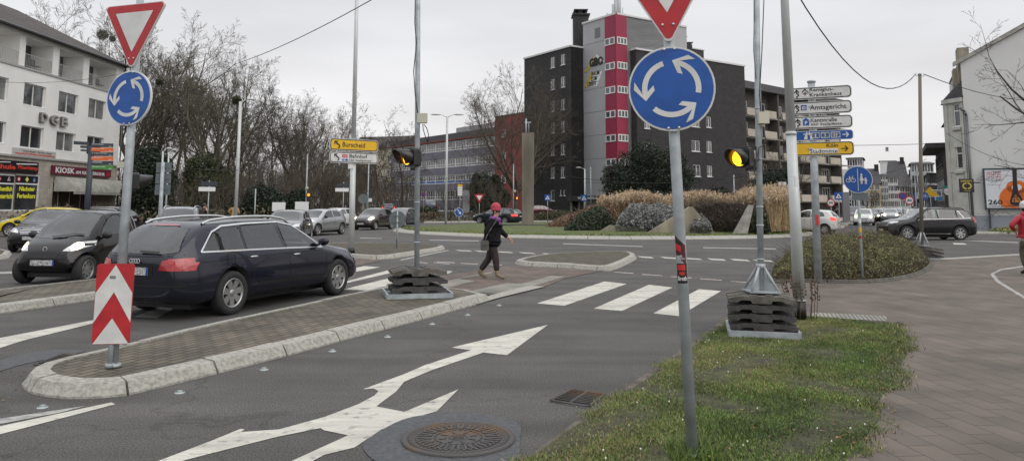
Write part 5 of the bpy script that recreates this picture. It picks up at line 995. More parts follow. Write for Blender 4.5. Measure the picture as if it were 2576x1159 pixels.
car('suv', 'black suv with alloy wheels driving left past the white gable wall', 'car', (P(2342, 592, 39.5).x, 40.0, 0), face(-1, .03), suv(mirror_m=blackp), blackp)
sp = suv(4.4, 1.6, 1.82, .33, rails=(-1.6, .3, chrome), glass_f=mat('violet_tinted_glass', (.20, .17, .22), .06, .3, 1, coat=1.), glass=carglass, lines=[]); car('suv', 'silver grey people carrier with roof rails facing the camera before the park trees', 'car', (P(395, 560, 29).x + .2, 30.5, 0), face(.25, -.97), sp, greyp)
car('hatchback', 'dark grey saloon behind the roof of the navy estate car', 'car', (P(692, 580, 34).x, 36.0, 0), face(.12, -.99), hatch(4.5, 1.44, 1.82, .32, mirror_m=greyp, glass_f=carglass_light), carpaint('dark_grey_paint', (.07, .07, .075), .5, .3))
car('estate_car', 'dark car with silver roof rails parked in front of the kiosk', 'car', (P(240, 580, 47).x, 47, 0), face(-1, .05), dict(SP['estate'], mirror_m=blackp, badge=None), blackp, 1)
car('estate_car', 'dark green estate car with red tail light behind the walking woman', 'car', (P(1250, 556, 66).x, 68.5, 0), face(-.85, .52), dict(SP['estate'], L=4.6, mirror_m=green, badge=None, rails=None, tail_on=True, trim=None, wf=1.38, wr=-1.3), green, 1)
car('small_van', 'blue small van seen from behind on the side street by the school', 'van', (P(1083, 545, 100).x, 100, .5), face(-.1, 1), suv(4.2, 1.85, 1.83, .33, rails=None, tumble=.2), dblue, 1)
car('hatchback', 'red brown car parked behind the monument column by the red block', 'car', (P(1362, 550, 88).x, 88, .3), face(1, .3), hatch(4.1, 1.45, 1.75, .31), carpaint('maroon_paint', (.10, .02, .03), .3), 1)
car('suv', 'dark car at the end of the side street with a red light', 'car', (P(975, 540, 92).x, 92, .3), face(-.2, 1), suv(4.4, 1.55, 1.8, .33, tail_on=True), blackp, 1)
car('hatchback', 'white car half hidden by the grey heather on the central island', 'car', (P(1640, 550, 73).x, 73, .35), face(-1, .1), hatch(4.2, 1.5, 1.78, .31), whitep, 1)
# far street
proto = None
far = [(2172, 531, 70, 'white parked car, first of the row along the shopping street', whitep, 1), (2192, 530, 79, 'black parked car, second of the row along the shopping street', blackp, 1), (2205, 529, 90, 'silver parked car, third of the row along the shopping street', silver, 1), (2214, 528, 104, 'grey parked car, fourth of the row along the shopping street', greyp, 1), (2221, 527, 122, 'small dark parked car at the far end of the shopping street row', blackp, 1), (2253, 528, 96, 'silver oncoming car with headlights in the shopping street', silver, 0), (2266, 526, 120, 'white van like car far down the shopping street', whitep, 0), (2288, 525, 76, 'black car at the right kerb of the shopping street', blackp, 0), (2302, 525, 62, 'white parked car behind the black suv', whitep, 1)]
protos = {}
for u, v, Y, lab, pm, park in far:
    th_ = math.atan2(-.895, -.446) if not park else math.atan2(-.895, -.446)
    if pm.name not in protos:
        protos[pm.name] = t = car('parked_car', lab, 'car', (P(u, v, Y).x, Y, 0), th_, hatch(4.3, 1.5, 1.78, .31, on=True, bulb=.09), pm, 1, group='cars along the shopping street')
    else:
        t = copy_tree(protos[pm.name]); t.location = (P(u, v, Y).x, Y, 0); t['label'] = lab
car('hatchback', 'silver oncoming car with bright headlights in the middle of the shopping street', 'car', (P(2240, 545, 88).x, 88, 0), math.atan2(-.895, -.446), hatch(4.3, 1.48, 1.78, .31, on=True, bulb=.13), silver, 1)
# ================================================================ BUILDINGS
def wall_holes(mb, x0, x1, z0, z1, holes, depth=.18, y=0, m=0, mj=None):
    mj = m if mj is None else mj; xs = sorted({x0, x1} | {min(max(h[i], x0), x1) for h in holes for i in (0, 1)}); zs = sorted({z0, z1} | {min(max(h[i], z0), z1) for h in holes for i in (2, 3)})
    for a, b in zip(xs, xs[1:]):
        for c, d in zip(zs, zs[1:]):
            cx, cz = (a + b) / 2, (c + d) / 2
            if any(h[0] < cx < h[1] and h[2] < cz < h[3] for h in holes): continue
            mb.add([(a, y, c), (b, y, c), (b, y, d), (a, y, d)], [(0, 1, 2, 3)], m)
    for h in holes:
        a, b, c, d = h[:4]; q = h[4] if len(h) > 4 else depth
        mb.add([(a, y, c), (a, y + q, c), (a, y + q, d), (a, y, d)], [(0, 1, 2, 3)], mj); mb.add([(b, y, c), (b, y, d), (b, y + q, d), (b, y + q, c)], [(0, 1, 2, 3)], mj)
        mb.add([(a, y, c), (b, y, c), (b, y + q, c), (a, y + q, c)], [(0, 1, 2, 3)], mj); mb.add([(a, y, d), (a, y + q, d), (b, y + q, d), (b, y, d)], [(0, 1, 2, 3)], mj)
def window(par, M, x0, x1, z0, z1, y=.12, n=2, fw=.07, glass=None, fm=None, transom=None, sill=True, name='window', mw=None):
    mb = MB(); fm = fm or frame_w; mw = mw or fw
    mb.b2(x0, x0 + fw, y - .05, y + .02, z0, z1); mb.b2(x1 - fw, x1, y - .05, y + .02, z0, z1); mb.b2(x0 + fw, x1 - fw, y - .05, y + .02, z0, z0 + fw); mb.b2(x0 + fw, x1 - fw, y - .05, y + .02, z1 - fw, z1)
    for k in range(1, n): c = x0 + (x1 - x0) * k / n; mb.b2(c - mw / 2, c + mw / 2, y - .048, y + .018, z0 + fw, z1 - fw)
    if transom: zt = z0 + (z1 - z0) * transom; mb.b2(x0 + fw, x1 - fw, y - .046, y + .016, zt - mw / 2, zt + mw / 2)
    if sill: mb.b2(x0 - .05, x1 + .05, y - .2, y - .052, z0 - .06, z0 - .003)
    w = mb.build(name, fm, par, M=M); mb = MB(); mb.add([(x0 + fw * .5, y, z0 + fw * .5), (x1 - fw * .5, y, z0 + fw * .5), (x1 - fw * .5, y, z1 - fw * .5), (x0 + fw * .5, y, z1 - fw * .5)], [(0, 1, 2, 3)]); mb.build('pane', glass or random.choice([glassd, glassd, glassm]), w, M=M); return w
def rectpx(f, Z, xl, yt, yb, xr):
    s0, z1 = f.sz(*Z(xl, yt)); _, z0 = f.sz(*Z(xl, yb)); s1, _ = f.sz(*Z(xr, (yt + yb) / 2)); return s0, s1, z0, z1
render = mat('white_render', (.74, .735, .71), .85, .05, .6, bump=.15, bscale=30, detail=9); rtile = brickmat('roof_tiles', (.085, .07, .062), (.06, .05, .045), (.02, .02, .02), .3, .3, 0, off=0, msize=.03, nvar=.3)
stone = brickmat('stone_cladding', (.40, .36, .31), (.33, .30, .26), (.2, .18, .16), .6, .4, swap=True, msize=.008, nvar=.15)
# ---- DGB house
Zt = zz(0, 0, 1.932); f = Fc((-34, 0, 0), R(90)); t = thing('apartment_house', 'white four storey house with loggias, DGB letters, driving school and kiosk', 'building', (-34, 50, 0), R(90)); M = f.M
yc = f.sz(303, 300)[0]; ze = f.sz(303, 166)[1]; y0 = 26.
wins = [rectpx(f, Zt, *q) for q in ((-60, 395, 525, 46), (133, 442, 562, 246), (318, 488, 600, 420), (479, 526, 633, 568), (-70, 640, 760, 32), (115, 670, 790, 234), (305, 704, 808, 405), (470, 728, 830, 556))]
zl = f.sz(*Zt(610, 500))[1]; zf = f.sz(*Zt(600, 895))[1] + .12
cols = [(95, 127), (278, 312), (446, 477), (625, 645)]; cs = [(f.sz(*Zt(a, 400))[0], f.sz(*Zt(b, 400))[0]) for a, b in cols]
log = [(y0 + 5, cs[0][0], zl + .1, ze - .35, 1.7)] + [(cs[i][1], cs[i + 1][0], zl + .1, ze - .35, 1.7) for i in range(3)]
shop = [rectpx(f, Za, -120, 262, 545, 112), rectpx(f, Za, 116, 270, 545, 285)]; ks = rectpx(f, Za, 392, 330, 552, 705)
mb = MB(); wall_holes(mb, y0, yc, zf, ze, [(*w, .2) for w in wins] + log); 
mb.add([(y0, 1.7, zl), (yc, 1.7, zl), (yc, 1.7, ze), (y0, 1.7, ze)], [(0, 1, 2, 3)])
mb.b2(y0, yc, .3, 12, ze - .02, ze); mb.add([(yc, 0, 0), (yc, 12, 0), (yc, 12, ze), (yc, 0, ze)], [(0, 1, 2, 3)]); mb.add([(y0, 0, 0), (y0, 12, 0), (y0, 12, ze), (y0, 0, ze)], [(0, 3, 2, 1)]); mb.add([(y0, 12, 0), (yc, 12, 0), (yc, 12, ze), (y0, 12, ze)], [(0, 3, 2, 1)])
mb.build('wall', render, t, M=M)
mb = MB(); wall_holes(mb, y0, yc, 0, zf, [(*w, .25) for w in shop] + [(ks[0], ks[1], .1, ks[3], .6)], y=.02); mb.build('ground_floor_wall', stone, t, M=M)
mb = MB(); mb.b2(y0, yc + .05, -.12, -.0, zf - .08, zf + .06); mb.b2(y0, yc, -.08, -.0, zl - .06, zl + .08); mb.build('ledge', mat('grey_ledge', (.33, .33, .32), .7), t, M=M)
mb = MB(); e0 = ze; rdg = ze + 3.6; ov = -.55
mb.add([(y0 - .5, ov, e0), (yc + .5, ov, e0), (yc - 5.5, 6, rdg), (y0, 6, rdg), (yc + .5, 12.5, e0), (y0 - .5, 12.5, e0)], [(0, 1, 2, 3), (1, 4, 2), (4, 5, 3, 2), (0, 3, 5)]); mb.add([(y0 - .5, ov, e0 - .001), (yc + .5, ov, e0 - .001), (yc + .5, .0, e0 - .001), (y0 - .5, .0, e0 - .001)], [(0, 3, 2, 1)]); rf = mb.build('roof', rtile, t, M=M)
mb = MB(); mb.cyl((y0 - .5, ov - .06, e0 - .02), (yc + .5, ov - .06, e0 - .02), .09, .09, 8); mb.cyl((yc + .1, -.12, 0), (yc + .1, -.12, e0 - .1), .06, .06, 8); mb.build('gutter', mat('zinc', (.12, .125, .13), .4, metal=.6), t, M=M)
mb = MB(); mb.b2(40, 41, 5.5, 6.3, rdg - .5, rdg + .9); mb.build('chimney', mat('chimney_brick', (.12, .07, .05), .9, .3, 6), rf, M=M); mb = MB(); mb.cyl((43.6, 5.2, rdg - .6), (43.6, 5.2, rdg + .5), .15, .15, 8); mb.cyl((43.6, 5.2, rdg + .5), (43.6, 5.2, rdg + .6), .28, .28, 8); mb.build('vent_pipe', galv, rf, M=M)
for i, w in enumerate(wins): window(t, M, *w, y=.19, n=2, glass=glassd if i % 3 else glassm)
for (a, b, kind) in ((62, 84, 0), (125, 178, 1), (315, 350, 1), (415, 438, 0), (472, 505, 1), (0, 20, 0)):
    g2 = Fc((-35.7, 0, 0), R(90)); s0 = g2.sz(*Zt(a, 300))[0]; s1 = g2.sz(*Zt(b, 300))[0]; window(t, g2.M, s0, s1, zl + .15, zl + 2.2, y=-.04, n=1, glass=glassd, sill=False, name='balcony_door')
mb = MB(); g2 = Fc((-35.2, 0, 0), R(90)); s0 = g2.sz(*Zt(218, 300))[0]; s1 = g2.sz(*Zt(277, 300))[0]; mb.b2(s0, s1, 0, .08, zl + .1, ze - .3); mb.build('wood_screen', mat('brown_screen', (.10, .065, .045), .8, .2, 3), t, M=g2.M)
for a, b, c, d, _ in log:
    mb = MB(); mb.b2(a, b, .03, .06, zl + 1.0, zl + 1.04); mb.b2(a, b, .03, .06, zl + .18, zl + .21); k = a + .1
    while k < b: mb.b2(k, k + .02, .035, .055, zl + .2, zl + 1.0); k += .16
    mb.build('railing', mat('railing_paint', (.35, .35, .35), .5), t, M=M)
for k, (px, m_, lab) in enumerate(((500, signyel, 'yellow covered chair on the rightmost loggia of the white house'), (590, anthr, 'dark folded parasol stand on the rightmost loggia of the white house'), (245, anthr, 'dark chair behind the railing below the brown wooden screen'), (330, stw, 'white garden chair on the loggia left of the third pillar'))):
    s = f.sz(*Zt(px, 430))[0]; q = thing('garden_chair', lab, 'chair', M @ Vector((s, .8, zl + .1)), R(90)); mb = MB(); mb.b2(-.25, .25, -.25, .25, .4, .46); mb.build('seat', m_, q); mb = MB(); mb.b2(-.25, .25, .2, .26, .46, .95); mb.build('backrest', m_, q)
    for sx in (-1, 1):
        for sy in (-1, 1): mb = MB(); mb.cyl((sx * .22, sy * .22, 0), (sx * .22, sy * .22, .4), .02, .02, 6); mb.build('leg', m_, q)
for ch, q in zip('DGB', ((208, 603, 655, 246), (262, 615, 668, 303), (320, 626, 678, 355))):
    s0, s1, z0, z1 = rectpx(f, Zt, *q); mb = MB(); vs, fs, _ = textmesh(ch, .03)
    for k in range(6): mb.add([(s0 + a * (s1 - s0), -.04 - k * .035, z0 + b * (z1 - z0)) for a, b in vs], fs)
    mb.build('facade_letter', mat('stone_letter', (.30, .29, .27), .8), t, M=M)
# banner, shop signs
def board(par, f, Z, q, m, items=(), y=-.06, name='sign_board', th=.05, ff=None):
    s0, s1, z0, z1 = rectpx(f, Z, *q); mb = MB(); mb.b2(s0, s1, y, y + th, z0, z1); d = mb.build(name, m, par, M=f.M); w, h = s1 - s0, z1 - z0
    for it in items:
        mb = MB()
        if it[0] == 't': addtext(mb, it[1], s0 + w * it[2], s0 + w * it[3], z1 - h * it[5], z1 - h * it[4], y - .01, bold=it[7] if len(it) > 7 else .02); mb.build('lettering', it[6], d, M=f.M)
        elif it[0] == 'p': mb.plate([(s0 + w * a, z1 - h * c) for a, c in it[1]], y - .012, y - .002); mb.build('emblem', it[2], d, M=f.M)
        elif it[0] == 'c': mb.plate([(s0 + w * it[1] + it[3] * math.cos(R(a)), z1 - h * it[2] + it[3] * math.sin(R(a))) for a in range(0, 360, 30)], y - it[5] - .004, y - it[5]); mb.build('emblem', it[4], d, M=f.M)
    return d
sgr = mat('bright_red_lettering', (.55, .05, .03), .5); dkred = mat('dark_red_board', (.12, .012, .03), .5, .1, 2); yl = mat('yellow_lettering', (.75, .72, .05), .5)
board(t, f, Za, (90, 77, 150, 405), mat('banner_cloth', (.42, .41, .39), .8, .08, 3), [('t', '- Sofort Bargeld - Tel. 0214 - 65686', .2, .88, .16, .36, ink), ('t', 'www.AUTO-PFAND-HAUS-NORD.de', .05, .97, .40, .64, sgr, .04), ('t', 'Auto abstellen oder weiter nutzen!', .1, .93, .68, .88, ink)])
board(t, f, Za, (-180, 150, 245, 272), stb, [('t', 'Fahrschule', -.02, .60, .34, .74, sgr, .04), ('t', 'Moerkamp', .64, .985, .34, .76, sgr, .04), ('p', [(.6, .22), (.95, .12), (.98, .2), (.62, .3)], stw), ('p', [(.2, .22), (.5, .12), (.52, .18), (.22, .28)], stw)], y=-.12, th=.1)
board(t, f, Za, (372, 208, 273, 798), dkred, [('t', 'KIOSK', .035, .34, .16, .82, stw, .03), ('t', 'AM KREISVERKEHR', .355, .875, .40, .80, stw, .03), ('p', [(.91, .4), (.975, .4), (.965, .66), (.95, .74), (.93, .74), (.915, .66)], signred), ('p', [(.895, .8), (.985, .8), (.97, .86), (.91, .86)], signred)], y=-.2, th=.18)
for i, w in enumerate(shop):
    ww = window(t, M, w[0], w[1], w[2], w[3], y=.1, n=1, fw=.1, glass=glassd, transom=.74, sill=False, name='shop_window'); zt = w[2] + (w[3] - w[2]) * .74
    def stx(tx, a, b, z0, z1, m_): mb = MB(); addtext(mb, tx, w[0] + (w[1] - w[0]) * a, w[0] + (w[1] - w[0]) * b, zt - z0, zt - z1, .075, bold=.04); mb.build('window_lettering', m_, ww, M=M)
    mb = MB(); mb.b2(w[0] + .1, w[1] - .1, .07, .09, zt + .05, w[3] - .1); bd = mb.build('icon_band', stb, ww, M=M)
    if i == 0: stx('wöchentlich', .35, .93, .5, .18, yl); stx('Unterricht', .46, .97, 1.0, .66, yl)
    else: stx('Nächster', .22, .86, .5, .18, yl); stx('Ferienkurs', .16, .90, 1.0, .66, yl)
    zc = (zt + w[3]) / 2 - .02; hh = (w[3] - zt) * .3
    for k, (fr, sh, m_) in enumerate(((.5, 8, signred), (.8, 3, stw)) if i == 0 else ((.17, 20, signred), (.5, 4, yl), (.8, 5, signblue))):
        cx = w[0] + (w[1] - w[0]) * fr; mb = MB(); mb.plate([(cx + hh * math.cos(2 * math.pi * (j + (.5 if sh == 8 else 0)) / sh + math.pi / 2), zc + hh * math.sin(2 * math.pi * (j + (.5 if sh == 8 else 0)) / sh + math.pi / 2)) for j in range(sh)], .06, .068); e_ = mb.build('icon', m_, bd, M=M)
        mb = MB(); q_ = .55; m2 = {8: stw, 3: signred, 20: stw, 4: stw, 5: stw}[sh]
        if sh == 8: addtext(mb, 'STOP', cx - hh * .75, cx + hh * .75, zc - hh * .28, zc + hh * .28, .055, bold=.03)
        elif sh == 5: mb.plate([(cx - hh * .4, zc - hh * .6), (cx - .03, zc - hh * .6), (cx - .03, zc + hh * .5), (cx - hh * .15, zc + hh * .5)], .05, .058); mb.plate([(cx + hh * .4, zc - hh * .6), (cx + .03, zc - hh * .6), (cx + .03, zc + hh * .5), (cx + hh * .15, zc + hh * .5)], .05, .058)
        else: mb.plate([(cx + q_ * hh * math.cos(2 * math.pi * j / sh + math.pi / 2), zc + q_ * hh * math.sin(2 * math.pi * j / sh + math.pi / 2)) for j in range(sh)], .05, .058)
        mb.build('icon', m2, bd, M=M)
kw = window(t, M, ks[0], ks[1], .1, ks[3], y=.5, n=4, fw=.07, glass=glassd, sill=False, name='kiosk_front')
goods = mat('shelf_goods', (.16, .12, .07), .6, 0, 6, col2=(.012, .02, .02), thr=(.45, .52), stretch=(3, 3, 2)); mb = MB()
for i in range(4): a = ks[0] + (ks[1] - ks[0]) * (i + .12) / 4; mb.b2(a, a + (ks[1] - ks[0]) * .19, .44, .47, .5, ks[3] - .3)
mb.build('goods_display', goods, kw, M=M, kind='stuff')
mb = MB(); a_ = ks[0] + (ks[1] - ks[0]) * .62; addtext(mb, 'Lotto', a_, a_ + .9, ks[3] - .55, ks[3] - .25, .38, bold=.03); mb.build('neon_sign', mat('neon_pink', (.8, .1, .2), .4, emit=(1, .12, .25), es=1.2), kw, M=M)
aw = rectpx(f, Za, 395, 290, 400, 852); awm = mat('awning_cloth', (.30, .30, .27), .85, .2, 2); mb = MB(); n = 8; vs = []
for i in range(n + 1):
    a = math.pi / 2 * i / n; vs += [(aw[0], -.05 - 1.5 * math.sin(a), aw[3] - 1.1 * (1 - math.cos(a))), (aw[1], -.05 - 1.5 * math.sin(a), aw[3] - 1.1 * (1 - math.cos(a)))]
fs = [(2 * i, 2 * i + 1, 2 * i + 3, 2 * i + 2) for i in range(n)]; k = len(vs); vs += [(aw[0], -.05, aw[3] - 1.1), (aw[1], -.05, aw[3] - 1.1)]
for e_ in (0, 1): fs += [(k + e_, 2 * i + e_, 2 * i + 2 + e_) for i in range(n)]
mb.add(vs, fs, 0, True); mb.b2(aw[0], aw[1], -1.57, -1.54, aw[3] - 1.3, aw[3] - 1.08); mb.build('awning', awm, t, M=M)
q = thing('light_box', 'blank white light box sign beside the corner of the white house', 'sign', (-33.2, yc + .6, 0)); mb = MB(); p0 = P(322, 385, yc + .5); p1 = P(322, 460, yc + .5); mb.box((0, 0, (p0.z + p1.z) / 2), (.25, .9, p0.z - p1.z)); mb.build('box', white, q); mb = MB(); mb.box((-.4, 0, (p0.z + p1.z) / 2), (.6, .05, .05)); mb.build('bracket', galv, q)
# ---- school: long violet grey block with window bands
Z7 = zz(1000, 280, 2.76); f = Fc(P(1258, 400, 118), R(-54)); t = thing('school_building', 'long lilac grey school block with four bands of white framed windows', 'building', (f.o.x, f.o.y, 0), R(-54)); M = f.M
sl = f.sz(*Z7(235, 600))[0]; sr = f.sz(*Z7(1078, 600))[0]; zt = f.sz(*Z7(1078, 200))[1]; lil = mat('lilac_render', (.165, .16, .185), .8, .1, .4); fas = mat('dark_fascia', (.075, .07, .075), .7, .1, .5)
bw = f.sz(*Z7(820, 400))[0] - f.sz(*Z7(742, 400))[0]; nb = max(8, round((sr - sl - .6) / bw)); bw = (sr - sl - .6) / nb; rows = []
for yt, yb in ((330, 398), (455, 520), (572, 640), (688, 760), (812, 845)): a = f.sz(*Z7(540, yt))[1]; b_ = f.sz(*Z7(540, yb))[1]; rows.append((b_, a))
holes = [(sl + .3, sr - .3, b_, a) for b_, a in rows]; mb = MB(); wall_holes(mb, sl, sr, 0, rows[0][1] + .25, holes, .25); mb.add([(sl, 0, 0), (sl, 12, 0), (sl, 12, zt), (sl, 0, zt)], [(0, 3, 2, 1)]); mb.b2(sl, sr, .3, 12, zt - .3, zt - .2); mb.build('wall', lil, t, M=M)
mb = MB(); mb.b2(sl, sr + .05, -.3, .1, rows[0][1] + .25, zt); mb.build('fascia', fas, t, M=M); mb = MB(); mb.b2(sl, sr, -.32, -.29, rows[0][1] + .1, rows[0][1] + .28); mb.build('red_trim', mat('red_trim', (.22, .03, .02), .6), t, M=M)
blue = mat('blue_panel', (.02, .10, .33), .5)
for ri, (b_, a) in enumerate(rows):
    for i in range(nb):
        x0 = sl + .3 + i * bw; window(t, M, x0 + .02, x0 + bw - .02, b_, a, y=.2, n=4, fw=.14, mw=.09, transom=.32 if ri < 4 else None, sill=False, glass=glassd if (i * 7 + ri * 3) % 4 else glassm)
        if ri == 2: mb = MB(); mb.b2(x0 + .16, x0 + bw - .16, .14, .15, b_ + .15, b_ + (a - b_) * .3); mb.build('blue_panel', blue, t, M=M)
mb = MB(); q_ = f.sz(*Z7(520, 250)); q2 = f.sz(*Z7(720, 240)); mb.b2(q_[0], q2[0] + 3, 6, 10, zt - .3, zt + 2.0); mb.build('rooftop_box', mat('pale_box', (.3, .3, .3), .8), t, M=M)
# red block at its right end
redr = mat('red_render', (.25, .06, .055), .85, .1, .6); t = thing('red_block', 'brick red stair block between the lilac school and the dark tower block', 'building', (f.o.x, f.o.y, 0), R(-54)); zr = f.sz(*Z7(1085, 135))[1]
mb = MB(); mb.b2(sr + .06, sr + 17, -1.2, 10, 0, zr); mb.build('wall', redr, t, M=M); mb = MB(); mb.b2(sr, sr + 17.1, -1.25, 10, zr, zr + .2); mb.build('parapet', fas, t, M=M)
for z_ in (5, 8.5, 12): window(t, M, sr + 2, sr + 3, z_, z_ + 1.2, y=-1.22, n=1)
# cream house left of the school and flats behind
t = thing('cream_house', 'pale cream house glimpsed between bare trees left of the school', 'building', P(957, 520, 165)); cream = mat('cream_render', (.46, .42, .32), .85, .08, .6); M = Fc(P(957, 520, 165), R(-20)).M
mb = MB(); mb.b2(-8, 5, 0, 10, 0, 14); mb.build('wall', cream, t, M=M); mb = MB(); mb.add([(-8.4, -.4, 14), (5.4, -.4, 14), (5.4, 10.4, 14), (-8.4, 10.4, 14), (-8.4, 5, 17), (5.4, 5, 17)], [(0, 1, 5, 4), (3, 4, 5, 2), (0, 4, 3), (1, 2, 5)]); mb.build('roof', rtile, t, M=M)
for i in range(3):
    for j in range(4): window(t, M, -6.5 + i * 4, -5.3 + i * 4, 1.5 + j * 3.1, 3 + j * 3.1, y=-.02, n=2)
# ---- GBO tower block
Zg = zz(1400, 0, 1.931); T = Vector((12.3, 88, 0)); C1 = Vector((7.25, 92, 0)); aL, aR = math.atan2(-.83, .557), math.atan2(.557, .83)
slate = brickmat('slate_cladding', (.043, .040, .040), (.032, .030, .031), (.018, .017, .017), .6, .3, swap=True, msize=.02, nvar=.12)
tgrey = mat('tower_grey', (.37, .37, .375), .75, .04, .4); cap = mat('white_coping', (.6, .6, .6), .6); tred = mat('tower_red', (.27, .018, .055), .6, .06, .8)
t = thing('tower_block', 'dark slate apartment block with light grey tower, crimson window stripe and GBO logo', 'building', T)
def facebox(f, s0, s1, z, depth, m, nm, holes=(), coping=True, left=True):
    mb = MB(); wall_holes(mb, s0, s1, 0, z, [(*h, .15) for h in holes]); mb.add([(s0, 0, 0), (s0, depth, 0), (s0, depth, z), (s0, 0, z), (s1, 0, 0), (s1, depth, 0), (s1, depth, z), (s1, 0, z)], ([(0, 3, 2, 1)] if left else []) + [(4, 5, 6, 7), (1, 2, 6, 5), (3, 7, 6, 2)]); w = mb.build(nm, m, t, M=f.M)
    if coping: mb = MB(); mb.b2(s0 - .1, s1 + .1, -.12, depth, z, z + .22); mb.build('coping', cap, t, M=f.M)
    return w
f1 = Fc(C1, aL); s0 = f1.sz(*Zg(108, 400))[0]; z1_ = f1.sz(*Zg(356, 252))[1]; hs_ = []
for x0, x1, tops in ((249, 272, ((310, 368), (428, 485), (543, 602), (660, 718), (780, 837), (898, 957))), (303, 327, ((295, 353), (414, 473), (533, 592), (652, 712), (773, 832), (895, 955)))):
    for a, b in tops: hs_.append(rectpx(f1, Zg, x0, a, b, x1))
hs_ += [rectpx(f1, Zg, 248, 1020, 1078, 272), rectpx(f1, Zg, 299, 1018, 1050, 309), rectpx(f1, Zg, 317, 1018, 1050, 329)]
facebox(f1, s0, 0, z1_, 14, slate, 'wall', hs_)
for i, h in enumerate(hs_): window(t, f1.M, *h, y=.12, n=2 if i < 12 else 1, fw=.09, glass=glassm if i % 3 == 0 else glassd)
f1r = Fc(C1, aR); se = f1r.sz(*Zg(428, 400))[0]; facebox(f1r, .003, se + 1, z1_ - .0, -s0 - .1, slate, 'wall', coping=False, left=False)
f2 = Fc(T, aL); f3 = Fc(T, aR); zT = f2.sz(*Zg(600, 78))[1]; sL = f2.sz(*Zg(425, 400))[0]; facebox(f2, sL, 0, zT, 12, tgrey, 'tower_wall')
sR_ = f3.sz(*Zg(870, 400))[0]; facebox(f3, .003, sR_, zT - .003, -sL - .1, tgrey, 'tower_wall', coping=False, left=False); mb = MB(); mb.b2(0.12, sR_, -.12, 3, zT, zT + .2); mb.build('coping', cap, t, M=f3.M)
ra = f2.sz(*Zg(545, 400))[0]; rb = f3.sz(*Zg(658, 400))[0]
mb = MB(); mb.b2(ra, -.0, -.1, .1, 1, zT + .22); mb.build('red_stripe', tred, t, M=f2.M); mb = MB(); mb.b2(-.1, rb, -.101, .1, 1, zT + .215); mb.build('red_stripe', tred, t, M=f3.M)
for k in range(7):
    zc = f2.sz(*Zg(549, 212 + k * 127.5 + (4 if 0 < k else 0)))[1]
    window(t, f2.M, ra + .05, -.12, zc - .85, zc, y=-.12, n=2, fw=.11, mw=.2, sill=False, glass=glassd, name='stair_window'); window(t, f3.M, .05, rb - .05, zc - .85, zc, y=-.12, n=3, fw=.11, mw=.14, sill=False, glass=glassd, name='stair_window')
for k in range(8):
    zc = z1_ + .3 - 2.85 * k + 2.85
    if zc < zT: MB().b2(sL, ra, -.012, .0, zc, zc + .06).build('panel_joint', mat('joint_grey', (.2, .2, .2), .8), t, M=f2.M); MB().b2(rb, sR_, -.012, .0, zc, zc + .06).build('panel_joint', mat('joint_grey', (.2, .2, .2), .8), t, M=f3.M)
Zq = lambda x, y: f2.sz(*Zg(x, y)); gold = mat('logo_gold', (.5, .38, .05), .5)
def lg(pts, m, y=-.04, nm='logo'): mb = MB(); mb.plate([Zq(*p) for p in pts], y, -.0); mb.build(nm, m, t, M=f2.M)
lg([(430, 390), (495, 292), (541, 333), (528, 333), (495, 306), (446, 388)], gold); lg([(495, 292), (541, 333), (528, 333), (495, 306)], stw, -.05)
for a, b, c, tx, ta, tb in ((468, 528, 388, 'RAUM', 471, 513), (455, 519, 415, 'ZUM', 468, 499), (443, 508, 444, 'LEBEN', 450, 494)):
    lg([(a - 12, c + 27), (a, c + 2), (b, c - 4), (b - 10, c + 20)], stw); lg([(a - 12, c + 27), (a, c + 2), (a + 24, c), (a + 2, c + 26)], gold, -.05); mb = MB(); p0 = Zq(ta, c + 22); p1 = Zq(tb, c + 3); addtext(mb, tx, p0[0], p1[0], p0[1], p0[1] + .52, -.07, bold=.03); mb.build('logo_lettering', ink, t, M=f2.M)
mb = MB(); p0 = Zq(460, 363); p1 = Zq(533, 318); addtext(mb, 'GBO', p0[0], p1[0], p0[1], p0[1] + 1.05, -.09, bold=.05); mb.build('logo_lettering', ink, t, M=f2.M)
mb = MB(); p0 = Zq(487, 207); mb.b2(p0[0], p0[0] + 1, -.03, 0, p0[1], p0[1] + 1.2); mb.build('vent_grille', mat('grille_grey', (.16, .16, .17), .7), t, M=f2.M)
D0 = T + Vector((.83, .557, 0)) * 3.4 + Vector((.557, -.83, 0)) * 1.0; f4 = Fc(D0, aR); sE = f4.sz(*Zg(1296, 600))[0]; zD = f4.sz(*Zg(1295, 360))[1]
s4 = f4.sz(*Zg(714, 700))[0]; hs_ = [rectpx(f4, Zg, *q) for q in ((752, 760, 818, 783), (752, 632, 690, 783), (1005, 752, 812, 1050), (1085, 755, 817, 1114), (1083, 625, 684, 1111), (1005, 622, 680, 1048), (1012, 883, 947, 1054), (1088, 888, 948, 1117), (1090, 1022, 1090, 1120), (752, 890, 948, 783), (1082, 500, 556, 1110), (1003, 495, 552, 1046))]
facebox(f4, s4, sE, zD, 12, slate, 'wall', hs_)
for i, h in enumerate(hs_): window(t, f4.M, *h, y=.12, n=2, fw=.09, glass=glassm if i % 2 else glassd)
mb = MB(); p0 = f4.sz(*Zg(1135, 300)); mb.b2(0, p0[0], 2, 9, zD + .25, p0[1] + 1); mb.build('penthouse', slate, t, M=f4.M); mb = MB(); mb.b2(0, p0[0] + .1, 1.9, 9, p0[1] + 1, p0[1] + 1.15); mb.build('coping', cap, t, M=f4.M)
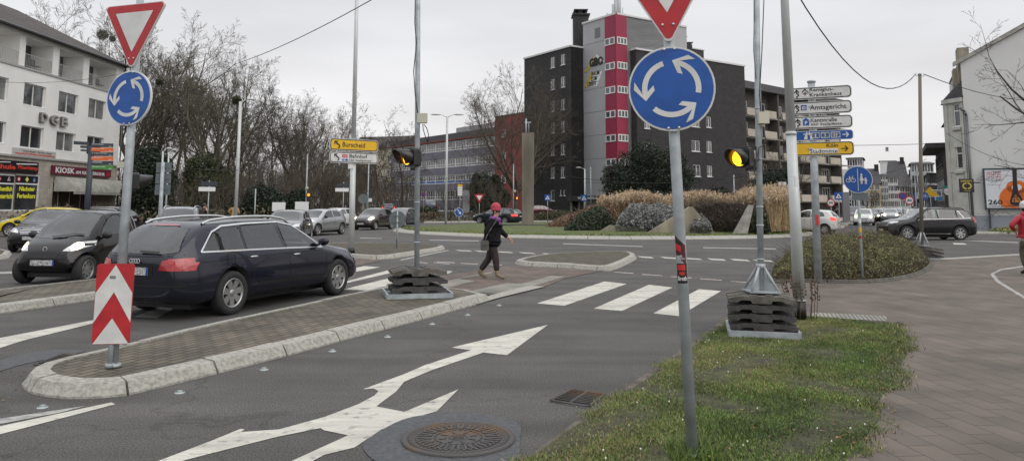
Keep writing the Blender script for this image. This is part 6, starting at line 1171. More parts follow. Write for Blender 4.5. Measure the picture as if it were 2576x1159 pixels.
for (x, y, Mx, s_) in ((392, 92, f1r, None),):
    p = P(*Zg(411, 300), 96); z_ = hz(*Zg(411, 92), 96); mb = MB(); mb.box((p.x, 96, z_ / 2 + 8), (1.9, 1.9, z_ - 16)); mb.build('chimney', slate, t, M=Matrix()); mb = MB(); mb.box((p.x, 96, z_ + .1), (2.3, 2.3, .2)); mb.box((p.x, 96, z_ + .75), (1.8, 1.8, .12)); [mb.cyl((p.x + a, 96, z_), (p.x + a, 96, z_ + .8), .2, .2, 8) for a in (-.5, .5)]; mb.build('chimney_cap', black, t, M=Matrix())
for u_, v_, y_ in ((1722, 115, 96), (1708, 100, 99)): p = P(u_ + 3, v_, y_); mb = MB(); mb.box((p.x, y_, p.z - 1.5), (1.3, 1.3, 3)); mb.box((p.x, y_, p.z + .25), (1.5, 1.5, .1)); mb.build('chimney', black, t, M=Matrix())
for u_, v0_, v1_, r_ in ((1549, 0, 38, .25), (1556, -8, 34, .28), (1541, 12, 40, .12), (1527, 34, 52, .1), (1533, 36, 52, .08), (1545, -30, 36, .05), (1566, 20, 36, .05)): p0 = P(u_, v1_ + 12, 91); p1 = P(u_, v0_, 91); mb = MB(); mb.cyl(p0, p1, r_, r_, 8); mb.build('antenna', mat('antenna_grey', (.4, .41, .42), .5), t, M=Matrix())
mb = MB(); a = Zq(345, 1058); p0 = P(*Zg(345, 1065), 88); p1 = P(*Zg(500, 1065), 88); mb.b2(p0.x, p1.x, 86, 92, p0.z - .3, p0.z + .3); mb.build('canopy', black, t, M=Matrix()); mb = MB(); addtext(mb, 'Gerhart-Hauptmann-Str. 2', p0.x + .9, p0.x + 3.0, p0.z - .12, p0.z + .2, 85.97, bold=.02); mb.build('door_lettering', stw, t, M=Matrix())
for q_ in (360, 402, 470): p = P(*Zg(q_, 1100), 87); mb = MB(); mb.b2(p.x - .12, p.x + .12, 87, 87.24, 0, p0.z - .3); mb.build('canopy_post', conc, t, M=Matrix())
# ---- balcony block on the right
A0 = Vector((P(1870, 400, 101).x, 101, 0)); A1 = Vector((P(2136, 400, 121).x, 121, 0)); d = (A1 - A0); fb = Fc(A0, math.atan2(d.y, d.x)); L = d.length; t = thing('balcony_block', 'brown grey apartment block with cream balcony fronts behind the direction signs', 'building', A0, fb.th); zt = 17.6
dk = mat('balcony_shadow_wall', (.10, .09, .08), .8, .15, .5); crm = mat('balcony_cream', (.42, .38, .31), .8, .08, .6); mb = MB(); mb.b2(0, L, 1.6, 14, 0, zt); mb.build('wall', dk, t); mb = MB(); mb.b2(-.2, L + .2, -.3, 14, zt, zt + 1.0); mb.build('roof', fas, t)  # dark wall colour holds the shade of the recesses behind the balcony fronts
for j in range(6):
    z_ = 2.4 + j * 2.9
    if z_ > zt - 1.5: break
    mb = MB(); mb.b2(0, L, .05, 1.6, z_ - .15, z_ + .02); mb.build('floor_slab', conc, t)
    for i in range(int(L / 4.6)):
        x = 1 + i * 4.6; mb = MB(); n = 6
        if i % 3 == 1: mb.b2(x, x + 3.2, .0, .12, z_, z_ + 1.0)
        else: mb.plate(rrect(3.2, 1.0, .22, x + 1.6, z_ + .5), -.15, .1)
        mb.build('balcony_front', crm, t); window(t, Matrix.Translation((0, 0, 0)) if False else fb.M, x + .3, x + 2.6, z_ + .1, z_ + 2.2, y=1.55, n=3, fw=.08, glass=glassd, sill=False)
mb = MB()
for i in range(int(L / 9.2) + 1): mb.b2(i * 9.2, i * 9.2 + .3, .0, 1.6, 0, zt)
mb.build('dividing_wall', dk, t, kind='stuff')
q = thing('shop_banner', 'white upright banner on the balcony block', 'banner', P(2128, 430, 132)); mb = MB(); mb.box((0, 0, -1), (2.2, .1, 2.6)); mb.build('cloth', white, q)
# ---- town houses round the shopping street
def house(lab, u0, u1, vt, Y, m, rows, cols_, roof=None, rh=2.5, dep=12, base=0, fl=3.0, th=R(-26.5), wn=(1.0, 1.5), fm=None, name='town_house', z0=1.2, gable=False):
    p0 = P(u0, vt, Y); w = Fc(p0, th).sz(u1, vt)[0]; zt = p0.z; t = thing(name, lab, 'building', (p0.x, Y, 0), th); hs = []
    for j in range(rows):
        for i in range(cols_):
            cx = w * (i + .5) / cols_; zb = z0 + j * (zt - z0) / max(1, rows) + .45; hs.append((cx - wn[0] / 2, cx + wn[0] / 2, zb, zb + wn[1]))
    mb = MB(); wall_holes(mb, 0, w, 0, zt, hs, .15); mb.add([(0, 0, 0), (0, dep, 0), (0, dep, zt), (0, 0, zt), (w, 0, 0), (w, dep, 0), (w, dep, zt), (w, 0, zt)], [(0, 3, 2, 1), (4, 5, 6, 7), (1, 2, 6, 5), (3, 7, 6, 2)]); mb.build('wall', m, t)
    for h in hs: window(t, FM[t.name], *h, y=.12, n=2, fw=.1, fm=fm)
    if roof:
        mb = MB()
        if gable: mb.add([(-.3, -.3, zt), (w + .3, -.3, zt), (w / 2, -.3, zt + rh), (-.3, dep, zt), (w + .3, dep, zt), (w / 2, dep, zt + rh)], [(0, 2, 5, 3), (1, 4, 5, 2), (0, 1, 2), (3, 5, 4)])
        else: mb.add([(-.4, -.4, zt), (w + .4, -.4, zt), (w + .4, dep + .4, zt), (-.4, dep + .4, zt), (.2, dep / 2, zt + rh), (w - .2, dep / 2, zt + rh)], [(0, 1, 5, 4), (2, 3, 4, 5), (0, 4, 3), (1, 2, 5)])
        mb.build('roof', roof, t)
        if rh > 1.5: mb = MB(); mb.b2(w * .7, w * .7 + 1, dep * .4, dep * .4 + 1, zt + rh * .4, zt + rh + 1); mb.build('chimney', black, t)
    return t, w, zt
dr = mat('dark_roof', (.05, .048, .05), .8, .2, 2); wr2 = mat('white_render_far', (.66, .66, .65), .85, .06, .5); gr2 = mat('grey_render_far', (.36, .37, .39), .85, .08, .5)
house('grey flat roofed building rising behind the balcony block at the street', 2130, 2168, 398, 165, gr2, 5, 3, fas, .5)
house('cream house with dark pitched roof far down the left side of the shopping street', 2170, 2212, 462, 190, mat('cream_far', (.5, .42, .25), .85, .05, 1), 3, 3, dr, 4)
house('pale five storey block in the middle distance of the shopping street', 2206, 2240, 440, 215, mat('beige_far', (.58, .56, .5), .85), 5, 4, fas, .4)
house('white house with dark gable roof beyond the bare street trees', 2232, 2280, 446, 200, wr2, 4, 5, dr, 4.5)
house('white tower like block poking above the roofs of the shopping street', 2212, 2252, 405, 260, wr2, 1, 1, fas, .4, z0=20)
house('grey and white house with dark windows left of the dark overhanging house', 2292, 2345, 412, 130, mat('grey_white_far', (.52, .53, .53), .85), 4, 4, fas, .6)
house('low pale house far down the street behind the road signs', 2262, 2300, 470, 170, wr2, 3, 3, dr, 3)
t, w, zt = house('dark house with wide overhanging flat roof at the right of the street', 2369, 2398, 372, 78, mat('dark_brown_render', (.05, .042, .04), .8, .1, 1), 0, 1, None, dep=13)
MB().b2(-1.5, w + .5, -.5, 13.5, zt, zt + .5).build('roof', dr, t)
fm_ = FM[t.name] @ Matrix.Rotation(-math.pi / 2, 4, 'Z') @ Matrix.Translation((-13, 0, 0))
for j_ in range(3):
    z_ = 3.6 + j_ * (zt - 4.5) / 3
    MB().b2(.2, 12.8, -.04, -.003, z_ - 1.3, z_ - .1).build('parapet_band', wr2 if j_ == 1 else conc2, t, M=fm_)
    for i_ in range(5): window(t, fm_, .4 + i_ * 2.5, 2.7 + i_ * 2.5, z_, z_ + 1.5, y=-.02, n=2, fw=.08, fm=anthr, sill=False)
house('white fronted shop house with ribbon windows beyond the dark house', 2338, 2362, 436, 118, wr2, 3, 4, fas, .3, dep=14, wn=(1.2, 1.5), fm=anthr)
house('pink narrow house wedged before the ornate white corner house', 2391, 2412, 300, 70, mat('pink_render', (.36, .17, .155), .85, .06, 1), 3, 1, dr, .8, wn=(.5, 1.6), dep=8)
# ---- ornate corner house with gable wall and billboard
Zx = zz(2500, 50, 2.576); t = thing('corner_house', 'ornate white corner house with a tall blank gable wall above the billboard', 'building', (33, 54, 0)); gw = mat('gable_render', (.58, .58, .56), .85, .04, .5, bump=.1, bscale=20, detail=9); orn = mat('ornate_render', (.46, .455, .41), .85, .12, 1.5)
C0 = P(2443, 576, 54); fg = Fc(C0, R(-26.5)); GM = fg.M; za_ = fg.sz(*Zx(482, 318))[1]; xb, zb_ = fg.sz(*Zx(886, 75)); sl_ = (zb_ - za_) / xb; x1 = 17.; xr = 8.5; zr_ = za_ + sl_ * 8.5
mb = MB(); mb.plate([(0, 0), (x1, 0), (x1, za_), (xr, zr_), (0, za_)], 0, 12); mb.build('gable_wall', gw, t, M=GM)
mb = MB(); mb.plate([(-.5, za_ - .25), (xr, zr_ + .05), (xr, zr_ + .3), (-.5, za_ + .05)], -.2, .2); mb.plate([(0, za_ + .1), (xr, zr_ + .3), (xr, zr_ + .5), (0, za_ + .35)], .3, 12, 1); mb.build('roof_edge', [conc, rtile], t, M=GM)
mb = MB(); mb.b2(0, x1, -.03, -.002, 0, 1.1); mb.build('plinth', mat('plinth_grey', (.24, .26, .29), .8), t, M=GM)
B0 = GM @ Vector((-1.05, 1.25, 0)); B1 = GM @ Vector((-.02, .1, 0)); fb = Fc(B0, math.atan2((B1 - B0).y, (B1 - B0).x)); wb = (B1 - B0).length; zb2 = fb.sz(*Zx(440, 570))[1]
hs_ = [rectpx(fb, Zx, 430, 608, 775, 470), rectpx(fb, Zx, 448, 912, 1085, 489)]; hs_ = [(wb * .42, wb * .78, c, d_) for a, b, c, d_ in hs_]
mb = MB(); wall_holes(mb, 0, wb, 0, zb2, hs_, .15); mb.b2(-.2, wb, -.18, .3, zb2 - .3, zb2); mb.b2(-.05, wb, -.08, -.002, 4.2, 4.5); mb.b2(0, .16, -.06, -.002, .5, zb2 - .35); mb.b2(wb - .16, wb, -.06, -.002, .5, zb2 - .35); mb.build('bay_wall', orn, t, M=fb.M)
for h in hs_: window(t, fb.M, *h, y=.12, n=1, transom=.68, fw=.07, glass=glassd); mb = MB(); mb.b2(h[0] - .1, h[1] + .1, -.16, -.0, h[2] - .25, h[2] - .1); mb.b2(h[0] - .08, h[1] + .08, -.06, 0, h[2] - 1.5, h[2] - .4); mb.build('window_ornament', orn, t, M=fb.M)
mb = MB(); b2_ = GM.inverted() @ B0; mb.add([(-1.05, 1.25, 0), (-1.05, 4.2, 0), (0, 5.2, 0), (-1.05, 1.25, zb2), (-1.05, 4.2, zb2), (0, 5.2, zb2), (0, 11.9, 0), (0, 11.9, za_ - 1)], [(0, 3, 4, 1), (1, 4, 5, 2), (2, 5, 7, 6)]); mb.build('street_front', orn, t, M=GM)
mb = MB(); mb.add([(-1.2, 1.1, zb2), (-1.2, 4.4, zb2), (0.02, 5.4, zb2), (0.02, -.05, zb2), (.02, 2.5, zb2 + 1.5), (.02, .4, zb2 + 1.3)], [(0, 3, 5), (0, 5, 4, 1), (1, 4, 2)]); mb.build('bay_roof', dr, t, M=GM)
MB().b2(-.15, .6, .5, 1.9, za_ - 3.8, za_ + 1.2).build('parapet_gable', conc2, t, M=GM); MB().b2(-.42, -.152, 1.2, 2.6, za_ - 4.6, za_ - .2).build('parapet_side', conc2, t, M=GM)
mb = MB(); pts = [(-.25, -.15, za_ - 3.3), (.05, -.18, za_ - 3.6)] + [(.12, -.12, za_ - 3.9), (.12, -.12, 0)]; mb.tube([Vector(q) for q in pts], .09, 8); mb.build('downpipe', mat('zinc', (.12, .125, .13), .4), t, M=GM)
# billboard
f = Fc(GM @ Vector((0, -.35, 0)), R(-26.5)); t = thing('billboard', 'large billboard with a black hanging fireplace and the number 260 on the gable wall', 'billboard', (P(2510, 576, 53.6).x, 52.0, 0)); s0, s1, z0, z1 = rectpx(f, ZR, 950, 342, 672, 1330); orange = mat('poster_orange', (.62, .13, .01), .5); pw = mat('poster_white', (.6, .61, .64), .5, .02, 1)
mb = MB(); mb.b2(s0, s1, -.02, .12, z0, z1); fr = mb.build('frame', anthr, t, M=f.M); mb = MB(); mb.b2(s0 + .12, s1 - .12, -.03, -.02, z0 + .12, z1 - .12); po = mb.build('poster', pw, t, M=f.M)
q = lambda x, y: f.sz(*ZR(x, y))
for tx, xa, xb_, ya, yb, m_ in (('ALLE 6 TAGE', 983, 1098, 367, 381, signred), ('SPRINGT EIN', 983, 1098, 385, 398, signred), ('FUNKE ÜBER*', 983, 1108, 402, 416, signred), ('*ERLEBEN SIE DAS', 985, 1098, 424, 432, ink), ('260° KAMINWERK!', 990, 1105, 435, 443, ink), ('260', 998, 1112, 592, 634, ink), ('KAMINWERK', 1000, 1112, 642, 650, ink), ('www.260grad-kaminwerk.de', 993, 1103, 472, 479, ink)):
    mb = MB(); a, b = q(xa, yb), q(xb_, ya); addtext(mb, tx, a[0], b[0], a[1], b[1], -.036, bold=.02 if tx != '260' else .03); mb.build('poster_lettering', m_, po, M=f.M)
mb = MB(); c = q(1225, 480); cc = q(1215, 590)
mb.plate([(c[0] + .62 * math.cos(R(a)), c[1] + .45 * math.sin(R(a)) - .1) for a in range(0, 360, 15)], -.034, -.031); mb.plate([(cc[0] + (.95) * math.cos(R(a)), max(z0 + .13, cc[1] + .95 * math.sin(R(a)))) for a in range(0, 360, 15)], -.034, -.031); mb.build('orange_shape', orange, po, M=f.M)
mb = MB(); mb.plate([(c[0] + .3 * math.cos(R(a)), c[1] + .22 * math.sin(R(a)) - .12) for a in range(0, 360, 20)], -.038, -.035); mb.build('white_hole', pw, po, M=f.M)
mb = MB(); mb.plate([q(*p) for p in ((1190, 351), (1226, 351), (1228, 450), (1240, 530), (1283, 612), (1270, 634), (1225, 640), (1180, 632), (1170, 610), (1192, 530), (1195, 450))], -.044, -.039); hg = mb.build('hanging_fireplace', stb, po, M=f.M)
mb = MB(); mb.plate([q(*p) for p in ((1190, 612), (1192, 585), (1215, 548), (1232, 565), (1262, 600), (1250, 616))], -.048, -.045); mb.build('flames', mat('poster_flames', (.55, .2, .03), .5, 0, 12, col2=(.08, .03, .01), thr=(.45, .55)), hg, M=f.M)
mb = MB(); mb.plate(circ(.07, *q(1118, 590), 16), -.036, -.033); mb.build('poster_lettering', orange, po, M=f.M)
for x_ in (s0 + .2, s1 - .3): mb = MB(); mb.b2(x_, x_ + .12, .12, .22, 0, z1); mb.build('support', anthr, t, M=f.M)
# shop signs by the corner
def flatsign(lab, Z, q_, Y, m, items, cat='shop sign', name='shop_sign'):
    f = Fc((0, Y, 0), 0); s0, s1, z0, z1 = rectpx(f, Z, *q_); t = thing(name, lab, cat, ((s0 + s1) / 2, Y, z0)); board(t, f, Z, q_, m, items, y=-.05, name='board', th=.12); mb = MB(); mb.b2(s1 - .1, s1 + .5, -.0, .06, z1 - .3, z1 - .22); mb.build('bracket', black, t, M=f.M); return t
flatsign('black Infinity shop sign at the foot of the ornate bay', ZR, (765, 425, 535, 880), 52.9, stb, [('t', 'INFINITY', .06, .9, .10, .24, gold), ('c', .38, .52, .22, gold, 0.), ('c', .60, .52, .22, gold, 0.), ('c', .38, .52, .13, stb, .006), ('c', .60, .52, .13, stb, .006), ('t', 'Lounge', .3, .7, .82, .92, gold)])
gt = mat('turquoise_sign', (.02, .26, .22), .5); flatsign('turquoise reset shop sign hanging over the pavement', ZR, (643, 481, 543, 722), 66, gt, [('t', 'RESET', .1, .9, .1, .36, ink), ('c', .3, .72, .33, stw, 0.), ('c', .72, .72, .33, stw, 0.)])
flatsign('white and blue EJ shop sign beside the turquoise sign', ZR, (568, 520, 598, 626), 72, stw, [('t', 'EJ', .25, .78, .12, .52, signblue, .05), ('p', [(0, .68), (1, .6), (1, 1), (0, 1)], mat('sky_blue_sign', (.05, .3, .55), .5))])
# ================================================================ PLANTS
def tube_mesh(segs, n=3):
    a = np.array([s[0] for s in segs], float); b = np.array([s[1] for s in segs], float); ra = np.array([s[2] for s in segs]); rb = np.array([s[3] for s in segs]); N_ = len(segs)
    d = b - a; d /= np.linalg.norm(d, axis=1)[:, None] + 1e-9; up = np.where(np.abs(d[:, 2:3]) > .9, np.array([[1., 0, 0]]), np.array([[0, 0, 1.]])); u = np.cross(d, up); u /= np.linalg.norm(u, axis=1)[:, None]; w = np.cross(d, u)
    V = np.zeros((N_, 2, n, 3))
    for i in range(n):
        t = 2 * math.pi * i / n; o = u * math.cos(t) + w * math.sin(t); V[:, 0, i] = a + o * ra[:, None]; V[:, 1, i] = b + o * rb[:, None]
    idx = np.arange(N_)[:, None] * 2 * n; F = np.concatenate([np.stack([idx[:, 0] + i, idx[:, 0] + (i + 1) % n, idx[:, 0] + n + (i + 1) % n, idx[:, 0] + n + i], 1) for i in range(n)])
    return V.reshape(-1, 3), F
def mesh_np(name, V, F, m, parent=None, mi=None, **k):
    me = bpy.data.meshes.new(name); nv, nf, w = len(V), len(F), F.shape[1]; me.vertices.add(nv); me.vertices.foreach_set('co', np.asarray(V, np.float32).ravel()); me.loops.add(nf * w); me.polygons.add(nf)
    me.loops.foreach_set('vertex_index', F.astype(np.int32).ravel()); me.polygons.foreach_set('loop_start', np.arange(0, nf * w, w, dtype=np.int32)); me.polygons.foreach_set('loop_total', np.full(nf, w, np.int32)) if False else None
    for q in (m if isinstance(m, (list, tuple)) else [m]): me.materials.append(q)
    if mi is not None: me.polygons.foreach_set('material_index', np.asarray(mi, np.int32))
    me.update(calc_edges=True); me.validate(); o = bpy.data.objects.new(name, me); COL.objects.link(o)
    if parent: o.parent = parent
    return tag(o, **k) if k else o
def grow(seed, H, r0, fork=.3, limbs=6, spread=.6, trop=.35, kids=(9, 7, 5, 4), ratio=(.52, .52, .5, .5), leader=False, ang=.75, stems=1, wob=.10):
    rg = random.Random(seed); trunk, twig = [], []
    def br(p, d, L, r, l):
        n = (9, 5, 3, 2, 1)[l]; pts = [p]; dd = d.normalized()
        for i in range(n):
            w_ = wob * (1 if l < 2 else 1.6); dd = (dd + Vector((rg.gauss(0, w_), rg.gauss(0, w_), rg.gauss(0, w_) + trop * (.22 if l == 0 else .16)))).normalized(); pts.append(pts[-1] + dd * (L / n))
            ra, rb = r * (1 - .8 * i / n), r * (1 - .8 * (i + 1) / n); (trunk if l < 1 else twig).append((pts[-2], pts[-1], max(ra, .0055), max(rb, .004)))
        if l >= len(kids): return
        k = kids[l]
        for q in range(k):
            t = .18 + .82 * (q + rg.random()) / k; f = min(t * n, n - .001); i = int(f); st = pts[i].lerp(pts[i + 1], f - i); dl = (pts[i + 1] - pts[i]).normalized(); ax = dl.orthogonal().normalized(); ax.rotate(Matrix.Rotation(rg.uniform(0, 6.28), 3, dl)); a = ang * rg.uniform(.6, 1.3)
            br(st, dl * math.cos(a) + ax * math.sin(a), L * ratio[l] * rg.uniform(.7, 1.2) * (1.15 - .6 * t), max(r * (1 - .7 * t) * .5, .006), l + 1)
    if stems > 1:
        for k in range(stems): a = 6.28 * k / stems + rg.random(); s_ = rg.uniform(.3, 1) * spread; br(Vector((math.cos(a) * .15, math.sin(a) * .15, 0)), Vector((math.cos(a) * s_, math.sin(a) * s_, 1)), H * rg.uniform(.6, .85), r0, 0)
        return trunk, twig
    fz = H * fork; top = Vector((rg.gauss(0, .12), rg.gauss(0, .12), fz)); trunk.append((Vector((0, 0, -.2)), Vector((0, 0, .4)), r0 * 1.4, r0 * 1.05)); trunk.append((Vector((0, 0, .4)), top, r0 * 1.05, r0 * .85))
    if leader:
        br(top, Vector((0, 0, 1)), H * (1 - fork), r0 * .8, 0)
        for q in range(limbs):
            t = q / limbs; z = fz + (H - fz) * .75 * t; a = 2.4 * q; s_ = spread * (1 - .4 * t); br(Vector((0, 0, z)), Vector((math.cos(a) * math.sin(s_), math.sin(a) * math.sin(s_), math.cos(s_))), H * .42 * (1 - .6 * t), r0 * .4 * (1 - .5 * t), 0)
    else:
        for q in range(limbs):
            a = 6.28 * q / limbs + rg.uniform(-.3, .3); s_ = spread * rg.uniform(.35, 1.15); br(top - Vector((0, 0, rg.uniform(0, .12) * H * .6)), Vector((math.cos(a) * math.sin(s_), math.sin(a) * math.sin(s_), math.cos(s_))), H * (1 - fork) * rg.uniform(.72, .98), r0 * .62, 0)
    return trunk, twig
barks = [mat('bark_grey', (.095, .08, .06), .9, .3, 3, bump=.3), mat('bark_brown', (.10, .082, .062), .9, .3, 3, bump=.3), mat('bark_green', (.105, .097, .068), .9, .3, 3), mat('bark_dark', (.055, .046, .036), .9, .3, 3)]
def tree_proto(name, lab, seed, bark, group=None, **k):
    tr, tw = grow(seed, **k); t = thing(name, lab, 'tree', (0, 0, 0), 0, group); V, F = tube_mesh(tr, 6); mesh_np('trunk', V, F, barks[bark], t); V, F = tube_mesh(tw, 3); mesh_np('crown', V, F, barks[bark], t); return t
def put(t, u, Y, vtop, H, rz, used=[]):
    x = P(u, 500, Y).x; z = hz(u, vtop, Y); s = z / H
    if t.name in used: t = copy_tree(t)
    else: used.append(t.name)
    t.location = (x, Y, 0); t.scale = (s, s, s); t.rotation_euler.z = rz; return t
pr = [tree_proto('bare_tree', 'x', 11, 0, H=10, r0=.15, fork=.22, limbs=7, spread=.85), tree_proto('bare_tree', 'x', 5, 1, H=10, r0=.13, fork=.2, limbs=9, spread=.75, leader=True, trop=.5), tree_proto('bare_tree', 'x', 23, 2, H=10, r0=.18, fork=.32, limbs=7, spread=.65, trop=.5), tree_proto('bare_tree', 'x', 31, 3, H=10, r0=.10, fork=.3, limbs=12, spread=1.15, leader=True, trop=.1, ang=.9, kids=(6, 6, 5, 4)), tree_proto('bare_shrub', 'x', 41, 1, H=10, r0=.08, stems=9, spread=.55, trop=.5, kids=(7, 6, 5))]
def top_of(t): return max((c.matrix_basis @ Vector(b)).z for c in [q for q in bpy.data.objects if q.parent == t] for b in c.bound_box)
TP = [top_of(t) for t in pr]
for k, u, Y, vt, lab in ((0, 262, 72, 5, 'tall bare tree with mistletoe balls rising behind the white house roof'), (1, 425, 74, 22, 'tall slender bare tree just right of the leaning yield sign'), (2, 525, 62, 108, 'wide bare tree with pale greenish forked trunk in the park'), (3, 682, 74, 168, 'narrow conical bare tree left of the slim far mast'), (0, 772, 80, 232, 'bare tree with open crown between the conical tree and the Burscheid post'), (1, 600, 84, 190, 'bare tree behind the tall park lamp'), (3, 855, 100, 298, 'dark bare alder directly left of the Burscheid post'), (1, 915, 95, 282, 'bare tree directly right of the Burscheid sign'), (3, 950, 88, 290, 'dark alder with long thin trunk at the left end of the school'), (3, 1012, 92, 268, 'dark alder behind the centre signal mast'), (0, 1295, 84, 172, 'large bare tree between the red block and the dark tower block'), (2, 372, 76, 120, 'bare tree with arching limbs behind the leaning sign post'), (0, 1965, 82, 345, 'bare tree in front of the balcony block left of the direction signs'), (1, 480, 90, 95, 'tall bare tree behind the wide forked tree'), (1, 1900, 74, 415, 'small bare tree beside the right signal head'), (3, 720, 100, 268, 'low bare tree behind the conical park tree'), (0, 560, 78, 140, 'bare tree with fine twigs behind the forked tree'), (1, 640, 70, 215, 'slim bare tree right of the tall park lamp'), (2, 735, 92, 240, 'wide bare tree behind the slim far mast'), (0, 815, 90, 275, 'bare tree left of the Burscheid sign'), (0, 1330, 96, 210, 'bare tree partly hidden by the dark tower block'), (2, 310, 90, 60, 'wide bare tree just above the corner of the white house')):
    t = put(pr[k], u, Y, vt, TP[k], random.uniform(0, 6)); t['label'] = lab
for k, u, Y, vt, lab in ((4, 1130, 82, 430, 'vase shaped pruned street tree before the school, leftmost of four'), (4, 1172, 84, 400, 'vase shaped street tree right of the twin arm lamp'), (4, 1210, 80, 395, 'vase shaped street tree before the school near the small yield sign'), (4, 1252, 78, 420, 'vase shaped street tree closest to the red block'), (4, 1850, 70, 420, 'bare multi stem shrub right of the big sign post'), (1, 2200, 150, 462, 'bare street tree on the left of the shopping street'), (0, 2186, 130, 470, 'bare street tree behind the cycle path sign'), (0, 2310, 120, 440, 'bare street tree behind the wooden mast'), (3, 2340, 105, 448, 'bare street tree before the dark overhanging house')):
    t = put(pr[k], u, Y, vt, TP[k], random.uniform(0, 6)); t['label'] = lab
for k, (u, Y, vt) in enumerate([(384, 60, 400), (440, 60, 380), (470, 54, 430), (560, 58, 400), (600, 62, 370), (640, 60, 390), (680, 64, 400), (720, 66, 370), (760, 68, 385), (800, 70, 350), (840, 72, 370), (870, 76, 380), (905, 80, 400), (352, 72, 370), (500, 70, 360), (540, 75, 340), (650, 80, 350), (745, 84, 340), (820, 88, 345), (890, 92, 370)]):
    t = put(pr[4], u, Y, vt, TP[4], random.uniform(0, 6)); t['label'] = 'twiggy brown bare shrub in the dense undergrowth of the park'; t['group'] = 'bare shrubs of the park undergrowth'
    if k % 3 == 0: t.scale = (t.scale[0] * 1.5, t.scale[1] * 1.5, t.scale[2])
# tree at the right edge, reaching into the picture
tr, tw = grow(77, H=11, r0=.2, fork=.2, limbs=8, spread=1.15, trop=.12, kids=(5, 5, 4, 2)); t = thing('bare_tree', 'bare tree whose thin branches reach in from the right edge before the gable wall', 'tree', (0, 0, 0)); V, F = tube_mesh(tr, 6); mesh_np('trunk', V, F, barks[3], t); V, F = tube_mesh(tw, 4); mesh_np('crown', V, F, barks[3], t)
pe = P(2960, 500, 27); t.location = (pe.x, 27, 0); t.rotation_euler.z = R(200); t.scale = (.95, .95, .95)
# leafy masses
def leaves(name, C, n, leaf, ms, seed=0, parent=None, weights=None, flat_=.0, surf=.5, **k):
    """n small leaf faces spread through ellipsoids C = [(x, y, z, rx, ry, rz)], denser toward their surface"""
    rg = np.random.default_rng(seed); C = np.array(C, float); vol = (C[:, 3] * C[:, 4] * C[:, 5]) ** .7; ci = rg.choice(len(C), n, p=vol / vol.sum()); d = rg.normal(size=(n, 3)); d /= np.linalg.norm(d, axis=1)[:, None]; r = rg.uniform(0, 1, n) ** (1 / (3 * (1 + surf * 4)))
    r *= 1 + .12 * np.sin(d[:, 0] * 9 + ci) * np.sin(d[:, 2] * 11 + ci * 2) + rg.normal(0, .05, n); p = C[ci, :3] + d * r[:, None] * C[ci, 3:]; keep = p[:, 2] > .02; p = p[keep]; d = d[keep]; n = len(p)
    a = rg.normal(size=(n, 3)); a /= np.linalg.norm(a, axis=1)[:, None]; b = np.cross(a, rg.normal(size=(n, 3))); b /= np.linalg.norm(b, axis=1)[:, None] + 1e-9; s = leaf * rg.uniform(.5, 1.4, n)[:, None]
    V = np.stack([p - a * s, p + b * s * .6, p + a * s, p - b * s * .6], 1).reshape(-1, 3); F = np.arange(4 * n).reshape(-1, 4); w = weights or [1 / len(ms)] * len(ms); mi = rg.choice(len(ms), n, p=w)
    cl = (np.sin(p[:, 0] * 2.1 + seed) * np.sin(p[:, 2] * 2.7) * np.sin(p[:, 1] * 1.9) > .25); mi = np.where(cl, np.minimum(mi + 1, len(ms) - 1), mi); return mesh_np(name, V, F, ms, parent, mi, **k)
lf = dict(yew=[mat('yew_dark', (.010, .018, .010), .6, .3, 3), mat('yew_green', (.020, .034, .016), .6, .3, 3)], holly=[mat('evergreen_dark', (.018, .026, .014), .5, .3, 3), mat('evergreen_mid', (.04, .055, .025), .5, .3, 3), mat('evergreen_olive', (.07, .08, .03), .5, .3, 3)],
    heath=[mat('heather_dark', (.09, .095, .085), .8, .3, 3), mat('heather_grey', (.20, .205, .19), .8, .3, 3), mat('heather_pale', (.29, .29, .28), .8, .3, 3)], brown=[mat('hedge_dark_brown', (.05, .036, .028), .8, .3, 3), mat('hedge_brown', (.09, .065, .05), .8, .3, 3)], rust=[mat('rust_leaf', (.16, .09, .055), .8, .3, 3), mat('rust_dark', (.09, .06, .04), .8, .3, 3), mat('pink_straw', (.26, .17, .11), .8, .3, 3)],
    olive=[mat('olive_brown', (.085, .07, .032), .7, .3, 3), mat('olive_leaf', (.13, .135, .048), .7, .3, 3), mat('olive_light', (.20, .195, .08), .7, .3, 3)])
def evergreen(name, lab, u, vb, Y, w, h, ms, n=7000, leaf=.16, seed=1, cat='tree', lumps=9, trunk=True, z0=0.):
    rg = random.Random(seed); t = thing(name, lab, cat, (P(u, vb, Y).x, Y, z0)); C = [(0, 0, h * .45, w * .42, w * .38, h * .45)]
    for i in range(lumps): a = rg.uniform(0, 6.28); q = rg.uniform(.15, .85); rr = w * .5 * (1 - .55 * q); C.append((math.cos(a) * rr * .8, math.sin(a) * rr * .65, h * q, w * rg.uniform(.10, .2), w * rg.uniform(.10, .2), h * rg.uniform(.08, .19)))
    leaves('crown' if trunk else 'foliage', C, int(n * 2.4), leaf * .55, ms, seed, t, surf=.15)
    mb = MB(); mb.cyl((0, 0, 0), (0, 0, h * .6), w * .03 + .03, .03, 8); [mb.cyl((0, 0, h * .15 * (i + 1)), (math.cos(i * 2.4) * w * .35, math.sin(i * 2.4) * w * .3, h * (.25 + .15 * i)), .05, .02, 5) for i in range(4)]; mb.build('trunk' if trunk else 'stem', barks[3], t); return t
evergreen('yew_tree', 'broad dark yew in front of the crimson striped tower', 1632, 560, 76, 10.5, 8.4, lf['yew'], 30000, .15, 1, lumps=20)
evergreen('yew_tree', 'dark evergreen between the right signal mast and the lamp post', 1945, 560, 74, 5.5, 5.6, lf['yew'], 12000, .16, 2)
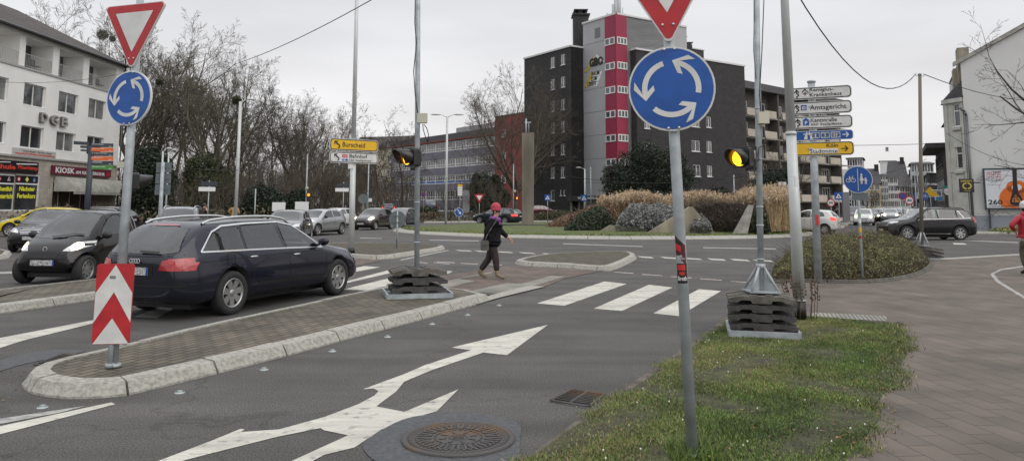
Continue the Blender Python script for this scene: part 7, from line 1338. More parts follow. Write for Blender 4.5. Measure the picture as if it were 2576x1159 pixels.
evergreen('yew_tree', 'dark evergreen shrub mass right of the big sign post', 1800, 560, 78, 4.0, 3.9, lf['yew'], 7000, .15, 3)
evergreen('evergreen_tree', 'dark evergreen at the foot of the park trees behind the rear signal head', 372, 560, 56, 4.2, 6.4, lf['yew'], 11000, .16, 4)
evergreen('evergreen_tree', 'dark ivy covered tree in the park behind the street name sign', 500, 560, 60, 3.2, 6.4, lf['holly'], 8000, .15, 5)
evergreen('evergreen_tree', 'ivy clad evergreen left of the tall park lamp', 552, 560, 64, 3.4, 5.6, lf['holly'], 7000, .15, 6)
evergreen('evergreen_tree', 'dark evergreen shrub right of the tall park lamp', 660, 560, 60, 4.0, 3.6, lf['yew'], 8000, .15, 7)
evergreen('evergreen_tree', 'small dark evergreen behind the white advertising boards', 738, 560, 64, 3, 3.0, lf['yew'], 7000, .14, 8)
evergreen('evergreen_tree', 'dark green conifer before the red block by the small yield sign', 1225, 560, 82, 5.2, 5.6, lf['yew'], 10000, .16, 9)
evergreen('evergreen_bush', 'low green bush at the left end of the school forecourt', 1068, 560, 95, 4, 1.6, lf['holly'], 3000, .16, 10, cat='bush', trunk=False)
for i, (u, v, lab) in enumerate(((258, 90, 'round mistletoe ball high in the bare tree behind the white house'), (400, 208, 'small mistletoe ball beside the blue sign'), (595, 255, 'round mistletoe ball left of the park lamp head'), (283, 100, 'smaller mistletoe ball next to the big one'))):
    Y = (72, 66, 62, 72)[i]; p = P(u, v, Y); r = (.55, .3, .4, .28)[i]; o = leaves('mistletoe', [(0, 0, r + .05, r, r, r)], 2400, .04, lf['holly'], i + 20, None, None, 0., 0., label=lab, cat='mistletoe'); o.location = p - Vector((0, 0, r))
# ivy and leaves on the ground of the park, wood beyond
rgn = np.random.default_rng(3); segs = []
for i in range(14000):
    x = rgn.uniform(-130, -16); y = rgn.uniform(92, 150); h = rgn.uniform(2, 9) * (1 + .3 * math.sin(x * .35)); a = rgn.normal(0, .25, 2); p = Vector((x, y, rgn.uniform(0, 5))); segs.append((p, p + Vector((a[0] * h * .5, a[1] * h * .5, h * .55)), .035, .008))
V, F = tube_mesh(segs, 3); mesh_np('far_wood', V, F, barks[1], None, kind='stuff', label='tangle of bare brown branches of the wood beyond the park', cat='wood')
p_ = [(-60, 49), (-20, 49), (-15.5, 54), (-15.5, 62), (-20, 90), (-60, 90)]
def mass(name, lab, poly, h, n, leaf, ms, seed=1, z=0., cat='hedge', kind=None, edge=.5, w=None, twigs=0, lump=.15, slope=None):
    rg = np.random.default_rng(seed); a = np.array(poly); lo, hi = a.min(0), a.max(0); x = rg.uniform(lo[0], hi[0], n * 4); y = rg.uniform(lo[1], hi[1], n * 4); k = inpoly(x, y, poly); x, y = x[k][:n], y[k][:n]; n = len(x)
    de = np.full(n, 9.)
    for i in range(len(poly)):
        p, q = np.array(poly[i]), np.array(poly[(i + 1) % len(poly)]); d = q - p; t = np.clip(((x - p[0]) * d[0] + (y - p[1]) * d[1]) / (d @ d), 0, 1); de = np.minimum(de, np.hypot(x - p[0] - t * d[0], y - p[1] - t * d[1]))
    H = h * np.clip(de / edge, .02, 1) ** .45 * (1 + lump * np.sin(x * 2.3 + seed) * np.sin(y * 2.9) + lump * .5 * np.sin(x * 6.1) * np.sin(y * 5.3 + 1))
    if slope: H = H * np.clip((x - slope[0]) / (slope[1] - slope[0]), .12, 1)
    zz__ = z + H * (1 - rg.uniform(0, 1, n) ** 2.2 * .98) + rg.normal(0, leaf * .4, n); p = np.stack([x, y, zz__], 1)
    A = rg.normal(size=(n, 3)); A /= np.linalg.norm(A, axis=1)[:, None]; B = np.cross(A, rg.normal(size=(n, 3))); B /= np.linalg.norm(B, axis=1)[:, None]; s = leaf * rg.uniform(.5, 1.5, n)[:, None]
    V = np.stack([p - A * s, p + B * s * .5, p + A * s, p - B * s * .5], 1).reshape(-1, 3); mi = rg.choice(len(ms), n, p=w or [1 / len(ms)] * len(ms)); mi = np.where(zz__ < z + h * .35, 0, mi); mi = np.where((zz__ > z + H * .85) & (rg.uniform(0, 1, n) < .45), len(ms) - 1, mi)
    c = V.mean(0); c[2] = z; o = mesh_np('foliage' if not kind else name, V - c, np.arange(4 * n).reshape(-1, 4), ms, None, mi)
    if kind: o.location = c; o.name = name; return tag(o, lab, cat, kind=kind)
    t = thing(name, lab, cat, tuple(c)); o.parent = t
    if twigs:
        sg = []
        for i in range(twigs):
            j = rg.integers(n); b = Vector((x[j], y[j], z)) - Vector(c); L_ = H[j] * rg.uniform(.8, 1.45) + .05; d = Vector((rg.normal(0, .55), rg.normal(0, .55), 1)).normalized(); m1 = b + d * L_ * .65; e = m1 + (d + Vector((rg.normal(0, .7), rg.normal(0, .7), -.15))) * L_ * .5; sg += [(b, m1, leaf * .16, leaf * .13), (m1, e, leaf * .13, leaf * .06)]
        V, F = tube_mesh(sg, 3); mesh_np('twigs', V, F, barks[1], t, kind='stuff')
    return t
# foreground bush bed
bb = [(p.x, p.y) for p in GP([(1948, 712), (2010, 706), (2140, 712), (2260, 703), (2330, 680), (2338, 655), (2290, 640), (2180, 634), (2060, 640), (1975, 660), (1940, 690)], z=.03)]
bb = [(p.x, p.y) for p in smooth(bb, 2, True)]
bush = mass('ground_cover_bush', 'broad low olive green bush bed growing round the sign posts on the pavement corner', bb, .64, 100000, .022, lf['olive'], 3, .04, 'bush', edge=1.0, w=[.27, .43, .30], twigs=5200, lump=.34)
flat('bush_bed_soil', bb, .034, soil)
kb = [Vector((a, b, 0)) for a, b in bb]
kb = kb if ccw(kb) else kb[::-1]
kerb('bed_kerb', offs(resample(kb, .25, True), -.12, True), True, w=.1, h=.06, step=1., m=mat('dark_kerb', (.09, .085, .07), .9, .3, 6), z=.02)
# planting of the central island
def arc(u0, u1, Y0, Y1): return [(P(u0, 550, Y0).x, Y0), (P(u1, 550, Y0).x, Y0), (P(u1, 550, Y1).x, Y1), (P(u0, 550, Y1).x, Y1)]
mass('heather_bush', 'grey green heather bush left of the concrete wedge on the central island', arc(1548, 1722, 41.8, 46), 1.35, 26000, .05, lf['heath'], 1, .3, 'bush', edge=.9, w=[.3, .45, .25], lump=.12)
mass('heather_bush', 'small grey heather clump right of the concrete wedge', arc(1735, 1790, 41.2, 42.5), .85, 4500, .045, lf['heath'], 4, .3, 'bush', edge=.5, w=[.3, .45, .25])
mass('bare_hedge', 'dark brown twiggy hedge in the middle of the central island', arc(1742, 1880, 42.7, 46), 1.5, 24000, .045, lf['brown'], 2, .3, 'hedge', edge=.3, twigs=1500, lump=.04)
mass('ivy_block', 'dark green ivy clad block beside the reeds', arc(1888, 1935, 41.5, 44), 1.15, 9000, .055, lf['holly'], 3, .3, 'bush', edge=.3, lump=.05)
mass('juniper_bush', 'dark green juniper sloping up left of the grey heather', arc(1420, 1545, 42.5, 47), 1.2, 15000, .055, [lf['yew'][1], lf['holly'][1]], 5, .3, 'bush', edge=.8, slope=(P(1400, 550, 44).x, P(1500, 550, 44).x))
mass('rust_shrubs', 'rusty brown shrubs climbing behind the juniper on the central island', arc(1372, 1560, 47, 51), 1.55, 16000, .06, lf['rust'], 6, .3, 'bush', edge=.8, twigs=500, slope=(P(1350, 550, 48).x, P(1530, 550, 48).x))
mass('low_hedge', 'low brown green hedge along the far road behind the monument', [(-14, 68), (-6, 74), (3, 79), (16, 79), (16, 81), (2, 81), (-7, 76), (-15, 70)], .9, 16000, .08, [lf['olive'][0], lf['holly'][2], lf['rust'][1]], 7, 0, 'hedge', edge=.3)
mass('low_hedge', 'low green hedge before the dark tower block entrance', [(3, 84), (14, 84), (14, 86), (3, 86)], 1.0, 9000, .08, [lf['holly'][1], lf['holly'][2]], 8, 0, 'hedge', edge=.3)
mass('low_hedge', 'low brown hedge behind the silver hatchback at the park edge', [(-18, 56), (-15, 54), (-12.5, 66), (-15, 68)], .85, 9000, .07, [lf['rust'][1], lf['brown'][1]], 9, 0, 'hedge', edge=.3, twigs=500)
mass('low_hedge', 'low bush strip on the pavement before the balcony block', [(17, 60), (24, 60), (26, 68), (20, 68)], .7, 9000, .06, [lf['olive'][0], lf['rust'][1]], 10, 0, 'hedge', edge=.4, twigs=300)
mass('park_undergrowth', 'brown and green undergrowth covering the park ground', p_, 1.1, 30000, .12, [lf['holly'][0], lf['rust'][1], lf['holly'][2], barks[1]], 11, 0, 'undergrowth', kind='stuff', edge=1.5, lump=.4)
mass('verge_tuft', 'small rough grass strip before the gable wall', [(31, 48.5), (50, 47), (50, 50), (31.5, 50.5)], .3, 9000, .07, [gm[0], gm[3]], 12, .1, 'grass', kind='stuff', edge=.8)
# concrete wedges
def wedge(lab, pts, Y, th_, m=conc2):
    t = thing('concrete_wedge', lab, 'concrete wall', (P(pts[0][0], 580, Y).x, Y, .25)); f = Fc(P(pts[0][0], 580, Y), R(th_)); q = []
    for u, v in pts: q.append(f.sz(u, v))
    mb = MB(); mb.plate(q, 0, .25); mb.build('wall', m, t, M=f.M)
wedge('large triangular weathered concrete wedge behind the big sign post', [(1622, 590), (1735, 520), (1742, 520), (1800, 588)], 41.3, 4); wedge('leaning dark concrete slab between hedge and ivy block', [(1845, 588), (1885, 515), (1896, 515), (1880, 588)], 41.4, 0, conc); wedge('low concrete wall below the juniper', [(1500, 587), (1535, 566), (1622, 573), (1622, 588)], 42.0, 4)
# reeds
def reeds(lab, poly, n, h, seed, z=.3):
    rg = np.random.default_rng(seed); a = np.array(poly); lo, hi = a.min(0), a.max(0); x = rg.uniform(lo[0], hi[0], n * 3); y = rg.uniform(lo[1], hi[1], n * 3); k = inpoly(x, y, poly); x, y = x[k][:n], y[k][:n]; n = len(x); hh = h * (1 + .10 * np.sin(x * 1.7) + rg.normal(0, .07, n)); sg = []
    ln = rg.normal(0, .12, (n, 2)) * hh[:, None]; V = []; mi = []
    t = rg.uniform(0, 6.28, n); w = .014
    B = np.stack([x, y, np.full(n, z)], 1); T_ = B + np.stack([ln[:, 0], ln[:, 1], hh], 1); dx = np.stack([np.cos(t) * w, np.sin(t) * w, 0 * t], 1)
    st = np.stack([B - dx, B + dx, T_ + dx * .5, T_ - dx * .5], 1)
    pl = []
    for j in range(14):     # plume florets
        f = rg.uniform(.0, .16, n)[:, None]; c = T_ * (1 - f) + B * f + rg.normal(0, .05, (n, 3)); s = rg.uniform(.035, .075, n)[:, None]; A = rg.normal(size=(n, 3)); A[:, 2] = np.abs(A[:, 2]) * 1.8; A /= np.linalg.norm(A, axis=1)[:, None]; Bq = np.cross(A, rg.normal(size=(n, 3))); Bq /= np.linalg.norm(Bq, axis=1)[:, None]; pl.append(np.stack([c - A * s, c + Bq * s * .45, c + A * s, c - Bq * s * .45], 1))
    lvs = []
    for j in range(7):
        f = rg.uniform(.1, .95, n)[:, None]; c = B + (T_ - B) * f; e = c + np.concatenate([rg.normal(0, .12, (n, 2)), rg.uniform(.05, .4, n)[:, None]], 1); lvs.append(np.stack([c - dx, c + dx, e, e - dx * .2], 1))
    al = np.concatenate([st] + pl + lvs); mi = np.concatenate([np.full(n, 0)] + [rg.choice([1, 2], n) for _ in pl] + [rg.choice([0, 3], n) for _ in lvs]); V = al.reshape(-1, 3)
    mesh_np('reeds', V, np.arange(len(V)).reshape(-1, 4), [mat('reed_stem', (.44, .32, .18), .8, .3, 2), mat('reed_plume', (.58, .47, .34), .9, .2, 2), mat('reed_plume_brown', (.46, .34, .23), .9, .2, 2), mat('reed_leaf', (.30, .20, .10), .8, .3, 2)], None, mi, kind='stuff', label=lab, cat='reeds')
reeds('tall straw coloured reeds filling the right side of the central island', [(P(1868, 550, 44.6).x, 44.6), (P(1936, 550, 44.2).x, 44.2), (P(1940, 550, 42.0).x, 42.0), (P(1986, 550, 44).x, 44), (P(1992, 550, 50).x, 50), (P(1870, 550, 50).x, 50)], 4200, 2.15, 1)
reeds('belt of pale reeds behind the heather and brown hedge', [(P(1510, 550, 50).x, 50), (P(1700, 550, 47.5).x, 47.5), (P(1868, 550, 46.6).x, 46.6), (P(1870, 550, 50).x, 50), (P(1700, 550, 53).x, 53), (P(1515, 550, 54).x, 54)], 4600, 1.95, 2)
# ================================================================ MONUMENT, LAMPS, FAR SIGNS
Y = 51; b = Vector((P(1327, 560, Y).x, Y, .33)); t = thing('monument_column', 'weathered stone column with a small cross on top on the central island', 'monument', b); zt = hz(1327, 336, Y) - .33; mb = MB(); w0, w1 = 14.5 / 1901 * Y, 15 / 1901 * Y
mb.add([(-w0, -.3, 0), (w0, -.3, 0), (w0 * .8, .35, 0), (-w0 * .8, .35, 0), (-w1, -.3, zt), (w1 * 1.05, -.3, zt + .05), (w1 * .8, .35, zt), (-w1 * .8, .35, zt)], [(0, 1, 5, 4), (1, 2, 6, 5), (2, 3, 7, 6), (3, 0, 4, 7), (4, 5, 6, 7)]); mb.build('column', mat('mossy_stone', (.23, .205, .16), .9, 0, 1.2, col2=(.12, .11, .085), bump=.5, bscale=12, stretch=(1, 1, .25), detail=10), t)
mb = MB(); mb.cyl((-.12, 0, zt), (-.12, 0, zt + 1.0), .07, .05, 6); mb.cyl((.06, 0, zt), (.06, 0, zt + .8), .03, .03, 5); mb.box((0, 0, zt + .75), (.42, .08, .09)); mb.build('cross', galv, t); mb = MB(); mb.box((0, -.1, -.02), (3.4, 2.4, .22)); mb.build('base_slab', mat('dark_slab', (.03, .028, .026), .8), t)
def lamp(lab, u, vb, Y, vt, arms, r=.09, name='street_lamp', n2='lamp_head'):
    t, b, h = post(name, lab, 'street lamp', u, vb, Y, vt, r, lampgrey)
    for s_, L_ in arms:
        mb = MB(); mb.cyl((0, 0, h - .1), (s_ * L_ * .4, 0, h + .12), .03, .03, 6); mb.ball((s_ * L_ * .85, 0, h + .15), (L_ * .42, .14, .07), n=12, k=6); mb.build(n2, lampgrey, t)
    return t
lamp('tall pale park lamp with flat round head before the bare trees', 592, 545, 46, 256, ((1, .75),), .11); lamp('tall twin arm street lamp before the school', 1121, 560, 62, 293, ((1, 1.1), (-1, 1.1)), .10)
lamp('small white headed lamp at the corner of the grey tower', 1471, 520, 84, 425, ((-1, .8),), .09); lamp('distant street lamp over the shopping street', 2392, 520, 64, 484, ((-1, 1.3),), .07); lamp('pale lamp left of the grey sign backs', 401, 540, 44, 380, ((1, .4),), .06); lamp('second pale lamp behind the grey sign backs', 416, 540, 48, 383, ((1, .4),), .06)
def mast2(lab, u, vb, Y, vt, hv=None, r=.06):
    t, b, h = post('signal_mast', lab, 'signal mast', u, vb, Y, vt, r, galv)
    if hv: signal_head(t, P(u + 8, hv, Y) + Vector((0, -.05, 0)), R(20), .95, dim=True); MB().box(P(u + 4, hv - 18, Y), (.2, .15, .2)).build('junction_box', beige, t, M=Matrix())
mast2('slim far mast with amber signal before the park trees', 768, 545, 60, 388, 490); mast2('slim far mast with amber signal before the red block', 1291, 530, 74, 412, 498); mast2('bare thin mast right of the monument lamp', 1486, 520, 82, 420); mast2('slim mast beside the brown hatchback', 924, 545, 66, 412)
mast2('amber signal mast behind the cycle signs of the shopping street', 2306, 540, 58, 455, 505, .05); mast2('white capped thin post in the park', 640, 545, 52, 475, None, .05); mast2('slim pole behind the direction signs', 1985, 540, 78, 440, None, .06); mast2('thin mast right of the big sign post in the reeds', 1848, 540, 70, 440, None, .06)
def far_sign(name, lab, u, v, Y, r, kind, vb=545, post_r=.035):
    t, b, h = post(name, lab, 'traffic sign', u, vb, Y, v - 8, post_r); zc = hz(u, v, Y); mb = MB(); th = math.atan2(b.x, b.y) * -1; M = Matrix.Translation((b.x, b.y, 0)) @ Matrix.Rotation(th, 4, 'Z'); y = -.06
    if kind in ('arrow', 'no', '30', 'bike', 'back'):
        mb.plate(circ(r, 0, zc, 24), y, y + .02); d = mb.build('sign_plate', {'arrow': stw, 'no': signred, '30': signred, 'bike': signblue, 'back': signback}[kind], t, M=M)
        if kind == 'arrow': MB().plate(circ(r * .92, 0, zc, 24), y - .004, y).build('face', signblue, d, M=M); MB().plate([(r * a, zc + r * c) for a, c in ((-.45, .55), (.1, -.0), (-.12, -.22), (.5, -.45), (.42, .2), (.24, .1), (-.32, .66))], y - .01, y - .005).build('arrow_symbol', stw, d, M=M)
        if kind == 'no': MB().plate(circ(r * .74, 0, zc, 24), y - .004, y).build('face', signblue, d, M=M); MB().plate([(-r * .6, zc + r * .5), (-r * .5, zc + r * .6), (r * .6, zc - r * .5), (r * .5, zc - r * .6)], y - .01, y - .005).build('bar', signred, d, M=M)
        if kind == '30': MB().plate(circ(r * .76, 0, zc, 24), y - .004, y).build('face', stw, d, M=M); addtext(MB(), 'x', 0, 1, 0, 1, 0); q = MB(); addtext(q, '30', -r * .5, r * .5, zc - r * .32, zc + r * .32, y - .01, bold=.03); q.build('lettering', ink, d, M=M)
        if kind == 'bike':
            q = MB()
            for cx in (-.45, .42):
                for k in range(12): a, c = 2 * math.pi * k / 12, 2 * math.pi * (k + 1) / 12; q.cyl((r * (cx + .28 * math.cos(a)), y - .01, zc + r * (-.15 + .28 * math.sin(a))), (r * (cx + .28 * math.cos(c)), y - .01, zc + r * (-.15 + .28 * math.sin(c))), r * .04, r * .04, 4)
            for a, c in (((-.45, -.15), (-.2, .3)), ((-.2, .3), (.3, .3)), ((.3, .3), (0, -.15)), ((0, -.15), (-.45, -.15)), ((.42, -.15), (.28, .4))): q.cyl((r * a[0], y - .01, zc + r * a[1]), (r * c[0], y - .01, zc + r * c[1]), r * .04, r * .04, 4)
            q.build('symbol', stw, d, M=M)
    elif kind == 'yield':
        MB().plate([(0, zc - r), (r, zc + r * .73), (-r, zc + r * .73)], y, y + .02).build('sign_plate', signred, t, M=M); MB().plate([(0, zc - r * .45), (r * .55, zc + r * .47), (-r * .55, zc + r * .47)], y - .006, y - .001).build('face', stw, t, M=M)
    elif kind == 'ped':
        d = MB().plate(rrect(2 * r, 2 * r, .03, 0, zc), y, y + .02).build('sign_plate', signblue, t, M=M); MB().plate([(0, zc + r * .7), (r * .75, zc - r * .6), (-r * .75, zc - r * .6)], y - .006, y - .001).build('face', stw, d, M=M); MB().plate([(-r * .3, zc - r * .5), (-r * .05, zc + r * .05), (0, zc + r * .35), (r * .12, zc), (r * .35, zc - r * .5), (r * .2, zc - r * .5), (.02, zc - r * .1), (-r * .18, zc - r * .5)], y - .012, y - .007).build('symbol', ink, d, M=M)
    elif kind == 'tri': MB().plate([(0, zc + r), (r * 1.3, zc - r * .5), (r * 1.3, zc - r * .9), (-r * 1.3, zc - r * .9), (-r * 1.3, zc - r * .5)], y, y + .05).build('sign_plate', signyel, t, M=M)
    elif kind == 'boards':
        for k, m_ in enumerate((signyel, stw, stw, stw, stw)): MB().plate(rrect(r * 2, r * .85, .03, 0, zc + r * 1.9 - k * r * .95), y, y + .04).build('sign_panel', m_, t, M=M)
    elif kind == 'wide':
        for k in range(2): q = MB().plate(rrect(r * 2.6, r * .7, .02, -r * (k * .3), zc - k * r * .9), y, y + .04).build('sign_panel', anthr if not k else stw, t, M=M)
    elif kind == 'duo':
        for s_ in (-1, 1):
            for k in range(3): d = MB().plate(rrect(r * 1.9, r * .8, .06, s_ * r * 1.2, zc + r - k * r), y, y + .04).build('sign_panel', stw, t, M=M); MB().plate(rrect(r * .5, r * .4, .02, s_ * r * 1.2, zc + r - k * r), y - .006, y - .002).build('arrow', ink if k < 2 else signblue, d, M=M)
    elif kind == 'white': MB().plate(rrect(r * 2, r * 1.4, .02, 0, zc), y, y + .03).build('sign_plate', stw, t, M=M)
    return t
far_sign('traffic_sign', 'blue round keep right arrow sign before the twin arm lamp', 1154, 534, 58, .33, 'arrow', 560); far_sign('traffic_sign', 'small far yield triangle before the dark conifer', 1205, 498, 72, .5, 'yield'); far_sign('traffic_sign', 'blue pedestrian crossing sign between monument and tower block', 1377, 497, 76, .3, 'ped'); far_sign('traffic_sign', 'blue pedestrian crossing sign at the tower block entrance', 1469, 498, 80, .34, 'ped')
far_sign('traffic_sign', 'blue pedestrian crossing sign right of the speed limit sign', 2111, 493, 60, .3, 'ped'); far_sign('traffic_sign', 'round speed limit 30 sign beside the white hatchback', 2091, 510, 62, .32, '30'); far_sign('traffic_sign', 'red ringed no stopping sign on the shopping street', 2272, 493, 60, .3, 'no'); far_sign('traffic_sign', 'round speed limit 30 sign above the black suv', 2289, 504, 57, .32, '30')
far_sign('traffic_sign', 'blue square sign behind the wooden mast', 2313, 494, 66, .32, 'ped'); far_sign('traffic_sign', 'round blue bicycle sign above the black suv', 2327, 493, 57, .3, 'bike'); far_sign('traffic_sign', 'yellow gable shaped sign above the black suv roof', 2343, 482, 68, .45, 'tri'); far_sign('traffic_sign', 'yellow and white town direction boards before the school', 1156, 478, 76, .24, 'boards'); far_sign('direction_sign', 'two columns of small white direction boards left of the big lamp post', 1983, 472, 66, .35, 'duo')
far_sign('traffic_sign', 'street name boards on a post in the park', 522, 462, 44, .35, 'wide'); far_sign('traffic_sign', 'round sign from behind near the slim mast', 912, 500, 62, .4, 'back'); far_sign('traffic_sign', 'grey sign backs beside the Burscheid post', 922, 492, 70, .45, 'wide'); far_sign('traffic_sign', 'no parking sign at the left end of the school', 1212 - 148, 490, 92, .3, 'no'); far_sign('notice_board', 'white notice board at the park edge left of the silver hatchback', 700, 520, 54, .45, 'white'); far_sign('notice_board', 'white banner board right of the slim far mast', 758, 519, 58, .5, 'white'); far_sign('direction_sign', 'blue and orange finger boards behind the Burscheid post', 862, 466, 60, .4, 'wide')
for u, lab in ((1172, 'white info pillar before the school windows'), (2128, 'white street pillar behind the cycle sign')):
    q = thing('info_pillar', lab, 'pillar', (P(u, 540, 80).x, 80, 0)); MB().box((0, 0, 1.6), (.7, .25, 3.2)).build('panel', mat('pillar_grey', (.25, .25, .26), .6), q); MB().box((0, 0, .1), (1.1, .5, .2)).build('foot', conc, q)
# ================================================================ PEOPLE
def skin(name, nodes, edges, m, parent, sub=2, mat_=None):
    me = bpy.data.meshes.new(name); me.from_pydata([n[:3] for n in nodes], edges, []); o = bpy.data.objects.new(name, me); COL.objects.link(o); me.materials.append(m); md = o.modifiers.new('k', 'SKIN'); md.use_smooth_shade = True
    for i, n in enumerate(nodes): r = n[3]; me.skin_vertices[0].data[i].radius = (r, n[4]) if len(n) > 4 else (r, r); me.skin_vertices[0].data[i].use_root = i == 0
    s = o.modifiers.new('s', 'SUBSURF'); s.levels = sub; m2 = evalmesh(o); o.modifiers.clear(); o.data = m2; bpy.data.meshes.remove(me)
    for p in m2.polygons: p.use_smooth = True
    if parent: o.parent = parent
    return o
skinm = mat('skin', (.48, .29, .22), .5, .08, 6)
def hand(nodes, edges, wi, w, d, side):       # palm and fingers grown from wrist node wi
    d = Vector(d).normalized(); s = Vector((0, 1, 0)).cross(d).normalized(); b = len(nodes); p = Vector(w) + d * .05; nodes.append((*p, .03, .018)); edges.append((wi, b))
    for k in range(4):
        o_ = s * (-.027 + .018 * k); L = (.06, .07, .065, .05)[k]; q1 = p + o_ + d * .035; q2 = q1 + (d + Vector((0, 0, -.35))) * L * .5; q3 = q2 + (d + Vector((0, 0, -1.1))) * L * .4; n0 = len(nodes); nodes += [(*q1, .009), (*q2, .008), (*q3, .007)]; edges += [(b, n0), (n0, n0 + 1), (n0 + 1, n0 + 2)]
    q1 = p - s * .035 - d * .01; q2 = q1 + (d - s * .6) * .035; n0 = len(nodes); nodes += [(*q1, .01), (*q2, .009)]; edges += [(b, n0), (n0, n0 + 1)]
def person(lab, loc, rz, J, cols, coat_r=1., scale=1., hat=None, bag=False, pack=False, hair=(.05, .035, .025)):
    t = thing('person', lab, 'person', loc, rz); V = lambda k: J[k]
    nd = [(*J['hip'], .13, .11), (*J['waist'], .12, .1), (*J['chest'], .14, .11), (*J['neck'], .052), (*J['chin'], .06), (*J['head'], .088, .078), (*J['crown'], .055)]; ed = [(0, 1), (1, 2), (2, 3), (3, 4), (4, 5), (5, 6)]
    for s in 'LR':
        n0 = len(nd); nd += [(*J['hip' + s], .085), (*J['knee' + s], .055), (*J['ank' + s], .036)]; ed += [(0, n0), (n0, n0 + 1), (n0 + 1, n0 + 2)]; f = Vector(J['toe' + s]); nd.append((*f, .03)); ed.append((n0 + 2, n0 + 3))
        n0 = len(nd); nd += [(*J['sh' + s], .055), (*J['el' + s], .04), (*J['wr' + s], .026)]; ed += [(2, n0), (n0, n0 + 1), (n0 + 1, n0 + 2)]; hand(nd, ed, n0 + 2, J['wr' + s], Vector(J['wr' + s]) - Vector(J['el' + s]), s)
    body = skin('body', nd, ed, skinm, t)
    # coat with sleeves
    c = cols['coat']; hm = Vector(J['hem']); nd = [(*J['waist'], .19 * coat_r, .16 * coat_r), (*J['chest'], .185 * coat_r, .155 * coat_r), (*(Vector(J['neck']) - Vector((0, 0, .03))), .085), (*J['hip'], .20 * coat_r, .17 * coat_r), (*hm, .205 * coat_r, .175 * coat_r)]; ed = [(0, 1), (1, 2), (0, 3), (3, 4)]
    for s in 'LR': n0 = len(nd); nd += [(*J['sh' + s], .085), (*J['el' + s], .07), (*(Vector(J['wr' + s]) * .97 + Vector(J['el' + s]) * .03), .052)]; ed += [(1, n0), (n0, n0 + 1), (n0 + 1, n0 + 2)]
    skin('coat', nd, ed, c, t)
    for s in 'LR':
        a = Vector(J['ank' + s]); nd = [(*J['hip' + s], .115), (*J['knee' + s], .088), (*(a + Vector((0, 0, .06))), .072)]
        skin('trouser_leg', nd, [(0, 1), (1, 2)], cols['trousers'], t); f = Vector(J['toe' + s]); dd = (f - a); nd = [(*(a + Vector((0, 0, .10))), .062), (*(a - Vector((0, 0, .02))), .055), (*(a + dd * .55 - Vector((0, 0, .01))), .048, .04), (*(a + dd * 1.1), .038, .03)]; skin('boot', nd, [(0, 1), (1, 2), (2, 3)], cols['boots'], t)
    h = Vector(J['head']); fw = Vector(J['face']); up = Vector((0, 0, 1)); sd = fw.cross(up).normalized()
    MB().ball(h + fw * .092 + up * -.012, (.018, .014, .022), n=8, k=6).build('nose', skinm, body)
    for s in (-1, 1): MB().ball(h + fw * .080 + sd * s * .03 + up * .012, (.010, .010, .007), n=6, k=4).build('eye', ink, body); MB().ball(h + sd * s * .082 + up * -.005, (.018, .012, .03), n=8, k=6).build('ear', skinm, body)
    MB().ball(h + fw * .078 - up * .048, (.012, .024, .006), n=8, k=4).build('mouth', mat('lips', (.35, .12, .11), .5), body)
    MB().ball(h - fw * .018 + up * .022, (.096, .094, .10), n=16, k=10).build('hair', mat('hair_' + lab[:12], hair, .6, .3, 30), t)
    if hat:
        mb = MB(); hp = h - fw * .03 + up * .072
        mb.lathe([(.108, -.055), (.116, -.045), (.118, -.01), (.112, .0), (.118, .02), (.112, .06), (.09, .10), (.055, .125), (.02, .135), (.001, .136)], 20, M=Matrix.Translation(hp)); mb.build('hat', hat, t)
    return t
wc = dict(coat=mat('black_quilted_coat', (.009, .009, .011), .85, .35, 14, bump=.6, bscale=22, spec=.2), trousers=mat('dark_plum_trousers', (.03, .02, .022), .8, .2, 10, bump=.3), boots=mat('beige_suede_boots', (.22, .18, .11), .85, .2, 12))
g = G(1236, 702); sc = 1.0
J = dict(hip=(0, 0, .87), waist=(.01, 0, 1.03), chest=(.04, 0, 1.24), neck=(.08, 0, 1.40), chin=(.105, 0, 1.46), head=(.115, 0, 1.53), crown=(.105, 0, 1.60), face=(.84, -.42, -.30), hem=(-.02, 0, .69), hipL=(0, .08, .82), hipR=(0, -.08, .82), kneeL=(-.06, .09, .46), ankL=(-.27, .09, .12), toeL=(-.13, .09, .035), kneeR=(.10, -.08, .47), ankR=(.13, -.08, .10), toeR=(.30, -.09, .035),
    shL=(.05, .16, 1.30), elL=(.20, .22, 1.07), wrL=(.37, .18, .93), shR=(.01, -.17, 1.30), elR=(-.13, -.26, 1.05), wrR=(.02, -.17, .93))
t = person('elderly walking woman in black coat, raspberry knit hat and purple scarf on the crossing', (g.x, g.y, .015), R(-3), J, wc, coat_r=1.3, hat=mat('raspberry_knit', (.42, .06, .085), .9, .2, 40, bump=.5, bscale=60))
scarf = mat('purple_scarf', (.20, .055, .24), .85, .35, 18, bump=.5); mb = MB(); mb.lathe([(.12, 0), (.145, .02), (.14, .06), (.10, .085), (.07, .09)], 18, M=Matrix.Translation((.07, 0, 1.33)) @ Matrix.Rotation(R(12), 4, 'Y')); mb.add([(.10, -.17, 1.36), (.22, -.10, 1.30), (.20, -.13, 1.20), (.12, -.19, 1.17), (.06, -.19, 1.22)], [(0, 1, 2, 3, 4)]); mb.build('scarf', scarf, t)
bagm = mat('grey_leather_bag', (.09, .085, .075), .5, .15, 10); q = thing('handbag', 'grey shoulder bag hanging at the hip of the walking woman', 'bag', (g.x - .15, g.y - .33, .66)); mb = MB(); mb.plate(rrect(.19, .24, .05, 0, .12), -.04, .05); mb.build('bag_body', bagm, q)
mb = MB(); mb.plate(rrect(.18, .10, .04, 0, .18), -.055, -.042); mb.build('flap', bagm, q); mb = MB(); mb.tube([Vector(p) for p in ((.0, .0, .22), (.06, .0, .38), (.15, .02, .52), (.24, .06, .66), (.29, .2, .76))], .011, 6); mb.build('strap', bagm, q)
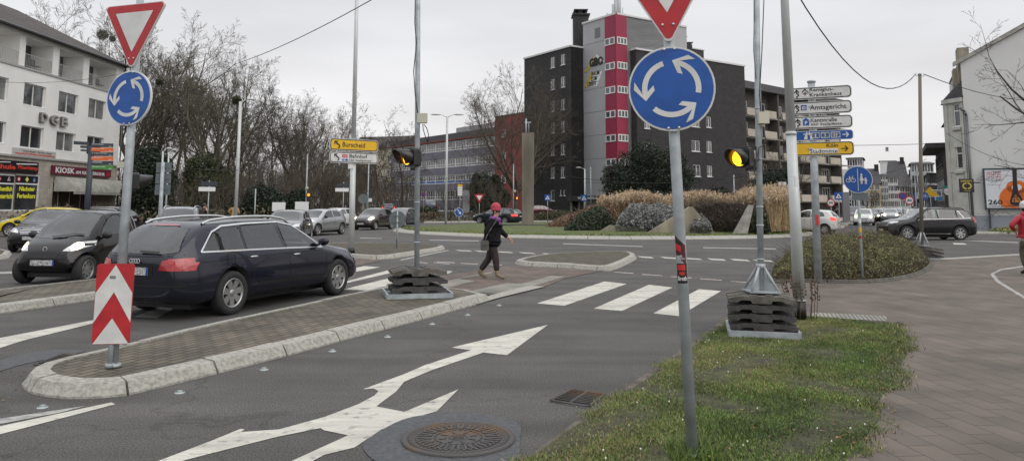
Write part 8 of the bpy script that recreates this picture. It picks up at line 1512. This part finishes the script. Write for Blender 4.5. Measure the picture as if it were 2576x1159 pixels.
# man in red at the right edge
rc = dict(coat=mat('red_jacket', (.40, .015, .03), .6, .15, 6, bump=.3), trousers=mat('camouflage_trousers', (.10, .10, .065), .8, 0, 9, col2=(.05, .04, .03)), boots=mat('dark_shoes', (.02, .018, .016), .6))
g = G(2592, 690, .024); J2 = dict(hip=(0, 0, .93), waist=(0, 0, 1.1), chest=(.02, 0, 1.33), neck=(.04, 0, 1.50), chin=(.06, 0, 1.56), head=(.06, 0, 1.63), crown=(.05, 0, 1.70), face=(1, 0, -.1), hem=(0, 0, .88), hipL=(0, .09, .88), hipR=(0, -.09, .88), kneeL=(.10, .09, .5), ankL=(.02, .09, .11), toeL=(.18, .10, .04), kneeR=(.02, -.09, .49), ankR=(-.12, -.09, .13), toeR=(.02, -.09, .05), shL=(.02, .18, 1.42), elL=(.02, .42, 1.20), wrL=(.14, .24, 1.08), shR=(.02, -.18, 1.42), elR=(.0, -.30, 1.14), wrR=(.2, -.22, 1.1))
t = person('person in red hooded jacket and camouflage trousers walking away at the right edge', g, R(95), J2, rc, 1.1, hat=mat('white_cap', (.6, .6, .6), .8, .1, 6)); MB().lathe([(.10, 0), (.14, .03), (.13, .1), (.08, .13)], 14, M=Matrix.Translation((0, 0, 1.43))).build('hood', rc['coat'], t)
q = thing('backpack', 'black backpack on the back of the person in red', 'backpack', g + Vector((.0, -.02, 1.05))); M_ = Matrix.Translation(g) @ Matrix.Rotation(R(95), 4, 'Z'); mb = MB(); mb.plate(rrect(.34, .46, .1, 0, 1.25), -.33, -.15); mb.build('pack', stb, q, M=M_ @ Matrix.Rotation(R(-90), 4, 'Z')); mb = MB(); mb.plate(rrect(.24, .2, .06, 0, 1.15), -.38, -.332); mb.build('front_pocket', stb, q, M=M_ @ Matrix.Rotation(R(-90), 4, 'Z'))
dk_ = dict(coat=stb, trousers=anthr, boots=ink)
for u, Y, rz, lab, cols in ((511, 46, 1.2, 'distant person in black and white jacket by the street name sign', dict(coat=stb, trousers=anthr, boots=ink)), (589, 49, 1.5, 'distant person in ochre coat behind the park lamp', dict(coat=mat('ochre_coat', (.40, .27, .10), .8), trousers=mat('red_trousers', (.3, .04, .06), .8), boots=ink)), (2107, 62, 2.0, 'distant dark clothed person walking beside the blue crossing sign', dk_), (2296, 68, 4.2, 'distant dark clothed person at the kerb behind the suv', dk_)):
    p = P(u, 545, Y); person(lab, (p.x, Y, 0), rz, J2, cols, 1.0)
